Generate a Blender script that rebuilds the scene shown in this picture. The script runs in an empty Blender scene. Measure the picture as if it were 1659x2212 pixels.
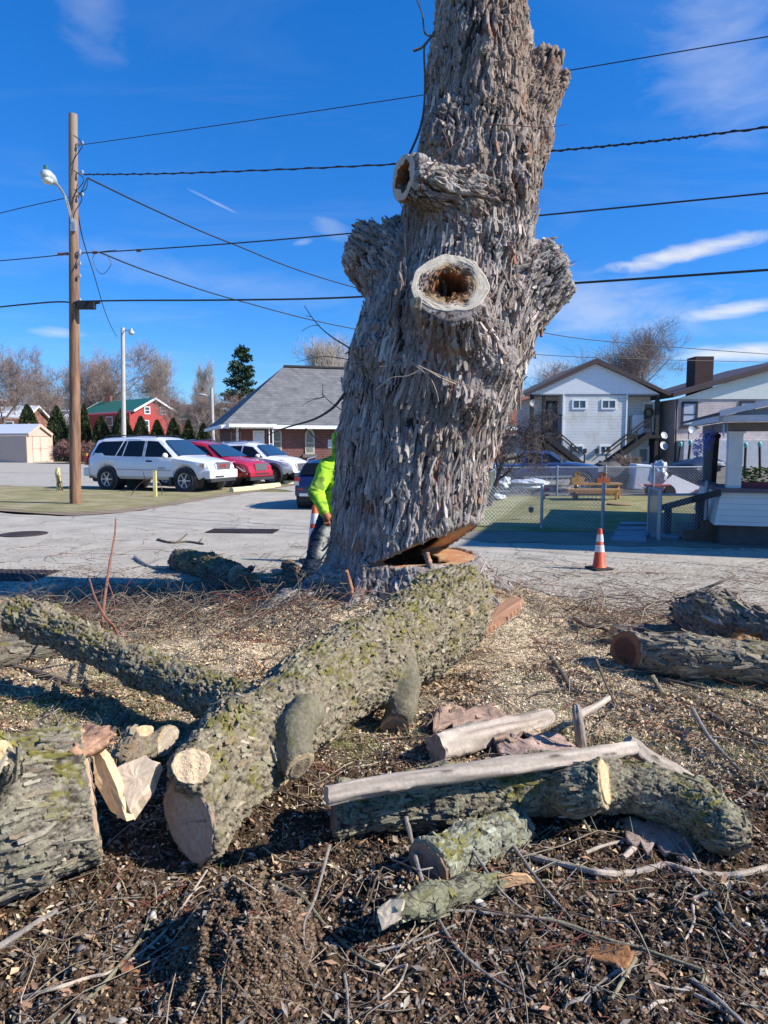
import bpy, bmesh, math, random, numpy as np
from mathutils import Vector, Matrix
sc = bpy.context.scene
COL = sc.collection
PI = math.pi
rad = math.radians
# ------------------------------------------------------------------ camera
CAMZ = 1.65
TILT = rad(5.55)
FPX = 1534.0
cd = bpy.data.cameras.new('camera'); cam = bpy.data.objects.new('camera', cd); COL.objects.link(cam)
cam.location = (0, 0, CAMZ); cam.rotation_euler = (rad(90) - TILT, 0, 0)
cd.sensor_fit = 'VERTICAL'; cd.sensor_height = 36.0; cd.sensor_width = 27.0
cd.lens = 36.0 * FPX / 2212.0
cd.clip_start = 0.05; cd.clip_end = 3000
sc.camera = cam
sc.render.resolution_x = 768; sc.render.resolution_y = 1024
# ------------------------------------------------------------------ sun and sky
SUN_EL, SUN_AZ = rad(36), rad(103)       # azimuth clockwise from +Y: the sun stands to the right
sdir = Vector((math.sin(SUN_AZ)*math.cos(SUN_EL), math.cos(SUN_AZ)*math.cos(SUN_EL), math.sin(SUN_EL)))
sl = bpy.data.lights.new('sun', 'SUN'); sun = bpy.data.objects.new('sun', sl); COL.objects.link(sun)
sl.energy = 5.0; sl.angle = rad(0.53); sl.color = (1.0, 0.955, 0.88)
sun.rotation_euler = sdir.to_track_quat('Z', 'Y').to_euler(); sun.location = (20, 0, 30)
world = bpy.data.worlds.new('World'); sc.world = world; world.use_nodes = True
sc.view_settings.view_transform = 'Standard'; sc.view_settings.look = 'None'
sc.view_settings.exposure = 0.56; sc.view_settings.gamma = 1.0; sc.view_settings.use_curve_mapping = False
sc.cycles.max_bounces = 5; sc.cycles.diffuse_bounces = 2; sc.cycles.glossy_bounces = 2
sc.cycles.transmission_bounces = 3; sc.cycles.transparent_max_bounces = 6
# ------------------------------------------------------------------ node helpers
class NT:
    def __init__(s, tree): s.t = tree; s.n = tree.nodes; s.l = tree.links
    def add(s, typ, **k):
        nd = s.n.new(typ)
        for a, v in k.items():
            if a.startswith('i_'):
                key = a[2:]
                key = int(key) if key.isdigit() else key.replace('_', ' ')
                s.put(nd.inputs[key], v)
            else: setattr(nd, a, v)
        return nd
    def put(s, sock, v):
        if isinstance(v, bpy.types.NodeSocket): s.l.new(v, sock)
        elif isinstance(v, bpy.types.Node): s.l.new(v.outputs[0], sock)
        else: sock.default_value = v
    def math(s, op, a, b=0.0, c=None, clamp=False):
        nd = s.n.new('ShaderNodeMath'); nd.operation = op; nd.use_clamp = clamp
        s.put(nd.inputs[0], a); s.put(nd.inputs[1], b)
        if c is not None: s.put(nd.inputs[2], c)
        return nd.outputs[0]
    def mix(s, f, a, b, mode='MIX'):
        nd = s.n.new('ShaderNodeMix'); nd.data_type = 'RGBA'; nd.blend_type = mode
        s.put(nd.inputs[0], f); s.put(nd.inputs[6], a); s.put(nd.inputs[7], b)
        return nd.outputs[2]
    def ramp(s, f, stops):
        nd = s.n.new('ShaderNodeValToRGB'); s.put(nd.inputs[0], f)
        e = nd.color_ramp.elements
        while len(e) < len(stops): e.new(0.5)
        for i, (p, c) in enumerate(stops):
            e[i].position = p; e[i].color = (*c, 1) if len(c) == 3 else c
        return nd.outputs[0]
    def noise(s, vec, scale, detail=4, rough=0.55, dist=0.0):
        return s.add('ShaderNodeTexNoise', i_Vector=vec, i_Scale=scale, i_Detail=detail, i_Roughness=rough, i_Distortion=dist).outputs[0]
    def mapping(s, vec, scale=(1,1,1), rot=(0,0,0), loc=(0,0,0)):
        return s.add('ShaderNodeMapping', i_Vector=vec, i_Scale=scale, i_Rotation=rot, i_Location=loc).outputs[0]
def c4(c): return (c[0], c[1], c[2], 1.0)
def newmat(name):
    m = bpy.data.materials.new(name); m.use_nodes = True
    t = NT(m.node_tree); b = t.n['Principled BSDF']
    return m, t, b
MATS = {}
def mat(name, color, rough=0.7, metal=0.0, var=0.12, vs=6.0, bump=0.0, bs=40.0, attr=False, spec=0.5, stretch=(1,1,1), dirt=None, coat=0.0):
    """plain painted or weathered surface with broken-up colour"""
    if name in MATS: return MATS[name]
    m, t, b = newmat(name)
    co = t.add('ShaderNodeTexCoord').outputs['Object']
    co = t.mapping(co, stretch)
    base = c4(color)
    if attr: base = t.add('ShaderNodeAttribute', attribute_name='Col').outputs[0]
    if var > 0:
        n = t.noise(co, vs, 5, 0.6)
        f = t.add('ShaderNodeMapRange', i_Value=n, i_From_Min=0.3, i_From_Max=0.7, i_To_Min=1 - var, i_To_Max=1 + var).outputs[0]
        g = t.add('ShaderNodeCombineColor', i_0=f, i_1=f, i_2=f).outputs[0]
        base = t.mix(1.0, base, g, 'MULTIPLY')
    if dirt:
        n = t.noise(co, dirt[1], 6, 0.65)
        base = t.mix(t.add('ShaderNodeMapRange', i_Value=n, i_From_Min=0.52, i_From_Max=0.75).outputs[0], base, c4(dirt[0]))
    t.put(b.inputs['Base Color'], base)
    b.inputs['Roughness'].default_value = rough; b.inputs['Metallic'].default_value = metal
    b.inputs['Specular IOR Level'].default_value = spec
    if coat: b.inputs['Coat Weight'].default_value = coat; b.inputs['Coat Roughness'].default_value = 0.05
    if bump > 0:
        bn = t.add('ShaderNodeBump', i_Height=t.noise(co, bs, 5, 0.6), i_Strength=min(1.0, bump), i_Distance=0.02)
        t.put(b.inputs['Normal'], bn.outputs[0])
    MATS[name] = m
    return m
# ------------------------------------------------------------------ projecting: pixel of a 1659x2212 picture -> world
ct, st = math.cos(TILT), math.sin(TILT)
def ray(u, v):
    a = (u - 829.5)/FPX; c = -(v - 1106.0)/FPX
    return Vector((a, ct + c*st, -st + c*ct))
def G(u, v, z=0.0):
    d = ray(u, v); k = (z - CAMZ)/d.z
    return Vector((d.x*k, d.y*k, z))
def R(u, v, y):
    d = ray(u, v); k = y/d.y
    return Vector((d.x*k, y, CAMZ + d.z*k))
def rest(u, v, rpx, lift=0.0):
    """point whose round section of rpx pixels rests on the ground (plus lift)"""
    r = 0.1
    for _ in range(20):
        p = G(u, v, r + lift); dep = p.y*ct - (p.z - CAMZ)*st
        r = rpx*dep/FPX
        if r + lift > 1.2: r = 1.2 - lift
    return p, r
def rpx(p, px):
    return px*(p.y*ct - (p.z - CAMZ)*st)/FPX
# ------------------------------------------------------------------ object helpers
def tag(o, label=None, cat=None, group=None, kind=None):
    if label: o['label'] = label
    if cat: o['category'] = cat
    if group: o['group'] = group
    if kind: o['kind'] = kind
    return o
def thing(name, label, cat, loc=(0,0,0), rz=0.0, group=None):
    o = bpy.data.objects.new(name, None); COL.objects.link(o)
    o.location = loc; o.rotation_euler = (0, 0, rz); o.empty_display_size = 0.1
    return tag(o, label, cat, group)
def mk(name, V, F, m, parent=None, smooth=False, cols=None, rel=False):
    """link one mesh object; F is an int array (n,3|4) or a list of index lists"""
    me = bpy.data.meshes.new(name)
    V = np.asarray(V, dtype=np.float32).reshape(-1, 3)
    if parent is not None and rel: V = V - np.array(parent.location, dtype=np.float32)
    if isinstance(F, np.ndarray) and F.ndim == 2:
        n, k = F.shape
        me.vertices.add(len(V)); me.vertices.foreach_set('co', V.ravel())
        me.loops.add(n*k); me.loops.foreach_set('vertex_index', F.astype(np.int32).ravel())
        me.polygons.add(n); me.polygons.foreach_set('loop_start', np.arange(n, dtype=np.int32)*k)
        me.update(calc_edges=True)
    else:
        me.from_pydata(V.tolist(), [], [list(map(int, f)) for f in F]); me.update()
    if smooth: me.polygons.foreach_set('use_smooth', np.ones(len(me.polygons), dtype=bool))
    if cols is not None:
        ca = me.color_attributes.new('Col', 'FLOAT_COLOR', 'POINT')
        C = np.ones((len(V), 4), dtype=np.float32); C[:, :3] = cols
        ca.data.foreach_set('color', C.ravel())
    if isinstance(m, (list, tuple)):
        for q in m: me.materials.append(q)
    elif m: me.materials.append(m)
    o = bpy.data.objects.new(name, me); COL.objects.link(o)
    if parent is not None: o.parent = parent
    return o
def copy_tree(o, parent=None):
    c = o.copy(); COL.objects.link(c)
    c.parent = parent
    for ch in list(o.children): copy_tree(ch, c)
    return c
def frame(d):
    d = Vector(d).normalized()
    a = Vector((0, 0, 1)) if abs(d.z) < 0.9 else Vector((1, 0, 0))
    x = d.cross(a).normalized(); y = d.cross(x).normalized()
    return x, y, d
class MB:
    """collects simple shapes into one mesh"""
    def __init__(s): s.v = []; s.f = []
    def add(s, vs, fs):
        b = len(s.v); s.v.extend([tuple(q) for q in vs]); s.f.extend([[i + b for i in q] for q in fs]); return s
    def box(s, c, sz, rz=0.0, rx=0.0, ry=0.0):
        M = Matrix.Rotation(rz, 3, 'Z') @ Matrix.Rotation(ry, 3, 'Y') @ Matrix.Rotation(rx, 3, 'X')
        c = Vector(c); h = Vector(sz)*0.5
        vs = [c + M @ Vector((x*h.x, y*h.y, z*h.z)) for x in (-1, 1) for y in (-1, 1) for z in (-1, 1)]
        return s.add(vs, [(0,1,3,2),(4,6,7,5),(0,4,5,1),(2,3,7,6),(0,2,6,4),(1,5,7,3)])
    def b2(s, a, b):
        a = Vector(a); b = Vector(b); return s.box((a + b)/2, b - a)
    def bar(s, a, b, w, h=None):
        """rectangular bar from a to b"""
        h = h or w; a = Vector(a); b = Vector(b); d = (b - a)
        z = Vector((0,0,1)) if abs(d.normalized().z) < 0.98 else Vector((0,1,0))
        x = d.cross(z).normalized()*w/2; y = x.cross(d).normalized()*h/2
        vs = [p + i*x + j*y for p in (a, b) for i, j in ((-1,-1),(1,-1),(1,1),(-1,1))]
        return s.add(vs, [(0,1,2,3),(7,6,5,4),(0,4,5,1),(1,5,6,2),(2,6,7,3),(3,7,4,0)])
    def cyl(s, a, b, r0, r1=None, n=12, caps=True):
        return s.tube([a, b], [r0, r0 if r1 is None else r1], n, caps)
    def tube(s, P, Rr, n=6, caps=True):
        P = [Vector(p) for p in P]
        if not isinstance(Rr, (list, tuple, np.ndarray)): Rr = [Rr]*len(P)
        vs = []; px = None
        for i, p in enumerate(P):
            d = (P[min(i+1, len(P)-1)] - P[max(i-1, 0)])
            if d.length < 1e-9: d = Vector((0,0,1))
            d.normalize()
            if px is None: x, y, _ = frame(d)
            else:
                x = px - d*px.dot(d)
                x = x.normalized() if x.length > 1e-6 else frame(d)[0]
                y = d.cross(x)
            px = x
            for k in range(n):
                a = 2*PI*k/n; vs.append(p + (x*math.cos(a) + y*math.sin(a))*Rr[i])
        fs = [(i*n + k, i*n + (k+1) % n, (i+1)*n + (k+1) % n, (i+1)*n + k) for i in range(len(P)-1) for k in range(n)]
        if caps: fs += [tuple(range(n))[::-1], tuple(range((len(P)-1)*n, len(P)*n))]
        return s.add(vs, fs)
    def prism(s, poly, a, b, axis='y'):
        """extrude a 2-D polygon between a and b along an axis; poly is (x,z), (y,z) or (x,y)"""
        def pt(q, t):
            return {'y': (q[0], t, q[1]), 'x': (t, q[0], q[1]), 'z': (q[0], q[1], t)}[axis]
        n = len(poly)
        vs = [pt(q, a) for q in poly] + [pt(q, b) for q in poly]
        fs = [tuple(range(n))[::-1], tuple(range(n, 2*n))] + [(i, (i+1) % n, n + (i+1) % n, n + i) for i in range(n)]
        return s.add(vs, fs)
    def lathe(s, prof, c=(0,0,0), n=20, caps=True):
        vs = [(c[0] + r*math.cos(2*PI*k/n), c[1] + r*math.sin(2*PI*k/n), c[2] + z) for r, z in prof for k in range(n)]
        fs = [(i*n + k, i*n + (k+1) % n, (i+1)*n + (k+1) % n, (i+1)*n + k) for i in range(len(prof)-1) for k in range(n)]
        if caps: fs += [tuple(range(n))[::-1], tuple(range((len(prof)-1)*n, len(prof)*n))]
        return s.add(vs, fs)
    def quad(s, a, b, c, d): return s.add([a, b, c, d], [(0,1,2,3)])
    def ell(s, c, r, n=10, m=7):
        pr = [(math.sin(PI*(i+0.02)/(m+0.04)), -math.cos(PI*(i+0.02)/(m+0.04))) for i in range(m+1)]
        vs = [(c[0] + r[0]*q*math.cos(2*PI*k/n), c[1] + r[1]*q*math.sin(2*PI*k/n), c[2] + r[2]*z) for q, z in pr for k in range(n)]
        fs = [(i*n + k, i*n + (k+1) % n, (i+1)*n + (k+1) % n, (i+1)*n + k) for i in range(m) for k in range(n)]
        return s.add(vs, fs + [tuple(range(n))[::-1], tuple(range(m*n, (m+1)*n))])
    def build(s, name, m, parent=None, smooth=False, rel=False, bevel=0.0):
        o = mk(name, s.v, s.f, m, parent, smooth, rel=rel)
        if bevel:
            bv = o.modifiers.new('b', 'BEVEL'); bv.width = bevel; bv.segments = 2; bv.limit_method = 'ANGLE'
        if smooth: smooth_angle(o)
        return o
def smooth_angle(o, ang=40):
    me = o.data
    ca = math.cos(rad(ang))
    bm = bmesh.new(); bm.from_mesh(me)
    bmesh.ops.recalc_face_normals(bm, faces=bm.faces)
    for e in bm.edges:
        if len(e.link_faces) == 2: e.smooth = e.link_faces[0].normal.dot(e.link_faces[1].normal) > ca
    bm.to_mesh(me); bm.free()
# ------------------------------------------------------------------ numpy noise
_rs = np.random.RandomState(7)
_perm = np.concatenate([_rs.permutation(256)]*3).astype(np.int32)
_g3 = _rs.normal(size=(256, 3)).astype(np.float32); _g3 /= np.linalg.norm(_g3, axis=1)[:, None]
def perlin(P):
    P = np.asarray(P, dtype=np.float32); I = np.floor(P).astype(np.int32); f = P - I; I &= 255
    u = f*f*f*(f*(f*6 - 15) + 10); out = 0
    for dx in (0, 1):
        wx = u[:, 0] if dx else 1 - u[:, 0]
        for dy in (0, 1):
            wy = u[:, 1] if dy else 1 - u[:, 1]
            for dz in (0, 1):
                wz = u[:, 2] if dz else 1 - u[:, 2]
                h = _perm[_perm[_perm[I[:, 0] + dx] + I[:, 1] + dy] + I[:, 2] + dz]
                g = _g3[h]
                out = out + wx*wy*wz*(g[:, 0]*(f[:, 0]-dx) + g[:, 1]*(f[:, 1]-dy) + g[:, 2]*(f[:, 2]-dz))
    return out*1.6
def fbm(P, oct=4, lac=2.03, gain=0.5):
    P = np.asarray(P, dtype=np.float32); a = 1.0; s = 0; o = 0.0
    for i in range(oct):
        s = s + a*perlin(P + o); P = P*lac; a *= gain; o += 17.3
    return s
_cell = _rs.rand(256, 3).astype(np.float32)
def worley(P):
    """F1, F2, random id in 0..1, offset from the cell point"""
    P = np.asarray(P, dtype=np.float32); I = np.floor(P).astype(np.int32); f = P - I; I &= 255
    N = len(P); F1 = np.full(N, 9, np.float32); F2 = F1.copy(); ID = np.zeros(N, np.int32); D = np.zeros((N, 3), np.float32)
    for dx in (-1, 0, 1):
        for dy in (-1, 0, 1):
            for dz in (-1, 0, 1):
                h = _perm[_perm[_perm[(I[:, 0] + dx) & 255] + ((I[:, 1] + dy) & 255)] + ((I[:, 2] + dz) & 255)]
                o = f - _cell[h] - np.array((dx, dy, dz), np.float32)
                d = np.sqrt((o*o).sum(1)); c = d < F1
                F2 = np.where(c, F1, np.minimum(F2, d)); F1 = np.where(c, d, F1)
                ID = np.where(c, h, ID); D[c] = o[c]
    return F1, F2, _cell[ID, 0], D
def sstep(x, a, b):
    t = np.clip((x - a)/(b - a), 0, 1); return t*t*(3 - 2*t)
# ------------------------------------------------------------------ signed distance sculpting
def roundcone(P, a, b, ra, rb):
    a = np.array(a, np.float32); b = np.array(b, np.float32); d = b - a; L2 = float((d*d).sum()) + 1e-9
    t = np.clip(((P - a) @ d)/L2, 0, 1)
    q = P - a - t[..., None]*d
    return np.sqrt((q*q).sum(-1)) - (ra + (rb - ra)*t)
def smin(a, b, k):
    h = np.clip(0.5 + 0.5*(b - a)/k, 0, 1); return b + (a - b)*h - k*h*(1 - h)
class SDF:
    """limbs = [dict(n=[(x,y,z,r)...], cut=[(point, normal)], k=blend)]; subtract afterwards with sub()"""
    def __init__(s, lo, hi, vox):
        s.vox = vox; s.lo = np.array(lo, np.float32)
        s.n = np.ceil((np.array(hi) - s.lo)/vox).astype(int) + 1
        s.D = np.full(s.n, 1.0, np.float32)
    def box(s, nodes, m):
        n = np.array([q[:3] for q in nodes], np.float32); r = np.array([q[3] for q in nodes])
        a = ((n - r[:, None]).min(0) - m - s.lo)/s.vox; b = ((n + r[:, None]).max(0) + m - s.lo)/s.vox
        a = np.clip(np.floor(a).astype(int), 0, s.n - 1); b = np.clip(np.ceil(b).astype(int) + 1, 1, s.n)
        sl_ = tuple(slice(i, max(j, i+1)) for i, j in zip(a, b))
        ax = [s.lo[i] + s.vox*np.arange(sl_[i].start, sl_[i].stop, dtype=np.float32) for i in range(3)]
        return sl_, np.stack(np.meshgrid(*ax, indexing='ij'), -1)
    def limb(s, nodes, k=0.1, cut=(), ks=0.05):
        sl_, P = s.box(nodes, k + 3*s.vox)
        d = None
        for a, b in zip(nodes[:-1], nodes[1:]):
            e = roundcone(P, a[:3], b[:3], a[3], b[3]); d = e if d is None else smin(d, e, ks)
        for c, n in cut:
            n = np.array(n, np.float32); n /= np.linalg.norm(n); d = np.maximum(d, (P - np.array(c, np.float32)) @ n)
        s.D[sl_] = smin(s.D[sl_], d, k)
    def sub(s, nodes, k=0.02, cut=()):
        sl_, P = s.box(nodes, 3*s.vox); d = None
        for a, b in zip(nodes[:-1], nodes[1:]):
            e = roundcone(P, a[:3], b[:3], a[3], b[3]); d = e if d is None else np.minimum(d, e)
        for c, n in cut:
            n = np.array(n, np.float32); n /= np.linalg.norm(n); d = np.maximum(d, (P - np.array(c, np.float32)) @ n)
        s.D[sl_] = -smin(-s.D[sl_], d, k)
    def mesh(s):
        return surfnet(s.D, s.lo, s.vox)
def surfnet(D, lo, vox):
    D = D.copy(); D[0] = D[-1] = 1; D[:, 0] = D[:, -1] = 1; D[:, :, 0] = D[:, :, -1] = 1
    S = D < 0; nx, ny, nz = D.shape
    c = np.zeros((nx-1, ny-1, nz-1), np.int8)
    for i in (0, 1):
        for j in (0, 1):
            for k in (0, 1): c += S[i:nx-1+i, j:ny-1+j, k:nz-1+k]
    act = (c > 0) & (c < 8); A = np.argwhere(act); N = len(A)
    idx = np.full(act.shape, -1, np.int32); idx[A[:, 0], A[:, 1], A[:, 2]] = np.arange(N)
    acc = np.zeros((N, 3), np.float32); cnt = np.zeros(N, np.float32)
    cor = [(i, j, k) for i in (0, 1) for j in (0, 1) for k in (0, 1)]
    val = {q: D[A[:, 0]+q[0], A[:, 1]+q[1], A[:, 2]+q[2]] for q in cor}
    for q in cor:
        for ax in range(3):
            if q[ax]: continue
            r = list(q); r[ax] = 1; r = tuple(r)
            a, b = val[q], val[r]; x = (a < 0) != (b < 0)
            t = np.where(x, a/np.where(x, a - b, 1), 0)
            p = np.tile(np.array(q, np.float32), (N, 1)); p[:, ax] += t
            acc[x] += p[x]; cnt += x
    V = (A + acc/cnt[:, None])*vox + lo
    F = []
    for ax in range(3):
        sh = [slice(1, -1)]*3; sh[ax] = slice(0, -1); sh2 = list(sh); sh2[ax] = slice(1, None)
        a = S[tuple(sh)]; b = S[tuple(sh2)]; E = np.argwhere(a != b)
        off = np.ones(3, int); off[ax] = 0; E = E + off
        ins = S[E[:, 0], E[:, 1], E[:, 2]]
        u, v = (ax+1) % 3, (ax+2) % 3
        def at(du, dv):
            q = E.copy(); q[:, u] -= du; q[:, v] -= dv; return idx[q[:, 0], q[:, 1], q[:, 2]]
        Q = np.stack([at(1, 1), at(0, 1), at(0, 0), at(1, 0)], 1)
        Q[~ins] = Q[~ins][:, ::-1]; F.append(Q)
    F = np.concatenate(F); F = F[(F >= 0).all(1)]
    return V.astype(np.float32), F
def vnormals(V, F):
    if F.shape[1] == 4: n = np.cross(V[F[:, 2]] - V[F[:, 0]], V[F[:, 3]] - V[F[:, 1]])
    else: n = np.cross(V[F[:, 1]] - V[F[:, 0]], V[F[:, 2]] - V[F[:, 0]])
    N = np.zeros_like(V)
    for k in range(F.shape[1]):
        for a in range(3): N[:, a] += np.bincount(F[:, k], n[:, a], len(V))
    return N/(np.linalg.norm(N, axis=1)[:, None] + 1e-9)
def relax(V, F, it=1, w=0.5):
    for _ in range(it):
        S = np.zeros_like(V); c = np.zeros(len(V), np.float32)
        for k in range(4):
            a = F[:, k]; b = F[:, (k+1) % 4]
            for x in range(3): S[:, x] += np.bincount(a, V[b, x], len(V)) + np.bincount(b, V[a, x], len(V))
            c += np.bincount(a, minlength=len(V)) + np.bincount(b, minlength=len(V))
        V = V*(1-w) + w*S/c[:, None]
    return V.astype(np.float32)
def subdiv(V, F):
    """split each quad in four (linear)"""
    n = len(V); E = np.concatenate([np.stack([F[:, k], F[:, (k+1) % 4]], 1) for k in range(4)])
    E = np.sort(E, 1).astype(np.int64); key = E[:, 0]*n + E[:, 1]; uq, inv = np.unique(key, return_inverse=True)
    ev = (V[uq//n] + V[uq % n])/2; fc = V[F].mean(1); m = len(F)
    e = [n + inv[k*m:(k+1)*m] for k in range(4)]; c = n + len(uq) + np.arange(m)
    Q = np.concatenate([np.stack([F[:, 0], e[0], c, e[3]], 1), np.stack([e[0], F[:, 1], e[1], c], 1),
                        np.stack([c, e[1], F[:, 2], e[2]], 1), np.stack([e[3], c, e[2], F[:, 3]], 1)])
    return np.concatenate([V, ev, fc]).astype(np.float32), Q
def limbdir(V, limbs, soft=0.08):
    """unit direction of the nearest limb at each vertex and the arc position along it"""
    best = np.full(len(V), 9.0, np.float32); Dv = np.zeros((len(V), 3), np.float32); K = np.zeros(len(V), np.float32); W = np.zeros((len(V), 3), np.float32); ws = np.zeros(len(V), np.float32)
    for li, nodes in enumerate(limbs):
        for a, b in zip(nodes[:-1], nodes[1:]):
            d = np.array(b[:3]) - np.array(a[:3]); d = d/np.linalg.norm(d)
            e = roundcone(V, a[:3], b[:3], a[3], b[3]); w = np.exp(-np.clip(e, -0.2, 1)/soft)
            W += w[:, None]*d; ws += w
            m = e < best; best[m] = e[m]; K[m] = li
    W /= np.linalg.norm(W, axis=1)[:, None] + 1e-9
    return W.astype(np.float32), K
# ------------------------------------------------------------------ sky with thin winter clouds
def make_world():
    t = NT(world.node_tree); t.n.clear()
    sky = t.add('ShaderNodeTexSky', sky_type='NISHITA'); sky.sun_disc = False
    sky.sun_elevation = SUN_EL; sky.sun_rotation = SUN_AZ
    sky.altitude = 900; sky.air_density = 1.0; sky.dust_density = 0.25; sky.ozone_density = 2.2
    co = t.add('ShaderNodeTexCoord').outputs['Generated']
    sep = t.add('ShaderNodeSeparateXYZ', i_Vector=co)
    x, y, z = sep.outputs
    zz = t.math('MAXIMUM', z, 0.02)
    # a clear, dust-free winter sky: cool the low band
    tint = t.ramp(t.add('ShaderNodeMapRange', i_Value=z, i_From_Min=-0.05, i_From_Max=0.6).outputs[0], [(0.0, (0.54, 0.74, 1.0)), (0.12, (0.46, 0.70, 1.05)), (0.35, (0.33, 0.68, 1.14)), (1.0, (0.31, 0.84, 1.46))])
    cool = t.mix(1.0, sky.outputs[0], tint, 'MULTIPLY')
    hsv = t.add('ShaderNodeHueSaturation', i_Color=cool, i_Saturation=1.05, i_Value=1.42, i_Hue=0.5)
    # stretch like a flat cloud layer
    u = t.math('DIVIDE', x, t.math('ADD', zz, 0.12)); v = t.math('DIVIDE', y, t.math('ADD', zz, 0.12))
    uv = t.add('ShaderNodeCombineXYZ', i_0=u, i_1=v, i_2=0.0).outputs[0]
    wisp = t.noise(t.mapping(uv, (0.55, 1.3, 1), (0, 0, 0.35)), 2.2, 8, 0.62, 0.6)
    fine = t.noise(t.mapping(co, (14, 10, 40), (0, 0.22, 0)), 1.0, 8, 0.62, 0.5)
    dens = 0.0
    def puff(uu, vv, su, sv, amt, tilt=0.0):
        """one cloud at a sky direction"""
        nonlocal dens
        d = ray(uu, vv).normalized(); az = math.atan2(d.x, d.y)
        a = t.math('SUBTRACT', t.math('ARCTAN2', x, y), az)
        e = t.math('SUBTRACT', z, d.z)
        a2 = t.math('SUBTRACT', t.math('MULTIPLY', a, math.cos(tilt)), t.math('MULTIPLY', e, -math.sin(tilt)))
        e2 = t.math('ADD', t.math('MULTIPLY', a, -math.sin(tilt)), t.math('MULTIPLY', e, math.cos(tilt)))
        q = t.math('ADD', t.math('POWER', t.math('DIVIDE', a2, su/FPX), 2.0), t.math('POWER', t.math('DIVIDE', e2, sv/FPX), 2.0))
        g = t.math('EXPONENT', t.math('MULTIPLY', q, -1.0))
        m = t.add('ShaderNodeMapRange', i_Value=t.math('ADD', t.math('MULTIPLY', g, 0.5), t.math('MULTIPLY', fine, 0.75)), i_From_Min=0.52, i_From_Max=0.95, i_To_Min=0.0, i_To_Max=amt).outputs[0]
        m = t.math('MULTIPLY', m, t.math('MINIMUM', t.math('MULTIPLY', g, 3.0), 1.0))
        dens = t.math('MAXIMUM', dens, m)
    puff(1480, 548, 150, 17, 1.15, 0.12); puff(1590, 670, 95, 16, 1.0, 0.06); puff(1600, 762, 120, 17, 1.0)
    puff(1260, 660, 260, 60, 0.4, -0.1); puff(1560, 120, 150, 120, 0.26, -0.5); puff(205, 30, 70, 60, 0.16, -0.6)
    puff(120, 720, 50, 12, 0.5); puff(715, 490, 50, 22, 0.28, -0.3); puff(1150, 790, 90, 40, 0.5); puff(655, 522, 22, 7, 0.3, 0.2)
    puff(430, 600, 380, 40, 0.13, -0.12); puff(470, 440, 60, 3, 0.35, -0.35)
    low = t.add('ShaderNodeMapRange', i_Value=z, i_From_Min=0.0, i_From_Max=0.5, i_To_Min=1.0, i_To_Max=0.35).outputs[0]
    haze = t.add('ShaderNodeMapRange', i_Value=wisp, i_From_Min=0.5, i_From_Max=0.8, i_To_Min=0.0, i_To_Max=0.13).outputs[0]
    dens = t.math('MAXIMUM', dens, t.math('MULTIPLY', haze, low), clamp=True)
    colr = t.mix(dens, hsv.outputs[0], (7.6, 7.9, 8.4, 1))
    bg = t.add('ShaderNodeBackground', i_Color=colr, i_Strength=0.077)
    out = t.add('ShaderNodeOutputWorld'); t.put(out.inputs[0], bg)
make_world()
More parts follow.
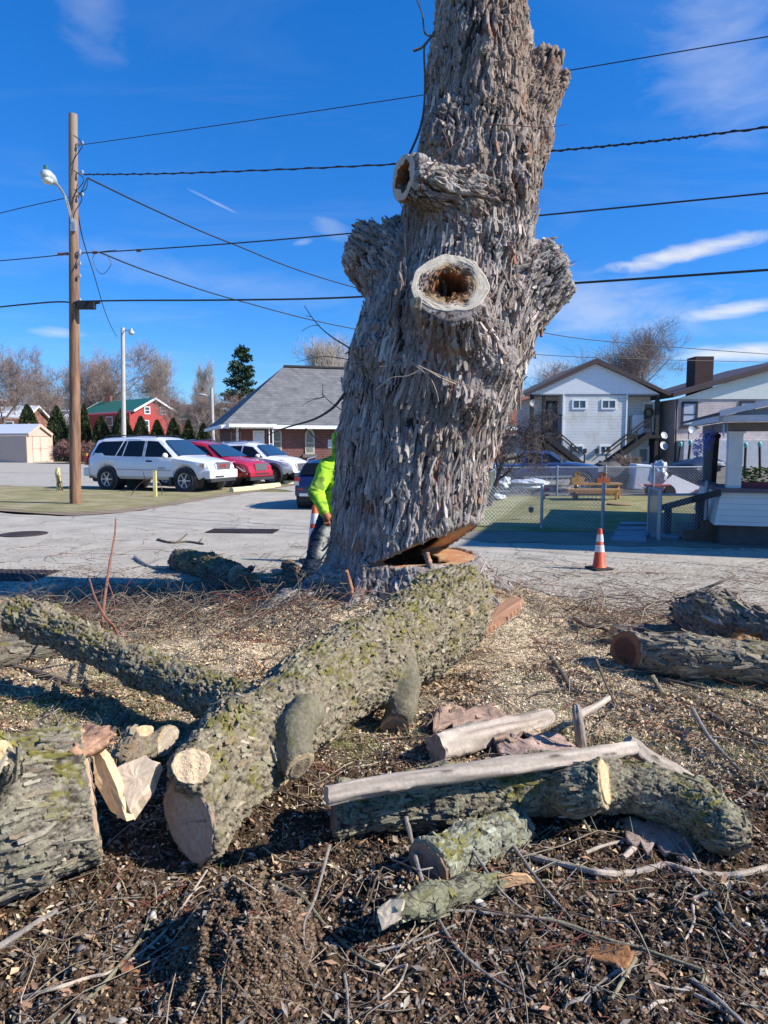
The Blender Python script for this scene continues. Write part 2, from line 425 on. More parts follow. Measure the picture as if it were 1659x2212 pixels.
# ------------------------------------------------------------------ bark
def bark_relief(V, limbs, pw=0.06, pl=0.3, soft=0.10, seed=0.0, warp=0.35, shag=0.5):
    """height 0..1, crack mask, random per plate; plates run along the nearest limb"""
    N = len(V); H = np.zeros(N, np.float32); C = H.copy(); I = H.copy(); WS = H.copy() + 1e-6
    es = []
    for nodes in limbs:
        e = np.full(N, 9, np.float32)
        for a, b in zip(nodes[:-1], nodes[1:]): e = np.minimum(e, roundcone(V, a[:3], b[:3], a[3], b[3]))
        es.append(e)
    em = np.min(es, axis=0)
    wv = np.stack([fbm(V*3.1 + seed, 2), fbm(V*3.1 + 31 + seed, 2), fbm(V*3.1 + 57 + seed, 2)], 1)
    wv2 = np.stack([perlin(V*11 + seed), perlin(V*11 + 13), perlin(V*11 + 77)], 1)
    for nodes, e in zip(limbs, es):
        w = np.exp(-(e - em)/soft); m = w > 0.04
        if not m.any(): continue
        a = np.array(nodes[0][:3]); b = np.array(nodes[-1][:3]); d = (b - a)/np.linalg.norm(b - a)
        P = V[m] + wv[m]*warp*0.16 + wv2[m]*pw*0.22 - a.astype(np.float32)
        al = P @ d.astype(np.float32); pe = P - al[:, None]*d.astype(np.float32)
        Q = pe/pw + (al/pl)[:, None]*d.astype(np.float32) + seed
        F1, F2, cid, D = worley(Q)
        dd = (D @ d.astype(np.float32))
        crack = sstep(F2 - F1, 0.01, 0.11)
        stri = perlin(pe/(pw*0.2) + (al/(pl*0.55))[:, None]*d.astype(np.float32) + 3) + 0.6*perlin(pe/(pw*0.1) + (al/(pl*0.3))[:, None]*d.astype(np.float32) + 8)
        Q2 = pe/(pw*0.38) + (al/(pl*0.3))[:, None]*d.astype(np.float32) + seed + 5
        f1, f2, cid2, D2 = worley(Q2)
        c2 = sstep(f2 - f1, 0.0, 0.35)
        rq = pe/(pw*1.9) + (al/(pl*1.9))[:, None]*d.astype(np.float32) + seed + 21
        rq = rq + 0.25*np.stack([perlin(rq*2.3), perlin(rq*2.3 + 9), perlin(rq*2.3 + 19)], 1)
        n1 = np.abs(perlin(rq)); n2 = np.abs(perlin(rq*2.1 + 40))
        fur = sstep(n1, 0.0, 0.10)*(0.55 + 0.45*sstep(n2, 0.0, 0.12))
        h = fur*(crack*(0.20 + 0.45*cid + shag*0.45*(-dd)) + 0.16 + 0.35*sstep(n1, 0.08, 0.55)) + fur*0.12*c2*(0.4 + cid2) + 0.13*stri*fur
        crack = crack**0.5*fur
        H[m] += h*w[m]; C[m] += crack*w[m]*(0.6 + 0.4*c2); I[m] += (cid*0.7 + cid2*0.3)*w[m]; WS[m] += w[m]
    return H/WS, C/WS, I/WS
def lerp3(a, b, t): return a*(1 - t[:, None]) + b*t[:, None]
def bark_mat(name, rough=0.92, bs=90, amt=0.6):
    if name in MATS: return MATS[name]
    m, t, b = newmat(name)
    co = t.add('ShaderNodeTexCoord').outputs['Object']
    base = t.add('ShaderNodeAttribute', attribute_name='Col').outputs[0]
    n = t.noise(co, 55, 6, 0.7); n2 = t.noise(co, 9, 4, 0.6)
    f = t.add('ShaderNodeMapRange', i_Value=n, i_From_Min=0.28, i_From_Max=0.72, i_To_Min=0.62, i_To_Max=1.32).outputs[0]
    f2 = t.add('ShaderNodeMapRange', i_Value=n2, i_From_Min=0.3, i_From_Max=0.7, i_To_Min=0.85, i_To_Max=1.12).outputs[0]
    f = t.math('MULTIPLY', f, f2)
    g = t.add('ShaderNodeCombineColor', i_0=f, i_1=f, i_2=f).outputs[0]
    t.put(b.inputs['Base Color'], t.mix(1.0, base, g, 'MULTIPLY'))
    b.inputs['Roughness'].default_value = rough; b.inputs['Specular IOR Level'].default_value = 0.2
    bn = t.add('ShaderNodeBump', i_Height=t.noise(co, bs, 6, 0.7), i_Strength=amt, i_Distance=0.012)
    t.put(b.inputs['Normal'], bn.outputs[0])
    MATS[name] = m; return m
def wood_mat():
    if 'fresh_wood' in MATS: return MATS['fresh_wood']
    m, t, b = newmat('fresh_wood')
    co = t.add('ShaderNodeTexCoord').outputs['Object']
    base = t.add('ShaderNodeAttribute', attribute_name='Col').outputs[0]
    n = t.noise(t.mapping(co, (60, 60, 60)), 1.0, 5, 0.6)
    f = t.add('ShaderNodeMapRange', i_Value=n, i_From_Min=0.3, i_From_Max=0.7, i_To_Min=0.82, i_To_Max=1.12).outputs[0]
    g = t.add('ShaderNodeCombineColor', i_0=f, i_1=f, i_2=f).outputs[0]
    t.put(b.inputs['Base Color'], t.mix(1.0, base, g, 'MULTIPLY')); b.inputs['Roughness'].default_value = 0.8
    bn = t.add('ShaderNodeBump', i_Height=n, i_Strength=0.4, i_Distance=0.004)
    t.put(b.inputs['Normal'], bn.outputs[0]); MATS['fresh_wood'] = m; return m
CREAM = np.array((0.62, 0.46, 0.27)); TAN = np.array((0.52, 0.33, 0.17)); ORANGE = np.array((0.42, 0.16, 0.06)); ROT = np.array((0.10, 0.055, 0.028))
def cut_disc(name, c, n, ra, rb, parent, hole=0.0, rot=0.0, seed=0, core=None, up=None, rim=CREAM, mid=TAN, thick=0.012, ecc=0.0, bow=0.004, rel=True, saw=0.3):
    """sawn end: growth rings, paler sapwood, optional rotten hollow going in"""
    n = Vector(n).normalized(); x, y, _ = frame(n)
    if up is not None:
        y = (Vector(up) - n*Vector(up).dot(n)).normalized(); x = y.cross(n)
    ca, sa = math.cos(rot), math.sin(rot); x, y = x*ca + y*sa, y*ca - x*sa
    K, J = 72, 26
    th = np.arange(K)*2*PI/K; V = []; C = []
    wob = 1 + 0.05*np.sin(2*th + seed) + 0.035*np.sin(3*th + seed*1.7) + 0.02*np.sin(7*th + seed) + 0.012*np.sin(13*th + 2*seed)
    hw = hole*(1 + 0.14*np.sin(3*th + seed) + 0.1*np.sin(5*th + 2*seed) + 0.06*np.sin(11*th))
    rs = np.random.RandomState(int(seed*10) + 3)
    cc = np.array(c); X = np.array(x); Y = np.array(y); Nn = np.array(n)
    for j in range(J + 1):
        f = j/J
        rr = (hw if hole else 0.0) + (1 - (hw if hole else 0.0))*f
        px = np.cos(th)*ra*wob*rr; py = np.sin(th)*rb*wob*rr
        ro = 0 if core is None else (1 - sstep(np.broadcast_to(rr, (K,)) + 0.12*np.sin(3*th + seed), .55, .8))*.011
        lift = (0.002*np.sin(px*120*saw*3 + 1) + rs.normal(size=K)*(0.0010 + ro) - ro)*(1 if j < J else 0) + bow
        V.append(cc + px[:, None]*X + py[:, None]*Y + lift[:, None]*Nn)
        rad_ = perlin(np.stack([np.cos(th)*9, np.sin(th)*9, np.full(K, seed)], 1)); ringv = 0.93 + 0.05*np.sin(rr*ra*230 + 2*np.sin(th + seed)) + rs.normal(size=K)*0.035 + 0.13*rad_ - .55*((np.abs(np.sin(th*2.5 + seed)) < .022)*(rr < .8))
        col = lerp3(np.tile(mid, (K, 1)), np.tile(rim, (K, 1)), sstep(np.broadcast_to(rr, (K,)) + 0.06*np.sin(2*th + 1 + seed), 0.62, 0.8))
        if core is not None: col = lerp3(np.tile(core, (K, 1)), col, sstep(np.broadcast_to(rr, (K,)) + 0.12*np.sin(3*th + seed) + 0.08*np.sin(8*th), 0.45, 0.74))
        C.append(col*ringv[:, None])
    if not hole: pass
    # rim going back, then back ring
    V.append(V[-1] - Nn*(thick + bow)); C.append(np.tile(np.array((0.3, 0.14, 0.07)), (K, 1)))
    V = np.concatenate(V); C = np.concatenate(C); F = []
    k = np.arange(K); k2 = (k + 1) % K
    for j in range(J + 1): F.append(np.stack([j*K + k, (j+1)*K + k, (j+1)*K + k2, j*K + k2], 1))
    F = np.concatenate(F)
    o = mk(name, V, F, wood_mat(), parent, False, np.clip(C, 0, 1), rel=rel)
    if hole:
        VV = []; CC = []
        for j in range(14):
            s_ = 1 - 0.25*(j/13)
            q = rs.normal(size=K)*0.012*(j > 0)
            VV.append(cc + (np.cos(th)*ra*wob*hw*s_*(1 + q))[:, None]*X + (np.sin(th)*rb*wob*hw*s_*(1 + q))[:, None]*Y + Nn*(bow - j*0.04) + (rs.normal(size=(K, 1))*0.004*(j > 0)))
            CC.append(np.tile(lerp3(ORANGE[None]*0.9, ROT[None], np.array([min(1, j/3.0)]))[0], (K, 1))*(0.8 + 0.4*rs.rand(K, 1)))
        VV.append(np.tile(VV[-1].mean(0), (K, 1))); CC.append(CC[-1])
        VV = np.concatenate(VV); CC = np.concatenate(CC)
        FF = np.concatenate([np.stack([j*K + k, j*K + k2, (j+1)*K + k2, (j+1)*K + k], 1) for j in range(14)])
        mk('hollow', VV - (np.array(parent.location) if rel else 0), FF, wood_mat(), o, False, CC)
    return o
def plates(name, V, F, N, limbs, parent, dens, W, L, lift, pal, seed=1, keep=None, tint=None, m=None, lenf=None):
    """separate bark plates: thin ragged slabs lying along the limb, their free lower ends standing off"""
    rs = np.random.RandomState(seed); tri = V[F]; ar = np.linalg.norm(np.cross(tri[:, 2] - tri[:, 0], tri[:, 3] - tri[:, 1]), axis=1)/2
    n = int(ar.sum()*dens); fi = rs.choice(len(F), n, p=ar/ar.sum()); c = tri[fi].mean(1) + (tri[fi][:, 1] - tri[fi][:, 0])*(rs.rand(n, 1) - .5); nn = N[F[fi]].mean(1)
    ok = np.ones(n, bool) if keep is None else keep(c, nn, fi); c, nn = c[ok], nn[ok]; n = len(c)
    d, _ = limbdir(c, limbs); d = d + rs.randn(n, 3)*.06; d -= nn*(d*nn).sum(1)[:, None]; d /= np.linalg.norm(d, axis=1)[:, None] + 1e-6; d = -d
    t = np.cross(nn, d); Ls = L*(.40 + 1.1*rs.rand(n)**1.5)*(1 if lenf is None else lenf(c)); Ws = W*(.5 + rs.rand(n)); H = lift*(.3 + rs.rand(n)**1.6*1.4)
    R_ = 6; V_ = np.zeros((n, R_, 4, 3), np.float32)
    bend = rs.randn(n)*.25
    for i in range(R_):
        f = i/(R_ - 1); w0 = Ws*(.35 + .65*math.sin(PI*(.12 + .70*f)))*(.8 + .4*rs.rand(n)); w1 = Ws*(.35 + .65*math.sin(PI*(.12 + .70*f)))*(.8 + .4*rs.rand(n)); h = H*(f**1.3) + .0015
        p = c + d*((f - .5)*Ls)[:, None]; p = p + t*(bend*Ws*(f - .5)**2*4 + perlin(p*14)*Ws*.55)[:, None]; h = h + perlin(p*25 + 7)*H*.35
        V_[:, i, 0] = p - t*w0[:, None]/2 - nn*.006; V_[:, i, 1] = p - t*w0[:, None]*.47 + nn*(h*(.8 + .3*rs.rand(n)))[:, None]; V_[:, i, 2] = p + t*w1[:, None]*.47 + nn*(h*(.8 + .3*rs.rand(n)))[:, None]; V_[:, i, 3] = p + t*w1[:, None]/2 - nn*.006
    b = (np.arange(n)*R_*4)[:, None]; q = []
    for i in range(R_ - 1):
        for j in range(3): q.append(np.concatenate([b + i*4 + j, b + i*4 + j + 1, b + (i+1)*4 + j + 1, b + (i+1)*4 + j], 1))
    i = R_ - 1; q.append(np.concatenate([b + i*4, b + i*4 + 1, b + i*4 + 2, b + i*4 + 3], 1))
    C = pal[rs.randint(0, len(pal), n)]*(.72 + .5*rs.rand(n, 1)); C = tint(c, nn, C, rs) if tint else C
    o = mk(name, V_.reshape(-1, 3), np.concatenate(q), m or bark_mat('plate_bark', bs=150, amt=.5), parent, False, np.clip(np.repeat(C, R_*4, 0), 0, 1), rel=True)
    o.data.polygons.foreach_set('use_smooth', np.zeros(len(o.data.polygons), bool)); return tag(o, kind='stuff')
def finish_sdf(S, rl=1, sub=1):
    V, F = S.mesh()
    V = relax(V, F, rl, 0.5)
    if sub:
        V, F = subdiv(V, F)
    n = np.cross(V[F[:, 2]] - V[F[:, 0]], V[F[:, 3]] - V[F[:, 1]])
    if (n*(V[F].mean(1) - V.mean(0))).sum() < 0: F = F[:, ::-1].copy()
    return V, F
# ------------------------------------------------------------------ the standing old maple
TY = 8.1                     # depths in this part are surveyed on the road; the tree itself stands on its root mound, KT nearer
KT = 0.855
def RT(u, v, y): return R(u, v, y*KT)
def WT(x, y, z): return (x*KT, y*KT, CAMZ - (CAMZ - z)*KT)
def TP(u, v, px, dy=0.0):
    p = RT(u, v, TY + dy); return (p.x, p.y, p.z, rpx(p, px*.955 if px > 100 else px))
def plane_pt(p): return np.array(p[:3])
def build_trunk():
    main = [TP(872, 1330, 164), TP(872, 1230, 162), TP(876, 1150, 155), TP(884, 1060, 160), TP(898, 957, 165), TP(916, 880, 172), TP(938, 800, 182),
            TP(965, 710, 180), TP(985, 630, 150), TP(1000, 555, 138), TP(1010, 470, 134), TP(1030, 385, 128), TP(1036, 300, 118), TP(1036, 200, 108), TP(1038, 110, 97),
            TP(1041, 30, 86), TP(1044, -60, 82), TP(1050, -180, 78), TP(1062, -330, 66)]
    lb = [TP(905, 640, 95), TP(850, 585, 78, 0.05), TP(800, 545, 62, 0.12)]               # old stub, left
    lb2 = [TP(900, 600, 70, 0.4), TP(872, 520, 44, 0.55), TP(862, 480, 34, 0.6)]
    rb = [TP(1060, 680, 95), TP(1120, 630, 84, 0.0), TP(1172, 600, 70, -0.02)]              # old stub, right
    ub = [TP(1085, 380, 72), TP(1110, 300, 74, 0.0), TP(1146, 225, 58, 0.0), TP(1180, 160, 46, 0.0), TP(1205, 118, 40, 0.0)]   # broken limb, upper right
    # sawn limb facing the viewer
    fc = RT(972, 613, 7.02); fn = Vector((-0.05, -0.93, 0.40)).normalized(); fr = 0.335*KT
    fl_a = RT(995, 790, 7.75)
    front = [(fl_a.x, fl_a.y, fl_a.z, 0.345*KT), (fc.x + 0.06, fc.y + 0.22, fc.z - 0.30, 0.335*KT), (fc.x - fn.x*0.02, fc.y - fn.y*0.0 + 0.02, fc.z - 0.06, fr), (fc.x + fn.x*0.2, fc.y + fn.y*0.2, fc.z + fn.z*0.2, fr)]
    # sawn hollow limb, upper left
    lc = RT(871, 383, 7.35); ln = Vector((-0.85, -0.52, 0.06)).normalized(); lr = 0.20*KT
    la = RT(1010, 425, 7.55)
    left = [(la.x, la.y, la.z, 0.26*KT), ((la.x + lc.x)/2, (la.y + lc.y)/2 - 0.02, (la.z + lc.z)/2 - 0.02, 0.21*KT), (lc.x, lc.y, lc.z, lr), (lc.x + ln.x*.2, lc.y + ln.y*.2, lc.z + ln.z*.2, lr)]
    flare = []
    for ang, L, r0 in ((200, 1.12, 0.26), (158, 1.08, 0.22), (238, 1.25, 0.25), (275, 1.25, 0.24), (318, 1.3, 0.26), (5, 1.3, 0.3), (60, 1.3, 0.26), (110, 1.3, 0.26)):
        a = rad(ang); cx, cy = main[0][0] + 0.02, main[0][1]
        flare.append([(cx + math.cos(a)*0.48, cy + math.sin(a)*0.48, 0.55, 0.17), (cx + math.cos(a)*0.70, cy + math.sin(a)*0.70, 0.27, r0*0.66), (cx + math.cos(a)*L*0.86, cy + math.sin(a)*L*0.86, 0.10, 0.09)])
    flare.append([WT(main[0][0]/KT - 0.7, TY - 0.35, 0.12) + (0.18,), WT(-1.02, 7.5, -0.06) + (0.10,), WT(-1.3, 7.3, -0.16) + (0.06,)])
    S = SDF((-1.7, 5.4, 0.08), (2.2, 8.2, 7.7), 0.019)
    S.limb(main, k=0.02, ks=0.12, cut=[((0, 0, 7.6), (0.1, 0, 1))])
    for f in flare: S.limb(f, k=0.16)
    pl = RT(762, 520, TY + 0.1); S.limb(lb, k=0.08, cut=[(plane_pt(RT(770, 520, TY + .1)), (-0.85, 0.25, 0.42)), (plane_pt(RT(752, 575, TY)), (-0.93, 0.0, -0.35)), (plane_pt(RT(820, 497, TY)), (0.25, 0.1, 0.95))])
    S.limb(lb2, k=0.10, cut=[(plane_pt(RT(862, 478, TY + .6)), (0.1, -0.1, 1))])
    S.limb(rb, k=0.09, cut=[(plane_pt(RT(1212, 585, TY)), (0.86, -0.15, 0.42)), (plane_pt(RT(1225, 640, TY)), (0.85, -0.1, -0.42)), (plane_pt(RT(1170, 515, TY)), (0.1, 0, 1))])
    S.limb(ub, k=0.05, cut=[(plane_pt(RT(1196, 132, TY)), (0.50, 0.0, 0.80))])
    S.limb(front, k=0.12, cut=[(fc, fn)])
    S.limb(left, k=0.07, cut=[(lc, ln)])
    # burls and swellings
    for u, v, px, dy in ((1050, 500, 60, -0.45), (990, 470, 70, -0.4), (960, 300, 50, -0.42), (1040, 770, 70, -0.6), (820, 760, 55, -0.5), (800, 830, 45, -0.35), (1000, 850, 60, -0.62), (1080, 420, 45, -0.5), (1085, 690, 50, -.45)):
        q = TP(u, v, px, dy); S.limb([q, (q[0] + .02, q[1], q[2] + 0.12, q[3]*0.8)], k=0.11)
    # long lips beside the dark split and the split itself
    for du, dv in ((-14, 0), (16, 6)):
        S.limb([TP(1102 + du, 345 + dv, 9, -0.50), TP(1110 + du*1.2, 400, 11, -0.54), TP(1118 + du, 455, 8, -0.50)], k=0.05)
    S.sub([TP(1104, 350, 9, -0.60), TP(1110, 400, 13, -0.62), TP(1120, 452, 6, -0.60)], k=0.03)
    S.sub([TP(1106, 355, 9, -0.42), TP(1112, 400, 12, -0.45), TP(1120, 445, 6, -0.42)], k=0.03)
    # torn mouth of the broken limb
    S.sub([TP(1188, 190, 17, -0.12), TP(1212, 135, 26, -0.05)], k=0.03)
    # hollows
    S.sub([(fc.x, fc.y - 0.2, fc.z + 0.04, 0.19), (fc.x - fn.x*.6, fc.y - fn.y*.6, fc.z - fn.z*.6, 0.17)])
    S.sub([(lc.x + ln.x*.1, lc.y + ln.y*.1, lc.z, 0.145), (lc.x - ln.x*.55, lc.y - ln.y*.55, lc.z, 0.12)])
    # hinge notch: wedge opening to the front right
    z0 = CAMZ - (CAMZ - 0.355)*KT; hp = RT(806, 1203, 7.42); hd = Vector((0.84, -0.54, 0)).normalized()
    sl_, P = S.box([WT(0.3, 8.0, 0.6) + (1.4,)], 0)
    s_ = (P[..., 0] - hp.x)*hd.x + (P[..., 1] - hp.y)*hd.y
    up = (P[..., 2] - z0 - 0.012) - np.clip(s_, 0, 9)*0.56
    wedge = np.maximum(np.maximum(-(P[..., 2] - z0), up*0.9), -s_*0.35)
    S.D[sl_] = np.maximum(S.D[sl_], -wedge)
    S.sub([WT(0.22, 8.0, 0.2) + (0.33,), WT(0.25, 8.02, 0.9) + (0.31,), WT(0.3, 8.1, 1.2) + (0.18,)], k=0.03)
    S.sub([WT(0.18, 7.72, 0.42) + (0.18,), WT(0.55, 7.75, 0.5) + (0.18,)], k=0.03)
    V, F = finish_sdf(S, 1, 1)
    N = vnormals(V, F)
    VA = V; VS = np.stack([V[:, 0]/KT, V[:, 1]/KT, CAMZ - (CAMZ - V[:, 2])/KT], 1)     # surveyed coordinates
    limbs = [main, lb + [(lb[-1][0]-.2, lb[-1][1], lb[-1][2]+.15, .3)], rb, ub, front, left] + [[f[0], f[1], f[2]] for f in flare]
    # masks for sawn or rotten surfaces
    s_v = (V[:, 0] - hp.x)*hd.x + (V[:, 1] - hp.y)*hd.y
    upv = (V[:, 2] - z0 - 0.012) - np.clip(s_v, 0, 9)*0.56
    rr = np.hypot(VS[:, 0] - 0.22, VS[:, 1] - 8.05)
    sdm = np.full(len(V), 9, np.float32)
    for a, b in zip(main[:-1], main[1:]): sdm = np.minimum(sdm, roundcone(V, a[:3], b[:3], a[3], b[3]))
    inz = (V[:, 2] > z0 - 0.03) & (s_v > -0.03) & (np.abs(N[:, 2]) > 0.2) & ((np.abs(upv) < 0.022) | (np.abs(V[:, 2] - z0) < 0.02)) & (sdm < -0.006)
    cutm = inz.astype(np.float32)
    inner = ((sdm < -0.13) & (V[:, 2] > -0.1) & (V[:, 2] < 1.7) & (rr < 0.8) & ~inz).astype(np.float32)
    for p, n in ((fc, fn), (lc, ln)):
        q = np.abs((V - np.array(p, np.float32)) @ np.array(n, np.float32)) < 0.02
        q &= (np.linalg.norm(V - np.array(p, np.float32), axis=1) < 0.42); cutm = np.maximum(cutm, q)
    split = np.zeros(len(V), np.float32)
    for u, v, px in ((1104, 350, 14), (1108, 376, 17), (1112, 402, 18), (1118, 430, 15), (1120, 452, 11)):
        p = RT(u, v, TY - .5); split = np.maximum(split, (np.hypot(V[:, 0] - p.x, V[:, 2] - p.z) < rpx(p, px)*0.75) & (VS[:, 1] < TY) & (N[:, 1] > -0.75))
    H, C, I = bark_relief(V, limbs, 0.052, 0.62, 0.07, 3.0, warp=0.26, shag=0.7)
    nz = fbm(V*1.7 + 9, 3); nf = fbm(V*7, 3)
    big = fbm(V*2.3 + 40, 2)
    # long shaggy strips standing off on the sunny lower right, tighter plates elsewhere
    shaggy = sstep(VS[:, 0], -0.1, 0.6)*sstep(VS[:, 2], 0.3, 1.0)*(1 - sstep(VS[:, 2], 4.2, 5.2))
    low = 1 - sstep(V[:, 2], 1.2, 4.0)
    amp = 0.030*low + 0.044*(1 - low) + 0.012*shaggy
    amp = amp*(1 - cutm)*(1 - 0.6*inner)
    disp = (H - 0.35)*amp + big*0.028*(1 - cutm) + nf*0.010*(1 - cutm)
    # splintered top of the broken limb
    tp = RT(1200, 140, TY)
    spl = np.exp(-((V[:, 0] - tp.x)**2 + (V[:, 2] - tp.z)**2)/0.03)*np.clip(N @ np.array((0.55, 0, 0.72), np.float32), 0, 1)
    disp += spl*0.16*np.abs(perlin(np.stack([V[:, 0]*16, V[:, 1]*16, V[:, 2]*2], 1)))
    V2 = V + N*disp[:, None]
    plate = lerp3(np.array((0.28, 0.235, 0.215)), np.array((0.50, 0.45, 0.41)), sstep(I + 0.3*nz, 0.25, 0.95))
    plate = lerp3(plate, np.array((0.27, 0.205, 0.16)), sstep(nz + 0.35*nf, 0.18, 0.6)*0.7)
    plate = lerp3(plate, np.array((0.42, 0.42, 0.34)), sstep(fbm(V*4 + 70, 3), 0.25, 0.6)*0.35)
    upb = sstep(V[:, 0], 0.55, 1.1)*sstep(V[:, 2], 3.9, 4.7)     # bare brown wood under the broken limb
    plate = lerp3(plate, np.array((0.34, 0.235, 0.165)), upb*0.65)
    plate = plate*.88
    col = lerp3(np.array((0.034, 0.026, 0.022)), plate, sstep(C*0.75 + H*0.35, 0.10, 0.62))
    red = sstep(fbm(V*2.6 + 23, 3), 0.42, 0.62)*(H < 0.5)
    col = lerp3(col, np.array((0.26, 0.10, 0.055)), red*0.8)
    under = np.exp(-((V[:, 0]-fc.x)**2 + (V[:, 2]-(fc.z-0.62))**2)/0.05)*(VS[:, 1] < 7.6)
    col = lerp3(col, np.array((0.30, 0.13, 0.075)), np.clip(under, 0, 1)*0.7*sstep(nf, -0.4, 0.3))
    col = lerp3(col, TAN*1.05, cutm*(V[:, 2] < 2)); col = lerp3(col, ORANGE*1.15 + 0.05, cutm*(V[:, 2] < 2)*sstep(fbm(V*np.array((5, 5, 20)), 3), -0.2, 0.3)*0.8)
    col = lerp3(col, ROT*0.8, inner); col = lerp3(col, ROT*0.5, split)
    t = thing('tree_trunk', 'huge grey shaggy maple trunk still standing, limbs sawn off, notch cut at its base', 'tree', (main[0][0], main[0][1], 0.1))
    mk('trunk', V2, F, bark_mat('old_bark', amt=0.8), t, True, np.clip(col, 0, 1), rel=True)
    zs_ = lambda c: CAMZ - (CAMZ - c[:, 2])/KT
    def keep(c, nn, fi):
        cm = (cutm + inner + split)[F[fi]].max(1); lo_ = 1 - sstep(zs_(c), .2, .5)
        for p, n_, r_ in ((fc, fn, fr), (lc, ln, lr)): cm = np.maximum(cm, (np.abs((c - np.array(p)) @ np.array(n_) - .05) < .17) & (np.linalg.norm(c - np.array(p), axis=1) < r_*1.45))
        sc_ = (c[:, 0] - hp.x)*hd.x + (c[:, 1] - hp.y)*hd.y; dz = c[:, 2] - z0; cm = np.maximum(cm, (sc_ > -.08) & (dz > -.10) & (dz < .56*sc_ + .17))
        return (cm < .1) & (np.random.RandomState(5).rand(len(c)) > lo_*.5) & (fbm(c*2.2 + 4, 2) > -.42)
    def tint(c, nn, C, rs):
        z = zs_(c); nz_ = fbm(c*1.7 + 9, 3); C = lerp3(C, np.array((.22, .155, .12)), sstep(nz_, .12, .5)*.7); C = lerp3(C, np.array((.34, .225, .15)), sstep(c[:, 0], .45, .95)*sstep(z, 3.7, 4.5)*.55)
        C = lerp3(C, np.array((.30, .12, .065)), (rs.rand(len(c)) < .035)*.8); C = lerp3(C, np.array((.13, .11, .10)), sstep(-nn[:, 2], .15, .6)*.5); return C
    def lenf(c):
        e = np.min([roundcone(c.astype(np.float32), a[:3], b[:3], a[3], b[3]) for a, b in zip(main[:-1], main[1:])], 0)
        return (1 - .62*sstep(e, .03, .16))*(1 - .4*sstep(zs_(c), 4.0, 5.0))
    PAL = np.array([(.42, .365, .34), (.35, .30, .275), (.48, .43, .395), (.27, .225, .205), (.56, .515, .47), (.38, .345, .305)])*np.array((1.03, .97, .91))
    N2 = vnormals(V2, F)
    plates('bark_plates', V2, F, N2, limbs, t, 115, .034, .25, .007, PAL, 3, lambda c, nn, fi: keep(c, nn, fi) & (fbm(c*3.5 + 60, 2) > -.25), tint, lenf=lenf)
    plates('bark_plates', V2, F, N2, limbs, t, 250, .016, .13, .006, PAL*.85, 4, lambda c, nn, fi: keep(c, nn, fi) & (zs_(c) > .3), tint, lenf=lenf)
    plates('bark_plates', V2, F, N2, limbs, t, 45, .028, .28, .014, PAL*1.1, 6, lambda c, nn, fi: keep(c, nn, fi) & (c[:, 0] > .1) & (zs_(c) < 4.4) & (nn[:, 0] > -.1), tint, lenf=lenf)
    # sawn faces
    o = cut_disc('cut_face', fc, fn, fr*1.06, fr*0.99, t, hole=0.44, seed=2.0, up=(0, 0, 1), core=np.array((0.27, 0.13, 0.05)), mid=np.array((0.46, 0.30, 0.15)), rim=np.array((0.66, 0.56, 0.42)), thick=0.02, saw=1.0)
    tag(o, 'round sawn face with a rotten square hollow, facing the viewer')
    o = cut_disc('cut_face', lc, ln, lr*1.04, lr*1.04, t, hole=0.66, seed=4.4, up=(0, 0, 1), mid=np.array((0.58, 0.47, 0.36)), rim=np.array((0.60, 0.48, 0.38)), thick=0.02)
    tag(o, 'hollow oval sawn limb end facing left')
    m = MB()   # little sawn branch beside the big face
    a = RT(925, 740, 7.3); b = RT(900, 655, 6.93)
    m.tube([a, (a + b)/2 + Vector((-.01, -.02, 0)), b], [0.055, 0.045, 0.042], 10); m.build('branch_stub', mat('smooth_bark', (0.22, 0.2, 0.16), 0.85, var=.25, vs=20, bump=.4, bs=60), t, True, rel=True)
    cut_disc('cut_face', b + Vector((-.004, -.012, 0.004)), (-0.35, -0.85, 0.25), 0.045, 0.05, t, seed=1.1, thick=0.004)
    # splinter of the hinge standing in the notch, torn bark slabs
    def slab(name, pts, w, th, m, par, seed=0, cols=None, lab=None):
        o_ = bark_slab(name, pts, w, th, par, seed); 
        if lab: tag(o_, lab)
        return o_
    slab('hinge_splinter', [RT(935, 1240, 7.28), RT(932, 1215, 7.28), RT(926, 1192, 7.3)], 0.07, 0.035, None, t, 5, lab='rough brown splinter left standing in the notch')
    slab('bark_strip', [RT(766, 1297, 7.2), RT(762, 1270, 7.18), RT(752, 1232, 7.14)], 0.06, 0.02, None, t, 8, lab='pale torn bark strip leaning on the stump foot')
    slab('bark_strip', [RT(1035, 1050, 8.1), RT(1055, 960, 8.05), RT(1061, 920, 8.05)], 0.06, 0.03, None, t, 11, lab='brown bark strip hanging off the right side')
    slab('bark_strip', [RT(1172, 728, 7.95), RT(1172, 700, 7.97), RT(1165, 670, 8.0)], 0.025, 0.02, None, t, 12, lab='ragged bark scrap hanging under the right stub')
    # saw kerf on the left of the notch
    m = MB()
    kp = []
    for u, v in ((716, 1178), (735, 1184), (758, 1190), (782, 1199), (808, 1204)):
        d = ray(u, v); p0 = Vector((0, 0, CAMZ)); best = None
        for i in range(600):
            q = p0 + d*(5.6 + i*0.003)
            e = min(float(roundcone(np.array([q], np.float32), a[:3], b[:3], a[3], b[3])[0]) for a, b in zip(main[:-1], main[1:]))
            if e < 0.0: best = q; break
        if best is None: best = p0 + d*(6.9)
        kp.append(best - d.normalized()*0.01)
    m.tube(kp, [0.006, 0.011, 0.013, 0.015, 0.02], 6); m.build('saw_kerf', mat('kerf_dark', (0.03, 0.015, 0.01), 0.9), t, rel=True)
    # sprouts and dead twigs growing on the trunk
    dt = mat('dead_twig', (0.30, 0.24, 0.18), 0.8, var=.25, vs=30)
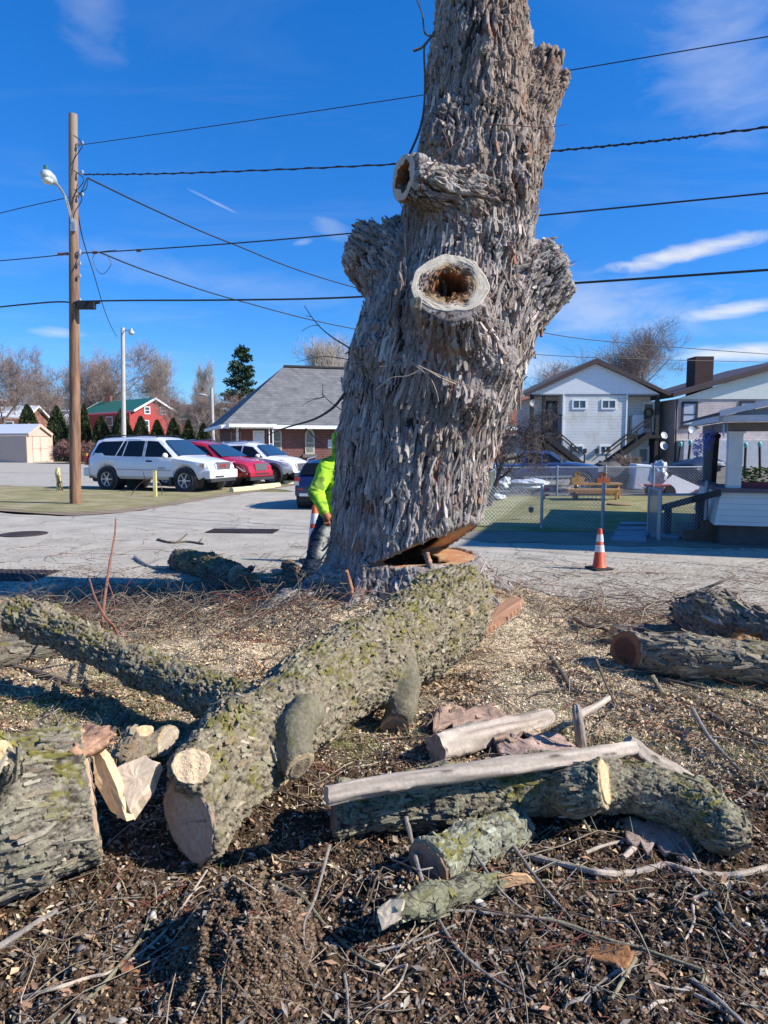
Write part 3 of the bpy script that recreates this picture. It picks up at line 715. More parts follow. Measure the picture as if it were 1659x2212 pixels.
    rt = mat('red_twig', (0.16, 0.06, 0.04), 0.7, var=.25, vs=30)
    gt = mat('grey_twig', (0.09, 0.075, 0.065), 0.8, var=.25, vs=30)
    def sprout(lists, m_, y, lab):
        mb = MB()
        for w0, w1, pts in lists:
            P = [RT(q[0], q[1], y + (q[2] if len(q) > 2 else 0)) for q in pts]
            P = spline(P, 4); n = len(P)
            mb.tube(P, [w0 + (w1 - w0)*i/(n - 1) for i in range(n)], 5)
        o_ = mb.build('twig', m_, t, True, rel=True); tag(o_, lab)
    sprout([(.010, .003, [(985, 830, .15), (950, 815), (915, 795), (880, 787), (820, 792)]), (.007, .002, [(915, 795), (880, 812), (845, 816), (812, 842)]), (.006, .002, [(905, 790), (875, 775), (855, 765)]), (.007, .003, [(890, 785), (925, 812), (940, 838), (948, 868)]),
            (.006, .002, [(900, 788), (960, 815), (1010, 832), (1075, 835)])], dt, 7.0, 'pale dead twigs forking across the middle of the trunk')
    sprout([(.008, .003, [(955, 395, .2), (915, 420, .1), (912, 390), (940, 350), (985, 310), (1028, 278), (1045, 272), (1075, 285)]), (.005, .002, [(1028, 278), (1010, 256), (993, 250)]), (.005, .002, [(1048, 268), (1120, 272), (1180, 275), (1225, 268)]), (.005, .002, [(955, 280), (965, 300), (973, 326)])], rt, 7.15, 'thin reddish twigs across the upper trunk')
    sprout([(.012, .008, [(885, 332), (905, 285), (915, 240), (918, 180), (916, 110), (920, 95)]), (.014, .010, [(893, 110), (915, 100), (940, 68)]), (.010, .004, [(940, 78), (918, 72), (912, 30), (896, -10), (880, -60)]), (.004, .003, [(905, 15), (912, -5)])], gt, 7.75, 'dark bent shoot rising along the upper left of the trunk')
    sprout([(.016, .008, [(748, 845), (720, 880), (680, 905), (630, 920)]), (.008, .003, [(630, 920), (600, 930), (570, 945)]), (.006, .003, [(760, 900), (715, 870), (695, 850)]), (.004, .002, [(700, 855), (690, 860), (660, 862)]), (.004, .002, [(697, 855), (697, 830)]), (.004, .002, [(700, 858), (670, 866), (650, 878)]),
            (.006, .004, [(660, 925), (680, 945), (700, 965)])], gt, 7.9, 'dark bare branch drooping left over the church')
    sprout([(.008, .003, [(770, 760), (720, 730), (685, 700), (657, 660)]), (.004, .002, [(672, 684), (660, 682)]), (.004, .002, [(690, 702), (670, 705), (650, 716)]), (.005, .002, [(760, 778), (700, 770), (640, 782)])], gt, 7.9, 'thin bare shoots reaching up left against the sky')
    return t
def spline(P, k=4):
    """Catmull-Rom through points"""
    P = [Vector(p) for p in P]; out = []
    for i in range(len(P) - 1):
        a = P[max(0, i-1)]; b = P[i]; c = P[i+1]; d = P[min(len(P)-1, i+2)]
        for j in range(k):
            t = j/k; out.append(0.5*((2*b) + (c - a)*t + (2*a - 5*b + 4*c - d)*t*t + (3*b - a - 3*c + d)*t**3))
    out.append(P[-1]); return out
def bark_slab(name, pts, w, th, parent=None, seed=0, c_in=(0.42, 0.2, 0.11), c_out=(0.2, 0.17, 0.15), curl=0.5, mats=None):
    """curved ragged slab of bark or split wood"""
    P = spline(pts, 6); n = len(P); K = 10; V = []; C = []
    rs = np.random.RandomState(seed)
    for i, p in enumerate(P):
        d = (P[min(i+1, n-1)] - P[max(0, i-1)]).normalized(); x, y, _ = frame(d)
        ww = w*(0.75 + 0.25*math.sin(PI*(i + 1)/(n + 1))) * (1 + 0.14*rs.randn())
        off = w*0.12*rs.randn()
        for j in range(K):
            f = j/(K-1)*2 - 1; e = (1 - f*f)*curl*w*0.5
            V.append(p + x*(f*ww/2 + off) + y*(e + 0.12*th*rs.randn())); C.append(np.array(c_in)*(0.75 + 0.5*rs.rand()))
        for j in range(K):
            f = 1 - j/(K-1)*2; e = (1 - f*f)*curl*w*0.5
            V.append(p + x*(f*ww/2 + off) + y*(e + th*(0.7 + 0.5*rs.rand()))); C.append(np.array(c_out)*(0.7 + 0.6*rs.rand()))
    T = 2*K; F = [(i*T + k, i*T + (k+1) % T, (i+1)*T + (k+1) % T, (i+1)*T + k) for i in range(n-1) for k in range(T)]
    F = np.array(F + [[k, T-1-k, T-2-k, k+1] for k in range(K-1)] + [[(n-1)*T + k + 1, (n-1)*T + T-2-k, (n-1)*T + T-1-k, (n-1)*T + k] for k in range(K-1)])
    return mk(name, [tuple(v) for v in V], F, bark_mat('slab_bark', amt=0.5), parent, False, np.array(C), rel=parent is not None)
trunk = build_trunk()
# ------------------------------------------------------------------ the lay of the land
MX, MY = 0.10, 6.85          # root mound under the maple
def ground_h(x, y):
    """height of the debris bank (smooth part)"""
    x = np.asarray(x, np.float32); y = np.asarray(y, np.float32)
    d = np.hypot((x - MX)/1.25, (y - MY)/1.05)
    h = 0.19*np.exp(-(d/1.15)**4) + 0.07
    edge = road_edge(x)
    return h*sstep(edge - y, -0.9, 0.5)
def road_edge(x):
    """the bank ends and the street begins at this depth"""
    x = np.asarray(x, np.float32)
    e = 7.5 - 0.85*sstep(x, 0.6, 2.6) + 0.16*np.sin(x*1.7) + 0.08*np.sin(x*4.1 + 1)
    return e + 0.9*np.exp(-((x - MX)/1.05)**2)
def zone_mat(name, base, fn): pass
def soil_mat():
    m, t, b = newmat('soil_litter')
    co = t.add('ShaderNodeTexCoord').outputs['Object']
    base = t.add('ShaderNodeAttribute', attribute_name='Col').outputs[0]
    n1 = t.noise(co, 60, 6, 0.75); n2 = t.noise(co, 220, 4, 0.7); n3 = t.noise(co, 14, 4, 0.6)
    f = t.add('ShaderNodeMapRange', i_Value=n1, i_From_Min=0.3, i_From_Max=0.7, i_To_Min=0.5, i_To_Max=1.5).outputs[0]
    f2 = t.add('ShaderNodeMapRange', i_Value=n2, i_From_Min=0.3, i_From_Max=0.7, i_To_Min=0.6, i_To_Max=1.45).outputs[0]
    f = t.math('MULTIPLY', f, f2)
    g = t.add('ShaderNodeCombineColor', i_0=f, i_1=f, i_2=f).outputs[0]
    colr = t.mix(1.0, base, g, 'MULTIPLY')
    t.put(b.inputs['Base Color'], colr); b.inputs['Roughness'].default_value = 0.95; b.inputs['Specular IOR Level'].default_value = 0.15
    h = t.math('ADD', t.math('MULTIPLY', n1, 1.0), t.math('MULTIPLY', n2, 0.4))
    bn = t.add('ShaderNodeBump', i_Height=h, i_Strength=0.9, i_Distance=0.02); t.put(b.inputs['Normal'], bn.outputs[0])
    return m
def lerp(a, b, t): return a + (b - a)*t
SOILC = np.array((0.105, 0.066, 0.040)); LITTER = np.array((0.46, 0.355, 0.23)); SAWD = np.array((0.84, 0.68, 0.47)); GRASSC = np.array((0.13, 0.15, 0.045)); STRAW = np.array((0.42, 0.34, 0.19))
def zones(x, y):
    """weights: soil (near), sawdust (round the stump and the middle), grass"""
    P = np.stack([x, y, np.zeros_like(x)], 1)
    n = fbm(P*1.3 + 5, 4); n2 = fbm(P*4 + 11, 3)
    soil = 1 - sstep(y + 0.35*n + 0.25*n2 - 0.20*np.maximum(x - 0.4, 0)*0 , 3.2, 3.9)
    soil = soil*(1 - 0.75*sstep(x, 0.75, 1.5)*sstep(y, 2.9, 3.3))
    d = np.hypot((x - 0.45)/2.7, (y - 5.7)/1.8)
    saw = np.exp(-d**3)*sstep(n + 0.6*n2, -0.75, 0.35)
    grass = sstep(n + 0.8*n2 + 0.35*sstep(x, 1.2, 2.4)*(1 - sstep(y, 4.5, 5.4)), 0.05, 0.65)*(1 - soil)*(1 - 0.8*saw)
    return soil, saw, grass
def build_bank():
    rings = []; r = 1.05
    while r < 9.9: rings.append(r); r *= 1 + (0.0029 if r < 7.5 else 0.006)
    rings = np.array(rings)
    a = np.concatenate([np.linspace(-66, -33, 70)[:-1], np.linspace(-33, 33, 470), np.linspace(33, 66, 70)[1:]])*PI/180
    A, Rr = np.meshgrid(a, rings, indexing='ij'); x = (np.sin(A)*Rr).ravel(); y = (np.cos(A)*Rr).ravel()
    P = np.stack([x, y, np.zeros_like(x)], 1).astype(np.float32)
    soil, saw, grass = zones(x, y)
    h = ground_h(x, y)
    inn = sstep(road_edge(x) - y, -0.15, 0.35)
    wv_ = np.stack([perlin(P*7), perlin(P*7 + 9), 0*x], 1)
    clod = worley(P*np.array((9, 9, 1)) + np.stack([perlin(P*6), perlin(P*6 + 9), 0*x], 1)*0.6)[0]
    lump = np.clip(0.75 - clod, 0, 1); lump2 = np.clip(.55 - worley(P*np.array((4.2, 4.2, 1)) + .25*wv_ + 5)[0], 0, 1)*sstep(perlin(P*1.9 + 8), -.2, .4)
    big = fbm(P*1.1 + 3, 3); mid = fbm(P*5, 3); fine = fbm(P*22, 3); vf = fbm(P*70, 2)
    z = h + inn*(big*0.035 + mid*0.018 + soil*(lump*0.026 + lump2*.05 + fine*0.015 + vf*0.0055) + (1 - soil)*(fine*0.009 + vf*0.004))
    z = z - 0.055*sstep(y - road_edge(x), 0.05, 0.6)
    # the torn-up heap near the viewer and hollows beside it
    for cx, cy, rx, ry, hh in CLODS: 
        d = np.hypot((x - cx)/rx, (y - cy)/ry); z += hh*np.exp(-d**3)*(1 + 0.22*fine + 0.25*mid)
    col = lerp3(np.tile(LITTER, (len(x), 1)), np.tile(SAWD, (len(x), 1)), saw)
    col = lerp3(col, np.tile(GRASSC*0.9 + STRAW*0.25, (len(x), 1)), grass*0.8)
    col = lerp3(col, np.tile(SOILC, (len(x), 1)), soil)
    tone = 0.8 + 0.45*perlin(P*2.5 + 50) + 0.35*fine
    far = sstep(y - road_edge(x), -0.3, 0.2)
    col = lerp3(col*np.clip(tone, 0.4, 1.5)[:, None], np.tile(np.array((0.30, 0.25, 0.19)), (len(x), 1)), far)
    ni, nj = A.shape; i, j = np.meshgrid(np.arange(ni - 1), np.arange(nj - 1), indexing='ij'); k = (i*nj + j).ravel()
    F = np.stack([k, k + 1, k + nj + 1, k + nj], 1)
    o = mk('debris_bank', np.stack([x, y, z], 1), F, soil_mat(), None, True, np.clip(col, 0, 1)); tag(o, kind='structure')
    return o, (a, rings, z.reshape(A.shape))
CLODS = [(-0.42, 2.02, 0.17, 0.21, 0.17), (0.05, 2.28, 0.14, 0.12, 0.06), (-0.9, 1.75, 0.2, 0.2, 0.04), (0.62, 1.85, 0.25, 0.18, 0.03), (1.15, 2.2, 0.2, 0.15, 0.05), (0.4, 2.75, 0.3, 0.2, -0.035), (-0.5, 2.55, 0.3, 0.18, -0.035)]
bank, BANK = build_bank()
def gz(x, y):
    """height of the built bank at a point"""
    a, r, Z = BANK; x = np.atleast_1d(np.asarray(x, np.float64)); y = np.atleast_1d(np.asarray(y, np.float64))
    th = np.arctan2(x, y); rr = np.hypot(x, y)
    i = np.clip(np.searchsorted(a, th), 0, len(a) - 1); j = np.clip(np.searchsorted(r, rr), 0, len(r) - 1)
    z = Z[i, j]; z = np.where(rr > r[-1] - 0.05, 0.0, z)
    return z if len(z) > 1 else float(z[0])
def onbank(u, v, lift=0.0):
    p = G(u, v, 0.0)
    for _ in range(8): p = G(u, v, gz(p.x, p.y) + lift)
    return p
# ------------------------------------------------------------------ streets, lots and lawns as thin sheets
def asphalt(name, c1, c2, sc=1.0, crack=True, agg=0.45):
    m, t, b = newmat(name)
    co = t.add('ShaderNodeTexCoord').outputs['Object']
    n = t.noise(co, 130*sc, 3, 0.8); n2 = t.noise(co, 1.3, 6, 0.65); n3 = t.noise(co, 30*sc, 4, 0.7)
    base = t.mix(t.add('ShaderNodeMapRange', i_Value=n2, i_From_Min=0.35, i_From_Max=0.7).outputs[0], c4(c1), c4(c2))
    f = t.add('ShaderNodeMapRange', i_Value=n, i_From_Min=0.3, i_From_Max=0.7, i_To_Min=1 - agg, i_To_Max=1 + agg).outputs[0]
    f = t.math('MULTIPLY', f, t.add('ShaderNodeMapRange', i_Value=n3, i_From_Min=0.3, i_From_Max=0.7, i_To_Min=0.8, i_To_Max=1.18).outputs[0])
    if crack:
        w = t.add('ShaderNodeTexVoronoi', feature='DISTANCE_TO_EDGE', i_Vector=t.add('ShaderNodeVectorMath', operation='ADD', i_0=co, i_1=t.add('ShaderNodeTexNoise', i_Vector=co, i_Scale=1.5, i_Detail=5).outputs[1]).outputs[0], i_Scale=0.33)
        k = t.add('ShaderNodeMapRange', i_Value=w.outputs[0], i_From_Min=0.002, i_From_Max=0.009, i_To_Min=0.55, i_To_Max=1.0).outputs[0]
        f = t.math('MULTIPLY', f, k)
    g = t.add('ShaderNodeCombineColor', i_0=f, i_1=f, i_2=f).outputs[0]
    t.put(b.inputs['Base Color'], t.mix(1.0, base, g, 'MULTIPLY')); b.inputs['Roughness'].default_value = 0.9; b.inputs['Specular IOR Level'].default_value = 0.25
    bn = t.add('ShaderNodeBump', i_Height=n, i_Strength=0.5, i_Distance=0.006); t.put(b.inputs['Normal'], bn.outputs[0])
    return m
def grass_mat(name, c1, c2, c3, sc=1.0):
    m, t, b = newmat(name)
    co = t.add('ShaderNodeTexCoord').outputs['Object']
    n = t.noise(co, 26*sc, 6, 0.8); n2 = t.noise(co, 1.1, 5, 0.6); n3 = t.noise(co, 90*sc, 3, 0.8)
    a = t.mix(t.add('ShaderNodeMapRange', i_Value=n, i_From_Min=0.38, i_From_Max=0.62).outputs[0], c4(c1), c4(c2))
    a = t.mix(t.add('ShaderNodeMapRange', i_Value=t.math('ADD', t.math('MULTIPLY', n2, 0.6), t.math('MULTIPLY', n3, 0.4)), i_From_Min=0.46, i_From_Max=0.62).outputs[0], a, c4(c3))
    t.put(b.inputs['Base Color'], a); b.inputs['Roughness'].default_value = 0.95; b.inputs['Specular IOR Level'].default_value = 0.1
    bn = t.add('ShaderNodeBump', i_Height=t.math('ADD', n, n3), i_Strength=0.8, i_Distance=0.03); t.put(b.inputs['Normal'], bn.outputs[0])
    return m
def sheet(name, outline, z, m, kind='structure', wob=0.12, step=0.35, seed=0):
    """a thin flat sheet with a slightly ragged outline"""
    P = []; n = len(outline)
    for i in range(n):
        a = Vector(outline[i][:2]); b = Vector(outline[(i+1) % n][:2]); L = (b - a).length; k = max(1, min(60, int(L/step)))
        for j in range(k): P.append(a + (b - a)*j/k)
    if wob:
        Q = np.array([(p.x, p.y, seed + 0.5) for p in P], np.float32); w = perlin(Q*1.3)*wob*2.0; w2 = perlin(Q*1.3 + 50)*wob*2.0
        P = [(p.x + float(w[i]), p.y + float(w2[i])) for i, p in enumerate(P)]
    bm = bmesh.new(); vs = [bm.verts.new((p[0], p[1], z)) for p in P]; f = bm.faces.new(vs)
    bmesh.ops.triangulate(bm, faces=[f]); bmesh.ops.recalc_face_normals(bm, faces=bm.faces)
    if bm.faces[0].normal.z < 0: bmesh.ops.reverse_faces(bm, faces=bm.faces)
    me = bpy.data.meshes.new(name); bm.to_mesh(me); bm.free(); me.materials.append(m)
    o = bpy.data.objects.new(name, me); COL.objects.link(o)
    return tag(o, kind=kind)
def gp(*uv): return [tuple(G(u, v)[:2]) for u, v in uv]
m_field = grass_mat('field_grass', (0.12, 0.12, 0.04), (0.24, 0.20, 0.09), (0.30, 0.24, 0.13), 0.5)
o = sheet('ground', [(-900, -60), (900, -60), (900, 1500), (-900, 1500)], -0.012, m_field, wob=0)
m_road = asphalt('street_surface', (0.34, 0.30, 0.24), (0.48, 0.43, 0.35))
m_lot = asphalt('lot_surface', (0.37, 0.33, 0.27), (0.43, 0.385, 0.32), 0.6)
sheet('street', [(-70, 6.0), (70, 5.4), (70, 10.6), (12, 10.9), (3, 11.6), (2.0, 11.7), (-0.8, 14.5), (-1.5, 19.0), (-2.0, 24.0), (-10.5, 24.2)] + gp((500, 1062), (330, 1100), (250, 1108), (150, 1115), (0, 1106)) + [(-70, 17.5)], -0.004, m_road, wob=0.15)
sheet('parking_lot', gp((-300, 1049), (0, 1049), (170, 1052), (330, 1056), (520, 1048)) + [(-2.5, 23.5), (6, 22.6), (6, 34), (-6, 48.5)] + gp((470, 1003), (0, 997), (-300, 997)), 0.0, m_lot, wob=0.12)
m_verge = grass_mat('verge_grass', (0.19, 0.18, 0.07), (0.36, 0.31, 0.16), (0.44, 0.37, 0.23), 1.0)
sheet('grass_verge', gp((-300, 1050), (0, 1050), (180, 1054), (330, 1060), (520, 1047), (640, 1037), (650, 1043), (560, 1056), (430, 1075), (330, 1093), (250, 1103), (150, 1109), (0, 1099), (-300, 1095)), 0.008, m_verge, wob=0.14)
sheet('dirt_edge', gp((-300, 1100), (0, 1104), (150, 1114), (260, 1108), (345, 1096), (450, 1078), (570, 1059), (655, 1046), (655, 1038), (520, 1048), (330, 1078), (150, 1098), (0, 1088), (-300, 1086)), 0.003, asphalt('verge_dirt', (0.22, 0.16, 0.11), (0.30, 0.23, 0.16), 1, False), wob=0.03, seed=4)
m_dirt = asphalt('dirt_gravel', (0.19, 0.155, 0.12), (0.26, 0.22, 0.17), 0.8, False, 0.5)
sheet('dirt_verge', [(-1.0, 13.8), (1.8, 11.8), (6, 11.0), (30, 10.0), (30, 13.2), (1.0, 14.4)], 0.002, m_dirt, wob=0.14, seed=2)
m_lawn = grass_mat('lawn_grass', (0.17, 0.18, 0.06), (0.30, 0.28, 0.12), (0.40, 0.35, 0.19), 1.0)
sheet('lawn', [(-0.6, 13.6), (4.6, 13.0), (11, 12.6), (12, 22.0), (3.0, 22.4), (-0.6, 22.6)], 0.007, m_lawn, wob=0.08, seed=9)
sheet('yard_dirt', [(-2, 22.4), (3, 22.2), (30, 21.6), (34, 46), (-2, 46)], 0.004, asphalt('yard_soil', (0.12, 0.10, 0.08), (0.20, 0.17, 0.13), 0.6, False, 0.5), wob=0.2, seed=6)
# ------------------------------------------------------------------ felled wood
MOSS = np.array((0.15, 0.13, 0.022)); LICH = np.array((0.33, 0.31, 0.20)); BGREY = np.array((0.28, 0.225, 0.155))
SMOOTHB = mat('smooth_bark', (0.22, 0.2, 0.16), 0.85, var=.25, vs=20, bump=.4, bs=60)
def log_mesh(name, limbs, parent, vox, cuts=(), pw=0.045, pl=0.14, amp=0.012, moss=0.5, lich=0.5, seed=1.0, extra=None, subs=(), ks=0.06, smooth_limbs=(), base=BGREY, fine_amp=0.004, kk=0.05, shag=0.5, sub=1, ns=1.0, dens=520):
    """one barked log: limbs is a list of node lists (x,y,z,r); cuts maps limb index to [(point, normal)]"""
    al = [n for l in limbs for n in l]
    lo = np.min([np.array(n[:3]) - n[3] for n in al], 0) - 0.06; hi = np.max([np.array(n[:3]) + n[3] for n in al], 0) + 0.06
    S = SDF(lo, hi, vox); cuts = dict(cuts)
    for i, l in enumerate(limbs): S.limb(l, k=0.004 if i == 0 else kk, ks=ks, cut=cuts.get(i, ()))
    for s_ in subs: S.sub(s_)
    V, F = finish_sdf(S, 1, sub); N = vnormals(V, F)
    cm = np.zeros(len(V), np.float32)
    for i, cl in cuts.items():
        for p, n in cl:
            nn = np.array(Vector(n).normalized(), np.float32)
            lr = min(limbs[i], key=lambda q_: (Vector(q_[:3]) - Vector(p)).length)[3]
            q = (np.abs((V - np.array(p, np.float32)) @ nn) < 0.010) & (N @ nn > 0.8) & (np.linalg.norm(V - np.array(p, np.float32), axis=1) < lr*1.5); cm = np.maximum(cm, q)
    H, C, I = bark_relief(V*ns, [[(q[0]*ns, q[1]*ns, q[2]*ns, q[3]*ns) for q in l] for l in limbs], pw*ns, pl*ns, 0.05, seed, warp=0.25, shag=shag)
    nz = fbm(V*6 + seed, 3); nf = fbm(V*22 + seed, 3); up = N[:, 2]
    sm = np.zeros(len(V), np.float32)
    if smooth_limbs:
        ds = np.full(len(V), 9.0, np.float32); dm = np.full(len(V), 9.0, np.float32)
        for i, l in enumerate(limbs):
            for a, b in zip(l[:-1], l[1:]):
                e = roundcone(V, a[:3], b[:3], a[3], b[3])
                if i in smooth_limbs: ds = np.minimum(ds, e)
                else: dm = np.minimum(dm, e)
        sm = sstep(dm - ds, 0.0, 0.03)
    a_ = amp*(1 - cm)*(1 - 0.80*sm)
    V2 = V + N*((H - 0.4)*a_ + nz*amp*0.5*(1 - cm)*(1 - .6*sm) + nf*fine_amp*(1 - cm)*(1 - .7*sm))[:, None]
    col = lerp3(np.array((0.055, 0.045, 0.035)), lerp3(base*0.72, base*1.25, I), np.maximum(sstep(C*0.7 + H*0.4, 0.1, 0.6), sm))
    col = lerp3(col, LICH, lich*sstep(fbm(V*17 + 31 + seed, 3), 0.1, 0.35)*sstep(H, 0.3, 0.6)*(1 - sm))
    mo = sstep(fbm(V*7 + 9 + seed, 3) + 0.55*up + 0.35*nf, 0.75 - moss*0.8, 1.35 - moss*0.8)
    mo = mo*sstep(fbm(V*38 + seed, 2) + 0.3*(0.5 - H), -0.25, 0.25)
    col = lerp3(col, lerp3(MOSS*0.5, MOSS*1.45, sstep(nf, -0.5, 0.5)), mo*0.8*(1 - cm))
    col = lerp3(col, np.array((0.15, 0.14, 0.095)), sm*0.6)
    col = lerp3(col, CREAM*0.8, cm)
    if extra is not None: col = extra(V, N, col)
    o_ = mk(name, V2, F, bark_mat('log_bark', bs=130, amt=0.6), parent, False, np.clip(col, 0, 1), rel=True)
    if dens:
        N2 = vnormals(V2, F)
        def keep(c, nn, fi):
            k = np.ones(len(c), bool)
            for cl in cuts.values():
                for p, n in cl: k &= ~((np.abs((c - np.array(p)) @ np.array(Vector(n).normalized())) < .05) & (np.linalg.norm(c - np.array(p), axis=1) < .3))
            return k & ((cm + sm)[F[fi]].max(1) < .1) & (fbm(c*5 + seed, 2) > -.5)
        def tint(c, nn, C, rs):
            n1 = fbm(c*17 + 31 + seed, 3); C = lerp3(C, LICH, lich*sstep(n1, .05, .35)*.8)
            n2 = fbm(c*7 + 9 + seed, 3) + .5*nn[:, 2] + .35*fbm(c*30, 2); return lerp3(C, MOSS*(.6 + rs.rand(len(c), 1)), sstep(n2, .75 - moss*.8, 1.3 - moss*.8)*.85)
        PL = np.array([base, base*1.25, base*.7, base*1.45, base*.9*np.array((1.1, .95, .85))])
        plates('bark_plates', V2, F, N2, limbs, parent, dens, pw*.7, pl*1.3, amp*.22, PL, int(seed*10), keep, tint, m=bark_mat('log_bark', bs=130, amt=.6))
    return o_
def rn(u, v, px, lift=0.0):
    p, r = rest(u, v, px, lift); z = gz(p.x, p.y)
    p, r = rest(u, v, px, lift + z); return (p.x, p.y, p.z, r)
def at_h(u, v, px, h):
    """node whose centre stands h above the ground datum"""
    p = G(u, v, h); return (p.x, p.y, p.z, rpx(p, px))
def v3(n): return Vector(n[:3])
def jit(): pass
def wedge_chip(name, lab, pts, th, par, seed, c=(0.62, 0.45, 0.28)):
    """flat split piece of fresh wood from its outline"""
    P = [Vector(p) for p in pts]; n = (P[1] - P[0]).cross(P[2] - P[0]).normalized(); rs = np.random.RandomState(seed)
    c0 = sum(P, Vector())/len(P); V = []; C = []
    out = []; out0 = []
    for i in range(len(P)):
        a, b = P[i], P[(i+1) % len(P)]; m = max(2, int((b - a).length/0.02))
        for j in range(m): out0.append(a + (b - a)*j/m); out.append(out0[-1] + Vector(rs.randn(3))*0.004)
    K = len(out); rings = (1.0, 0.96, 0.6, 0.3)
    for sgn in (1, -1):
        for f in rings:
            for q in (out if f == 1 else out0): V.append(c0 + (q - c0)*f + n*sgn*(th/2*(1.0 if f < 1 else 0.55)) + n*0.0008*rs.randn()); C.append(np.array(c)*(0.82 + 0.3*rs.rand()))
        V.append(c0 + n*sgn*th/2); C.append(np.array(c))
    F = []; M = K*len(rings) + 1
    for s_ in (0, 1):
        o = s_*M
        for r in range(len(rings) - 1):
            for k in range(K): F.append([o + r*K + k, o + r*K + (k+1) % K, o + (r+1)*K + (k+1) % K, o + (r+1)*K + k][::1 if s_ == 0 else -1])
        for k in range(K): F.append([o + (len(rings)-1)*K + k, o + (len(rings)-1)*K + (k+1) % K, o + M - 1][::1 if s_ == 0 else -1])
    for k in range(K): F.append([k, M + k, M + (k+1) % K, (k+1) % K])
    o = mk(name, [tuple(v) for v in V], F, wood_mat(), par, False, np.array(C), rel=par is not None)
    if lab: tag(o, lab)
    return o
def main_log():
    A = rn(402, 1782, 78); B = rn(532, 1622, 92, .03); C = rn(656, 1520, 87, .05); D = rn(797, 1432, 86, .08); E = rn(900, 1372, 90, .05); Fz = rn(965, 1320, 88, .04); Gn = rn(998, 1286, 62, .1)
    P0 = v3(A); ax = (v3(A) - v3(B)).normalized()
    cn = (ax + Vector((-0.62, -0.05, 0.22))).normalized()
    cp = P0 - ax*0.02
    ext = v3(A) + ax*0.35
    trunk_ = [(ext.x, ext.y, ext.z, A[3]), A, B, C, D, E, Fz, Gn]
    # left limb rising off the log
    L = [(v3(B).x + .10, v3(B).y + .35, 0.30, 0.15), at_h(440, 1497, 40, 0.30), at_h(300, 1440, 34, 0.36), at_h(180, 1385, 33, 0.44), at_h(90, 1345, 35, 0.52), at_h(34, 1328, 31, 0.56), at_h(-20, 1305, 30, 0.6)]
    lcp = v3(at_h(22, 1325, 30, .56)); lcn = Vector((-0.9, -0.1, 0.25))
    # sawn stub facing the viewer
    s0 = v3(B) + Vector((-0.05, -0.02, 0.12)); sc_ = R(413, 1655, P0.y - 0.02); sn = (Vector((0, 0, CAMZ)) - sc_ + Vector((-0.15, 0, 0.35))).normalized(); sr = rpx(sc_, 37)
    st_ = [(s0.x, s0.y, s0.z, 0.12), (sc_.x - sn.x*.08, sc_.y - sn.y*.08, sc_.z - sn.z*.08, sr*1.03), (sc_.x + sn.x*.1, sc_.y + sn.y*.1, sc_.z + sn.z*.1, sr)]
    # two smooth hooked branch stubs on the near side
    def hook(pts, y0, dy): return [(lambda q, y_: (q.x, q.y, q.z, rpx(q, pts[i][2])))(R(pts[i][0], pts[i][1], y0 + dy[i]), 0) for i in range(len(pts))]
    yB = (B[1] + C[1])/2
    h1 = hook([(662, 1540, 40), (640, 1572, 28), (634, 1612, 24), (648, 1658, 26)], yB, [-0.20, -0.32, -0.38, -0.42])
    yD = (D[1] + E[1])/2 - 0.02
    h2 = hook([(835, 1420, 44), (864, 1438, 29), (878, 1480, 24), (870, 1525, 25), (852, 1575, 25)], yD, [-0.16, -0.36, -0.44, -0.50, -0.54])
    c1 = v3(h1[-1]); n1 = Vector((0.28, -0.30, -0.6)).normalized(); n1 = Vector((0.55, -0.62, -0.35)).normalized()
    c2 = v3(h2[-1]); n2 = Vector((-0.05, -0.80, -0.35)).normalized()
    h1.append((c1.x + .02, c1.y - .05, c1.z - .06, h1[-1][3])); h2.append((c2.x - .01, c2.y - .06, c2.z - .05, h2[-1][3]))
    kn = R(1012, 1319, Fz[1] - Fz[3]*0.99); 
    lumps = [[rn(985, 1345, 50, .08), rn(960, 1372, 44, .02)], [(C[0], C[1], C[2] + .06, C[3]*.9), (D[0] - .1, D[1] - .05, D[2] + .05, D[3]*.85)]]
    t = thing('felled_log', 'long thick mossy log lying from the stump down to a pale slanting sawn end', 'log', (P0.x, P0.y, 0.05))
    body = log_mesh('trunk', [trunk_, L, st_, h1, h2] + lumps, t, 0.0135, {0: [(cp, cn)], 1: [(lcp, lcn)], 2: [(sc_, sn)], 3: [(c1, n1)], 4: [(c2, n2)]}, pw=0.021, pl=0.042, amp=0.022, moss=0.68, lich=0.5, seed=2.0, smooth_limbs=(3, 4), ks=0.08, base=np.array((0.275, 0.225, 0.15)))
    r = A[3]
    cut_disc('cut_face', cp, cn, r*1.05, r*1.05/abs(cn.dot(ax)), t, seed=3.3, up=(ax - cn*ax.dot(cn)), rim=np.array((0.50, 0.36, 0.25)), mid=np.array((0.52, 0.40, 0.29)), core=None)
    cut_disc('cut_face', sc_ + sn*.002, sn, sr*1.06, sr*1.0, t, seed=1.9, rim=np.array((0.68, 0.50, 0.30)), mid=np.array((0.70, 0.51, 0.31)))
    cut_disc('cut_face', c1, n1, h1[-2][3]*1.02, h1[-2][3], t, seed=5.1, rim=np.array((0.3, 0.24, 0.16)), mid=np.array((0.28, 0.2, 0.13)))
    cut_disc('cut_face', c2, n2, h2[-2][3]*1.02, h2[-2][3], t, seed=6.1, rim=np.array((0.3, 0.25, 0.17)), mid=np.array((0.28, 0.22, 0.15)))
    kd = (Vector((0, 0, CAMZ)) - kn).normalized() + Vector((0.3, 0, 0.1)); kr = rpx(kn, 10)
    cut_disc('cut_face', kn + kd.normalized()*.03, kd, kr, kr*1.2, t, seed=7.7, rim=np.array((0.7, 0.5, 0.28)), mid=np.array((0.62, 0.4, 0.2)))
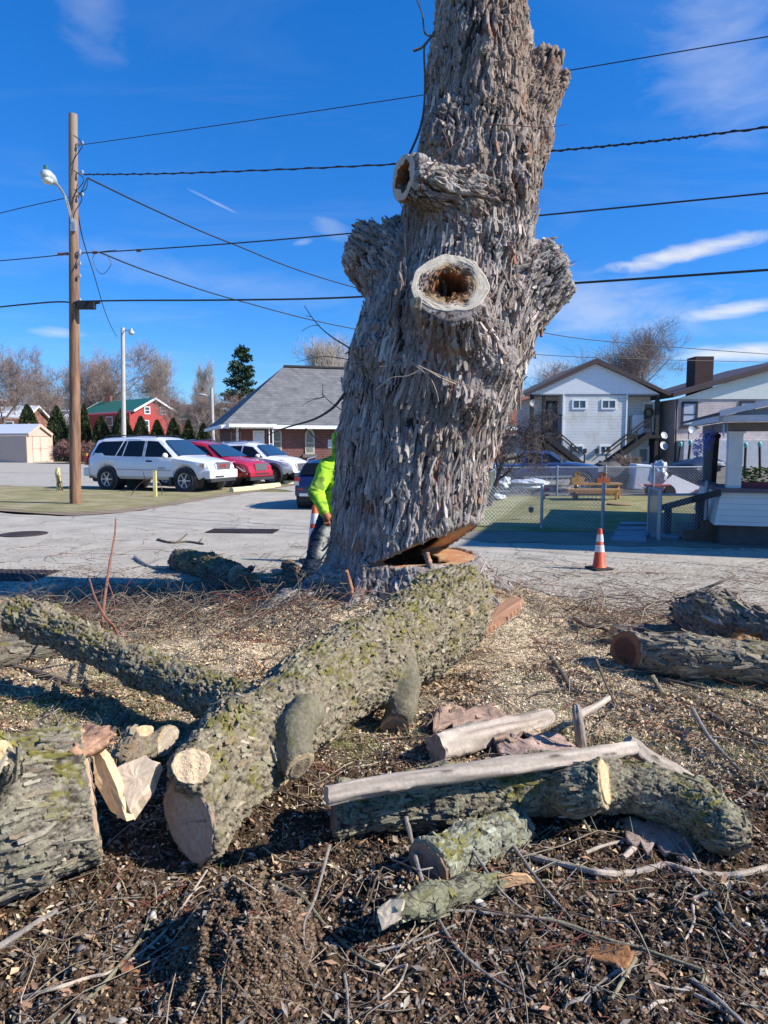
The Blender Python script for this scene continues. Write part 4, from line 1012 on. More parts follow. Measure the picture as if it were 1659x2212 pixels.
    wedge_chip('split_slab', None, [R(992, 1398, 5.25), R(1004, 1372, 5.35), R(1060, 1325, 5.5), R(1108, 1290, 5.6), R(1131, 1297, 5.55), R(1122, 1318, 5.5), R(1060, 1360, 5.35), R(1008, 1408, 5.2)], .055, t, 3, (.46, .235, .13))
    return t
def simple_log(name, lab, cat, nodes, cutA=None, cutB=None, vox=0.011, face=(CREAM, TAN), group=None, seedf=1.0, facesc=1.03, **k):
    """straight or bent log with sawn ends; cutA/cutB are outward normals or None for a rounded weathered end"""
    cuts = []; n = [tuple(q) for q in nodes]; a0, b0 = v3(n[0]), v3(n[-1])
    dA = (a0 - v3(n[1])).normalized(); dB = (b0 - v3(n[-2])).normalized()
    t = thing(name, lab, cat, (a0.x, a0.y, max(0, a0.z - n[0][3])), group=group)
    limbs = [list(n)] + [list(l) for l in k.pop('branches', [])]
    if cutA is not None: e = a0 + dA*n[0][3]*2; limbs[0] = [(e.x, e.y, e.z, n[0][3])] + limbs[0]; cuts.append((a0, Vector(cutA).normalized()))
    if cutB is not None: e = b0 + dB*n[-1][3]*2; limbs[0] = limbs[0] + [(e.x, e.y, e.z, n[-1][3])]; cuts.append((b0, Vector(cutB).normalized()))
    ck = {0: cuts}; ck.update(k.pop('bcuts', {}))
    log_mesh('bark', limbs, t, vox, ck, seed=seedf, **k)
    for (c, cn), dd, rr in zip(cuts, ([dA] if cutA is not None else []) + ([dB] if cutB is not None else []), ([n[0][3]] if cutA is not None else []) + ([n[-1][3]] if cutB is not None else [])):
        upv = dd - cn*dd.dot(cn)
        if upv.length < 0.02: upv = frame(cn)[0]
        cut_disc('cut_face', c + cn*.002, cn, rr*facesc, rr*facesc/max(.35, abs(cn.dot(dd))), t, seed=seedf*1.7, up=upv, rim=face[0], mid=face[1], thick=.008)
    return t
main_log()
# big mossy log entering from the left, split off at its end
A = rn(-230, 1800, 168); B = rn(20, 1762, 155); C_ = rn(198, 1708, 136, .0)
cn = Vector((0.80, -0.25, 0.35)).normalized()
t = simple_log('mossy_log', 'massive mossy log entering at the left edge with a split pale end', 'log', [A, B, C_], None, (0.90, 0.42, 0.1), vox=0.013, pw=0.022, pl=0.07, amp=0.018, moss=0.66, lich=0.6, seedf=4.0,
    branches=[[(B[0] - .05, B[1] - .1, B[2] + .1, .10)] + [(lambda q: (q.x, q.y, q.z, rpx(q, 26)))(R(u, v, B[1] - .28)) for u, v in ((10, 1640), (-12, 1618))]], base=np.array((0.25, 0.215, 0.16)), face=(np.array((0.5, 0.36, 0.24)), np.array((0.4, 0.28, 0.18))), facesc=.94)
p = R(5, 1626, B[1] - .32); cut_disc('cut_face', p, (0.75, -0.75, 0.35), rpx(p, 20), rpx(p, 29), t, seed=2.2, rim=np.array((0.68, 0.5, 0.28)), mid=np.array((0.66, 0.46, 0.25)))
y0 = C_[1]
wedge_chip('split_plate', None, [R(206, 1600, y0 - .02), R(236, 1640, y0 - .08), R(262, 1700, y0 - .14), R(284, 1775, y0 - .2), R(248, 1752, y0 - .14), R(214, 1690, y0 - .1)], .035, t, 3, (0.68, 0.48, 0.26))
wedge_chip('split_plate', None, [R(254, 1668, y0 - .06), R(318, 1641, y0 - .02), R(344, 1658, y0 - .05), R(330, 1700, y0 - .10), R(285, 1765, y0 - .18), R(268, 1720, y0 - .12)], .07, t, 4, (0.62, 0.47, 0.32))
bark_slab('torn_bark', [R(150, 1568, y0 + .1), R(178, 1578, y0 - .05), R(206, 1606, y0 - .12)], .16, .03, t, 12, c_in=(.42, .24, .15), c_out=(.40, .22, .14), curl=.3)
# short forked billet between the two big logs
a = at_h(275, 1640, 30, .16); b = at_h(362, 1600, 24, .20)
simple_log('forked_billet', 'short dark forked billet with pale notched cuts behind the split end', 'log', [a, b], None, (0.9, -0.25, 0.1), vox=.009, pw=.03, pl=.08, amp=.006, moss=.25, lich=.3, seedf=6.0,
    branches=[[(a[0] + .02, a[1], a[2], a[3]*.8), at_h(287, 1592, 20, .24)]], face=(np.array((.45, .38, .28)), np.array((.4, .33, .25))))
p = v3(at_h(306, 1580, 20, .27)); cut_disc('billet_cut', p, (0.25, -0.55, 0.8), .055, .03, bpy.data.objects['forked_billet'], seed=1.2, rim=np.array((.7, .52, .3)), mid=np.array((.7, .5, .28)))
# middle log and its branching right end
A = rn(722, 1745, 50, .02); B = rn(960, 1722, 58, .03); C_ = rn(1180, 1690, 56, .05); D_ = rn(1290, 1690, 52, .05); E_ = rn(1400, 1708, 48, .04); F_ = rn(1500, 1745, 50, .02); H_ = rn(1560, 1785, 52, 0)
s_ = R(1305, 1690, D_[1] - .16); sn = Vector((0.88, -0.42, 0.22)).normalized()
br = [(C_[0], C_[1], C_[2] - .02, .09), (s_.x - .10, s_.y + .03, s_.z - .05, rpx(s_, 43)), (s_.x, s_.y, s_.z, rpx(s_, 42)), (s_.x + sn.x*.1, s_.y + sn.y*.1, s_.z + sn.z*.1, rpx(s_, 42))]
t = simple_log('crooked_log', 'long lichen grey log lying under the white pole with a round sawn side stub', 'log', [A, B, C_, D_, E_, F_, H_], (-1, -0.1, 0.1), None, vox=.0105, pw=.018, pl=.055, amp=.014, moss=.56, lich=.8, seedf=8.0, branches=[br], bcuts={1: [(s_, sn)]}, base=np.array((.25, .215, .145)), face=(np.array((.2, .16, .12)), np.array((.16, .12, .09))))
cut_disc('cut_face', s_ + sn*.002, sn, rpx(s_, 43), rpx(s_, 45), t, seed=3.7, rim=np.array((.68, .46, .24)), mid=np.array((.68, .48, .27)))
# lower log poking out under it
A = rn(925, 1868, 46); B = rn(1010, 1828, 44, .0); C_ = rn(1110, 1790, 40, .0)
simple_log('short_log', 'short lichen spotted log with a shaded sawn end under the crooked log', 'log', [A, B, C_], (-0.62, -0.75, -0.05), None, vox=.0095, pw=.022, pl=.04, amp=.008, moss=.42, lich=.7, seedf=9.0, base=np.array((.30, .30, .22)), face=(np.array((.40, .24, .14)), np.array((.30, .22, .17))))
# small broken mossy branch piece
A = rn(868, 1962, 26, .02); B = rn(930, 1945, 27, .01); C_ = rn(1010, 1918, 22, .02); D_ = rn(1080, 1905, 17, .03)
t = simple_log('mossy_branch', 'short broken mossy branch with splintered pale ends on bare soil', 'branch', [A, B, C_, D_], None, None, vox=.007, pw=.03, pl=.05, amp=.003, moss=.5, lich=.6, seedf=10.0, base=np.array((.22, .21, .13)), fine_amp=.002)
p = v3(A); wedge_chip('splinter', None, [p + Vector((-.075, -.035, .01)), p + Vector((-.03, -.02, .045)), p + Vector((.01, -.03, .05)), p + Vector((-.005, -.05, .0)), p + Vector((-.06, -.06, -.03))], .022, t, 5, (.66, .52, .36))
p = v3(D_); wedge_chip('splinter', None, [p + Vector((-.01, -.012, .03)), p + Vector((.09, -.01, .035)), p + Vector((.11, -.015, .012)), p + Vector((.0, -.02, -.01))], .018, t, 6, (.62, .36, .17))
# debarked white poles
def bare_pole(name, lab, nodes, seed, knots=True, ends=True, dark=0.0):
    P = spline([v3(n) for n in nodes], 30); rr = np.interp(np.linspace(0, len(nodes) - 1, len(P)), range(len(nodes)), [n[3] for n in nodes])
    K = 22; V = []; C = []; rs = np.random.RandomState(seed); x = None
    for i, p in enumerate(P):
        d = (P[min(i+1, len(P)-1)] - P[max(0, i-1)]).normalized()
        if x is None: x, y, _ = frame(d)
        else: x = (x - d*x.dot(d)).normalized(); y = d.cross(x)
        for k in range(K):
            a = 2*PI*k/K; V.append(p + (x*math.cos(a) + y*math.sin(a))*rr[i])
    V = np.array([tuple(v) for v in V], np.float32); n = len(P); ii = np.arange(n*K)//K; kk = np.arange(n*K) % K
    ang = kk*2*PI/K; L = ii*0.011
    Q = np.stack([np.cos(ang)*1.2, np.sin(ang)*1.2, L*1.5 + seed], 1)
    cen = np.repeat(np.array([tuple(p) for p in P], np.float32), K, 0); nr = (V - cen)/np.repeat(rr, K)[:, None].astype(np.float32)
    kq = worley(Q*np.array((1.1, 1.1, 3.0)) + 3)[0]; V = V + nr*(np.repeat(rr, K)*0.16*(1 - sstep(kq, .1, .4)))[:, None].astype(np.float32)
    V = V + nr*(fbm(Q, 4)*0.26*np.repeat(rr, K))[:, None] + nr*(perlin(Q*np.array((5, 5, .6)))*0.10*np.repeat(rr, K))[:, None]
    if ends: # ragged ends
        for e in (0, n - 1): m = ii == e; V[m] += (cen[m] - cen[(ii == (1 if e == 0 else n - 2))])*(rs.rand(K, 1)*1.0)
    c = np.tile(np.array((0.50, 0.41, 0.32)), (n*K, 1))*(0.85 + 0.35*perlin(Q*np.array((6, 6, .8)))[:, None] + 0.25*fbm(Q*np.array((2, 2, 1.5)) + 7, 3)[:, None])
    c = lerp3(c, np.array((0.24, 0.17, 0.12)), sstep(perlin(Q*np.array((3, 3, .7)) + 40), .2, .6)*.75)
    kn = worley(Q*np.array((1.1, 1.1, 3.0)) + 3)[0]; c = lerp3(c, np.array((0.10, .07, .05)), 1 - sstep(kn, .08, .2))
    c = lerp3(c, np.array((0.20, .15, .11)), sstep(perlin(Q*np.array((9, 9, 2.2)) + 11), .25, .55)*.6)
    c = lerp3(c, np.array((0.14, .10, .08)), (1 - sstep(np.abs(np.sin(ang/2 - 0.6 + .15*np.sin(L*3))), .0, .035))*.8)
    c = lerp3(c, np.array((.2, .17, .14)), np.full(n*K, dark))
    F = [(i*K + k, i*K + (k+1) % K, (i+1)*K + (k+1) % K, (i+1)*K + k) for i in range(n-1) for k in range(K)]
    V = np.concatenate([V, [tuple(P[0]), tuple(P[-1])]]); c = np.concatenate([c, np.tile((.45, .36, .27), (2, 1))])
    F += [(k, n*K, (k+1) % K) for k in range(K)] + [((n-1)*K + k, (n-1)*K + (k+1) % K, n*K + 1) for k in range(K)]
    o = mk(name, V, F, wood_mat(), None, True, np.clip(c, 0, 1)); smooth_angle(o, 50)
    return tag(o, lab, 'branch' if name != 'bare_pole' else 'pole')
def hn(u, v, px, h): p = G(u, v, h); return (p.x, p.y, p.z, rpx(p, px))
bare_pole('bare_pole', 'long smooth bleached pole without bark lying across the crooked log', [hn(706, 1718, 22, .36), hn(860, 1690, 21, .36), hn(1000, 1670, 21, .36), hn(1180, 1643, 18, .36), hn(1300, 1627, 17, .35), hn(1368, 1614, 14, .34)], 1)
bare_pole('bare_branch', 'grey weathered broken branch sloping down from the right end of the white pole', [hn(1355, 1600, 14, .30), hn(1400, 1637, 17, .22), hn(1450, 1662, 15, .14), hn(1512, 1697, 11, .07)], 2, dark=.25)
bare_pole('bare_branch', 'short thick bleached branch behind the white pole, broad at its left end', [hn(940, 1618, 30, .14), hn(985, 1602, 30, .14), hn(1060, 1582, 27, .14), hn(1140, 1566, 24, .12), hn(1190, 1546, 13, .13)], 3)
bare_pole('bare_branch', 'upright grey stick standing against the white pole', [hn(1244, 1524, 8, .30), hn(1250, 1565, 11, .22), hn(1256, 1612, 11, .1)], 4, dark=.6)
bare_pole('bare_branch', 'short bleached stick running up right from the upright grey stick', [hn(1250, 1545, 10, .24), hn(1280, 1530, 9, .24), hn(1314, 1508, 6, .24)], 5)
# logs on the right by the street
A = rn(1352, 1405, 38, .0); B = rn(1480, 1418, 44); C_ = rn(1700, 1440, 46)
simple_log('split_log', 'long grey barked log with a brown split end lying by the right edge', 'log', [A, B, C_], (-.95, -.25, .1), None, vox=.016, pw=.035, pl=.12, amp=.016, moss=.12, dens=350, lich=.4, seedf=12.0, face=(np.array((.30, .13, .07)), np.array((.12, .05, .03))))
A = rn(1325, 1370, 20, .0); B = rn(1480, 1372, 22)
simple_log('thin_log', 'thin dark log lying behind the long grey split log', 'log', [A, B, rn(1600, 1385, 22)], (-1, -.1, .1), None, vox=.016, pw=.035, pl=.12, amp=.008, moss=.2, lich=.3, seedf=13.0, base=np.array((.17, .14, .11)))
A = rn(1560, 1372, 40, .0)
p = [rn(1530, 1345, 60, .0), rn(1545, 1320, 52, .14), rn(1640, 1370, 45, .05)]
simple_log('stump_chunk', 'squat gnarled stump chunk with torn bark beside the street', 'log', [rn(1500, 1330, 40, .10), rn(1540, 1340, 62, .0), rn(1600, 1385, 30, .0)], None, (.4, -.8, -.3), vox=.016, pw=.04, pl=.09, amp=.026, moss=.1, lich=.3, dens=300, seedf=14.0,
    branches=[[rn(1545, 1320, 40, .18), rn(1600, 1330, 26, .22), rn(1700, 1375, 26, .16)]], base=np.array((.26, .21, .17)), face=(np.array((.55, .36, .2)), np.array((.4, .22, .12))))
A = rn(390, 1212, 25); B = rn(450, 1225, 28, .0); C_ = rn(515, 1250, 29)
simple_log('bark_log', 'rough dark mossy log lying on the street left of the worker', 'log', [A, B, C_], None, (.9, -.3, .1), vox=.016, pw=.04, pl=.08, amp=.016, moss=.5, lich=.2, seedf=15.0, base=np.array((.17, .14, .10)), face=(np.array((.55, .42, .28)), np.array((.4, .28, .18))))
A = rn(500, 1290, 16, .0)
simple_log('sawn_chunk', 'short chunk showing a round pale sawn face at the end of the mossy log', 'log', [rn(545, 1258, 17), rn(520, 1250, 18)], (.45, -.85, .1), None, vox=.012, pw=.03, pl=.06, amp=.008, moss=.2, lich=.2, seedf=16.0, face=(np.array((.62, .38, .17)), np.array((.58, .34, .16))), facesc=1.0)
simple_log('sawn_chunk', 'dark chunk with a shaded sawn face beside the boot of the worker', 'log', [rn(603, 1250, 13), rn(650, 1248, 14)], (-.9, -.4, .1), None, vox=.014, pw=.03, pl=.06, amp=.008, moss=.1, lich=.1, seedf=17.0, face=(np.array((.3, .25, .18)), np.array((.25, .2, .15))))
simple_log('sawn_chunk', 'brown rotten chunk standing behind the legs of the worker', 'log', [rn(640, 1238, 13, .05), rn(622, 1222, 14, .03)], None, None, vox=.014, pw=.03, pl=.06, amp=.012, moss=.1, lich=.1, seedf=18.0, base=np.array((.22, .15, .09)))
simple_log('branch_piece', 'pale branch piece tipped up against the dark mossy log', 'branch', [rn(500, 1262, 9), at_h(525, 1244, 8, .18), at_h(542, 1228, 7, .26)], None, None, vox=.012, pw=.03, pl=.06, amp=.004, moss=.1, lich=.2, seedf=19.0, base=np.array((.34, .25, .14)))
A = rn(-40, 1420, 34); B = rn(60, 1400, 32); C_ = rn(140, 1392, 26)
t = simple_log('dark_log', 'dark shaded log with a small pale knob under the raised left limb', 'log', [A, B, C_], None, None, vox=.015, pw=.04, pl=.12, amp=.010, moss=.1, lich=.2, seedf=20.0, base=np.array((.17, .15, .12)),
    branches=[[(A[0] + .1, A[1], A[2] + .02, .06), at_h(30, 1398, 8, .14)]])
# ------------------------------------------------------------------ litter, chips, crumbs and twigs on the bank
rng = np.random.RandomState(11)
def scatter(n, ymin=1.2, ymax=7.6, half=0.74, dens=None):
    """random points on the bank, thinned by a weight"""
    k = int(n*7); r = np.sqrt(rng.rand(k)*(ymax**2 - ymin**2)*0.35 + ymin**2) if False else ymin*(ymax/ymin)**(rng.rand(k)**0.8)
    a = (rng.rand(k)*2 - 1)*half
    x = r*np.sin(a); y = r*np.cos(a)
    w = dens(x, y) if dens is not None else np.ones(k)
    m = (rng.rand(k) < w) & (y < road_edge(x) + 0.1); x, y = x[m][:n], y[m][:n]
    return x, y
def flakes(name, x, y, L, W, cols, m, kind='stuff', lift=0.004, tilt=0.5, curl=0.25, label=None, cat=None):
    """leaf or chip like four-cornered bent flakes lying on the ground"""
    n = len(x); z = gz(x, y) + lift
    yaw = rng.rand(n)*2*PI; p = (rng.rand(n) - .5)*2*tilt; q = (rng.rand(n) - .5)*2*tilt
    L = L*(0.5 + rng.rand(n)); W = W*(0.5 + rng.rand(n))
    ux = np.stack([np.cos(yaw)*np.cos(p), np.sin(yaw)*np.cos(p), np.sin(p)], 1); vx = np.stack([-np.sin(yaw)*np.cos(q), np.cos(yaw)*np.cos(q), np.sin(q)], 1)
    c = np.stack([x, y, z], 1) + np.array((0, 0, 1))*(np.abs(np.sin(p))*L/2 + np.abs(np.sin(q))*W/2)[:, None]*0.8
    up = np.cross(ux, vx)
    V = np.stack([c - ux*L[:, None]/2, c + vx*W[:, None]/2 + up*(curl*W*rng.rand(n))[:, None], c + ux*L[:, None]/2, c - vx*W[:, None]/2 + up*(curl*W*rng.rand(n))[:, None]], 1).reshape(-1, 3)
    i = np.arange(n)*4
    F = np.concatenate([np.stack([i, i+1, i+2], 1), np.stack([i, i+2, i+3], 1)])[:, ::-1].copy()
    C = cols[rng.randint(0, len(cols), n)]*(0.7 + 0.6*rng.rand(n, 1)); C = np.repeat(C, 4, 0)
    o = mk(name, V, F, m, None, False, np.clip(C, 0, 1)); return tag(o, label, cat, kind=kind)
def crumbs(name, x, y, s, cols, m, sub=0.3, kind='stuff', flat=0.75):
    """little irregular stones or clods"""
    base = np.array([(1,0,0),(-1,0,0),(0,1,0),(0,-1,0),(0,0,1),(0,0,-1),(.6,.6,.5),(-.6,.6,.4),(.6,-.6,.5),(-.6,-.6,.45)], np.float32)
    tri = np.array([(4,6,8),(0,6,8),(4,6,2),(0,2,6),(4,7,2),(1,2,7),(4,7,9),(1,7,9),(4,9,8),(3,8,9),(3,8,0),(3,1,9),(5,0,2),(5,2,1),(5,1,3),(5,3,0)])
    # consistent outward winding
    T = []
    for t_ in tri:
        a, b, c = base[t_]; T.append(t_ if np.dot(np.cross(b - a, c - a), (a + b + c)) > 0 else t_[::-1])
    T = np.array(T); tri = np.concatenate([T, [(4, 8, 6)]])[:len(T)]
    n = len(x); S = s*(0.35 + rng.rand(n)**2*1.5); z = gz(x, y) + S*sub
    yaw = rng.rand(n)*2*PI; ca, sa = np.cos(yaw), np.sin(yaw)
    B = base[None]*(0.35 + 1.0*rng.rand(n, len(base), 1))*np.array((1, 1, flat)); B = B*S[:, None, None]*np.stack([0.7 + .8*rng.rand(n), np.ones(n), np.ones(n)], 1)[:, None, :]
    X = B[..., 0]*ca[:, None] - B[..., 1]*sa[:, None]; Y = B[..., 0]*sa[:, None] + B[..., 1]*ca[:, None]
    V = np.stack([X + x[:, None], Y + y[:, None], B[..., 2] + z[:, None]], -1).reshape(-1, 3)
    F = (tri[None] + (np.arange(n)*len(base))[:, None, None]).reshape(-1, 3)
    C = np.repeat(cols[rng.randint(0, len(cols), n)]*(0.7 + 0.6*rng.rand(n, 1)), len(base), 0)
    o = mk(name, V, F, m, None, False, np.clip(C, 0, 1)); return tag(o, kind=kind)
def attr_mat(name, rough=0.85, trans=0.0):
    m, t, b = newmat(name); t.put(b.inputs['Base Color'], t.add('ShaderNodeAttribute', attribute_name='Col').outputs[0])
    b.inputs['Roughness'].default_value = rough; b.inputs['Specular IOR Level'].default_value = 0.25
    return m
mf = attr_mat('flake_matte')
Z3 = lambda x, y: zones(x, y)
CH = np.array([(0.80, 0.64, 0.43), (0.72, 0.54, 0.33), (0.78, 0.67, 0.48), (0.52, 0.35, 0.19), (0.82, 0.70, 0.47)])
LV = np.array([(0.20, 0.12, 0.06), (0.30, 0.19, 0.10), (0.13, 0.08, 0.045), (0.36, 0.25, 0.14), (0.24, 0.13, 0.07), (0.42, 0.33, 0.22)])
BK = np.array([(0.24, 0.20, 0.16), (0.15, 0.12, 0.09), (0.36, 0.30, 0.23), (0.34, 0.20, 0.12)])
SO = np.array([(0.115, 0.072, 0.043), (0.15, 0.098, 0.058), (0.08, 0.05, 0.03), (0.20, 0.14, 0.09)])
ST = np.array([(0.30, 0.27, 0.24), (0.42, 0.38, 0.33), (0.22, 0.19, 0.17), (0.50, 0.46, 0.40), (0.16, 0.14, 0.13)])
x, y = scatter(125000, 2.6, 8.3, dens=lambda x, y: np.clip(Z3(x, y)[1]*1.5 + 0.10*(y > 3.3), 0, 1)); flakes('wood_chips', x, y, 0.013, 0.0075, CH, mf, tilt=0.7)
x, y = scatter(30000, 2.2, 7.6, dens=lambda x, y: np.clip(1 - Z3(x, y)[0] - Z3(x, y)[1]*0.75, 0.04, 1)*sstep(fbm(np.stack([x, y, 0*x], 1)*1.7 + 77, 3), -0.4, 0.3)); flakes('dead_leaves', x, y, 0.032, 0.018, LV*1.35 + np.array((.05, .045, .035)), mf, tilt=0.8, curl=.5)
x, y = scatter(8000, 1.2, 3.8, dens=lambda x, y: np.clip(Z3(x, y)[0], 0, 1)); flakes('dead_leaves', x, y, 0.016, 0.009, LV*1.25, mf, tilt=0.9, curl=.5)
x, y = scatter(9000, 1.2, 7.4, dens=lambda x, y: 0.35 + 0*x); flakes('bark_scraps', x, y, 0.034, 0.012, BK, mf, tilt=0.5)
x, y = scatter(74000, 1.2, 4.2, dens=lambda x, y: Z3(x, y)[0]); crumbs('soil_crumbs', x, y, 0.0055, SO, mf)
x, y = scatter(1500, 1.2, 4.2, dens=lambda x, y: Z3(x, y)[0]); crumbs('soil_crumbs', x, y, 0.0095, SO, mf)
x, y = scatter(2600, 1.2, 4.5, dens=lambda x, y: Z3(x, y)[0]*.9 + .05); crumbs('pebbles', x, y, 0.006, ST, mf)
x, y = scatter(260, 1.2, 4.0, dens=lambda x, y: Z3(x, y)[0]); crumbs('pebbles', x, y, 0.011, ST*0.9, mf)
# crumbly skin of the torn-up heap
k = 15000; cx, cy, rx, ry, hh = CLODS[0]
aa = rng.rand(k)*2*PI; rr = np.sqrt(rng.rand(k))*1.25; crumbs('soil_crumbs', cx + np.cos(aa)*rr*rx, cy + np.sin(aa)*rr*ry, 0.0046, SO*1.2, mf, sub=0.1)
# grass blades
def blades(name, x, y, h, w, cols, z=None, lean=0.5):
    n = len(x); z = gz(x, y) if z is None else z; yaw = rng.rand(n)*2*PI; H = h*(0.4 + rng.rand(n)); le = (0.2 + rng.rand(n))*lean*H; la = rng.rand(n)*2*PI
    b = np.stack([x, y, z - 0.003], 1); s = np.stack([np.cos(yaw)*w, np.sin(yaw)*w, 0*x], 1)
    mid = b + np.stack([np.cos(la)*le*.35, np.sin(la)*le*.35, H*.6], 1); tip = b + np.stack([np.cos(la)*le, np.sin(la)*le, H*.95], 1)
    V = np.stack([b - s, b + s, mid + s*.7, mid - s*.7, tip], 1).reshape(-1, 3); i = np.arange(n)*5
    F = np.concatenate([np.stack([i, i+1, i+2], 1), np.stack([i, i+2, i+3], 1), np.stack([i+3, i+2, i+4], 1)])
    C = np.repeat(cols[rng.randint(0, len(cols), n)]*(0.7 + 0.6*rng.rand(n, 1)), 5, 0)
    return tag(mk(name, V, F, mf, None, False, np.clip(C, 0, 1)), kind='stuff')
GC = np.array([(0.15, 0.20, 0.045), (0.20, 0.23, 0.07), (0.36, 0.31, 0.14), (0.42, 0.35, 0.18), (0.11, 0.15, 0.035)])
x, y = scatter(26000, 2.4, 7.0, dens=lambda x, y: np.clip(Z3(x, y)[2]*1.1, 0.02, 1)); blades('grass', x, y, 0.035, 0.0014, GC, lean=1.2)
x, y = scatter(5000, 2.2, 7.2, dens=lambda x, y: 0.5 - 0.4*Z3(x, y)[0]); blades('dry_grass', x, y, 0.06, 0.0012, GC[2:4]*1.05, lean=2.2)
# sawdust and specks spilt over the street
def strew(n, u0, u1, v0, v1):
    u = u0 + (u1 - u0)*rng.rand(n); v = v0 + (v1 - v0)*rng.rand(n)
    p = np.array([tuple(G(a, b))[:2] for a, b in zip(u, v)]); return p[:, 0], p[:, 1]
def at0(name, x, y, L, W, cols):
    n = len(x); yaw = rng.rand(n)*2*PI; L = L*(.4 + rng.rand(n)); W = W*(.5 + rng.rand(n)); z = 0.002 + 0.006*rng.rand(n)
    ux = np.stack([np.cos(yaw), np.sin(yaw), 0*x], 1)*L[:, None]/2; vx = np.stack([-np.sin(yaw), np.cos(yaw), 0*x], 1)*W[:, None]/2; c = np.stack([x, y, z], 1); up = np.array((0, 0, 1))*(.3*W)[:, None]
    V = np.stack([c - ux, c + vx + up, c + ux, c - vx + up], 1).reshape(-1, 3); i = np.arange(n)*4
    F = np.concatenate([np.stack([i, i+2, i+1], 1), np.stack([i, i+3, i+2], 1)])
    C = np.repeat(cols[rng.randint(0, len(cols), n)]*(.7 + .6*rng.rand(n, 1)), 4, 0)
    return tag(mk(name, V, F, mf, None, False, np.clip(C, 0, 1)), kind='stuff')
x, y = strew(9000, 1000, 1750, 1215, 1345); at0('street_litter', x, y, 0.035, 0.012, np.concatenate([CH, BK, LV]))
x, y = strew(6000, -100, 700, 1225, 1310); at0('street_litter', x, y, 0.035, 0.014, np.concatenate([CH[:2], BK, LV]))
x, y = strew(1200, -100, 1750, 1140, 1240); at0('street_litter', x, y, 0.04, 0.016, np.concatenate([BK, LV]))
# twig litter: one tangled mass of fine sticks
def twigs(name, n, r0, L0, yr=(1.2, 7.4), dens=None, cols=None, zup=0.02, pts=None, seed=5, curv=0.35, street=False):
    rs = np.random.RandomState(seed); m = MB(); C = []
    if pts is None: x, y = scatter(n, yr[0], yr[1], dens=dens)
    else: x, y = pts
    for i in range(len(x)):
        a = rs.rand()*2*PI; L = L0*(0.35 + rs.rand()*1.1); k = rs.randint(3, 6); px, py = x[i], y[i]; P = []
        zt = zup*rs.rand(); r = r0*(0.5 + rs.rand()*0.9)
        for j in range(k + 1):
            zz = (0.0 if street else gz(px, py)) + r + zt*math.sin(PI*j/k) + zup*0.5*rs.rand()
            P.append((px, py, zz)); a += rs.randn()*curv; px += math.cos(a)*L/k; py += math.sin(a)*L/k
        nb = len(m.v); m.tube(P, list(np.linspace(r, r*0.4, k + 1)), 3, False)
        if rs.rand() < 0.5:
            j = rs.randint(1, k); a2 = a + rs.choice([-1, 1])*(0.6 + rs.rand()*.5); q = P[j]; l2 = L*0.35
            m.tube([q, (q[0] + math.cos(a2)*l2*.5, q[1] + math.sin(a2)*l2*.5, q[2] + zup*rs.rand()), (q[0] + math.cos(a2 + .3)*l2, q[1] + math.sin(a2 + .3)*l2, q[2] + zup*1.3*rs.rand())], [r*.6, r*.45, r*.25], 3, False)
        c = cols[rs.randint(len(cols))]*(0.7 + .6*rs.rand()); C += [c]*(len(m.v) - nb)
    o = mk(name, m.v, np.array(m.f), mf, None, False, np.array(C)); return tag(o, kind='stuff')
TC = np.array([(0.16, 0.12, 0.09), (0.24, 0.19, 0.14), (0.34, 0.27, 0.20), (0.20, 0.07, 0.045), (0.10, 0.075, 0.06), (0.28, 0.24, 0.17)])
twigs('twig_litter', 900, 0.0022, 0.22, (1.25, 3.6), cols=TC, zup=0.02, seed=1)
twigs('twig_litter', 1500, 0.0035, 0.38, (3.2, 7.3), cols=TC, zup=0.04, seed=2)
brush = lambda x, y: np.clip(np.exp(-((x + 2.0)/1.5)**2 - ((y - 6.6)/0.75)**2)*1.5 + np.exp(-((x - 2.3)/.7)**2 - ((y - 6.2)/.6)**2), 0, 1)
twigs('twig_litter', 95, 0.0042, 0.42, (1.5, 4.2), cols=TC[[0, 1, 2, 4, 5]]*1.1, zup=0.045, seed=8, curv=.3)
twigs('twig_litter', 900, 0.0040, 0.75, (4.8, 7.9), dens=brush, cols=TC, zup=0.16, seed=3)
twigs('twig_litter', 170, 0.0045, 0.5, dens=None, cols=TC, zup=0.03, pts=strew(170, 1000, 1720, 1215, 1320), seed=4, street=True)
twigs('twig_litter', 150, 0.0045, 0.6, dens=None, cols=TC, zup=0.05, pts=strew(150, 0, 700, 1165, 1300), seed=6, street=True)
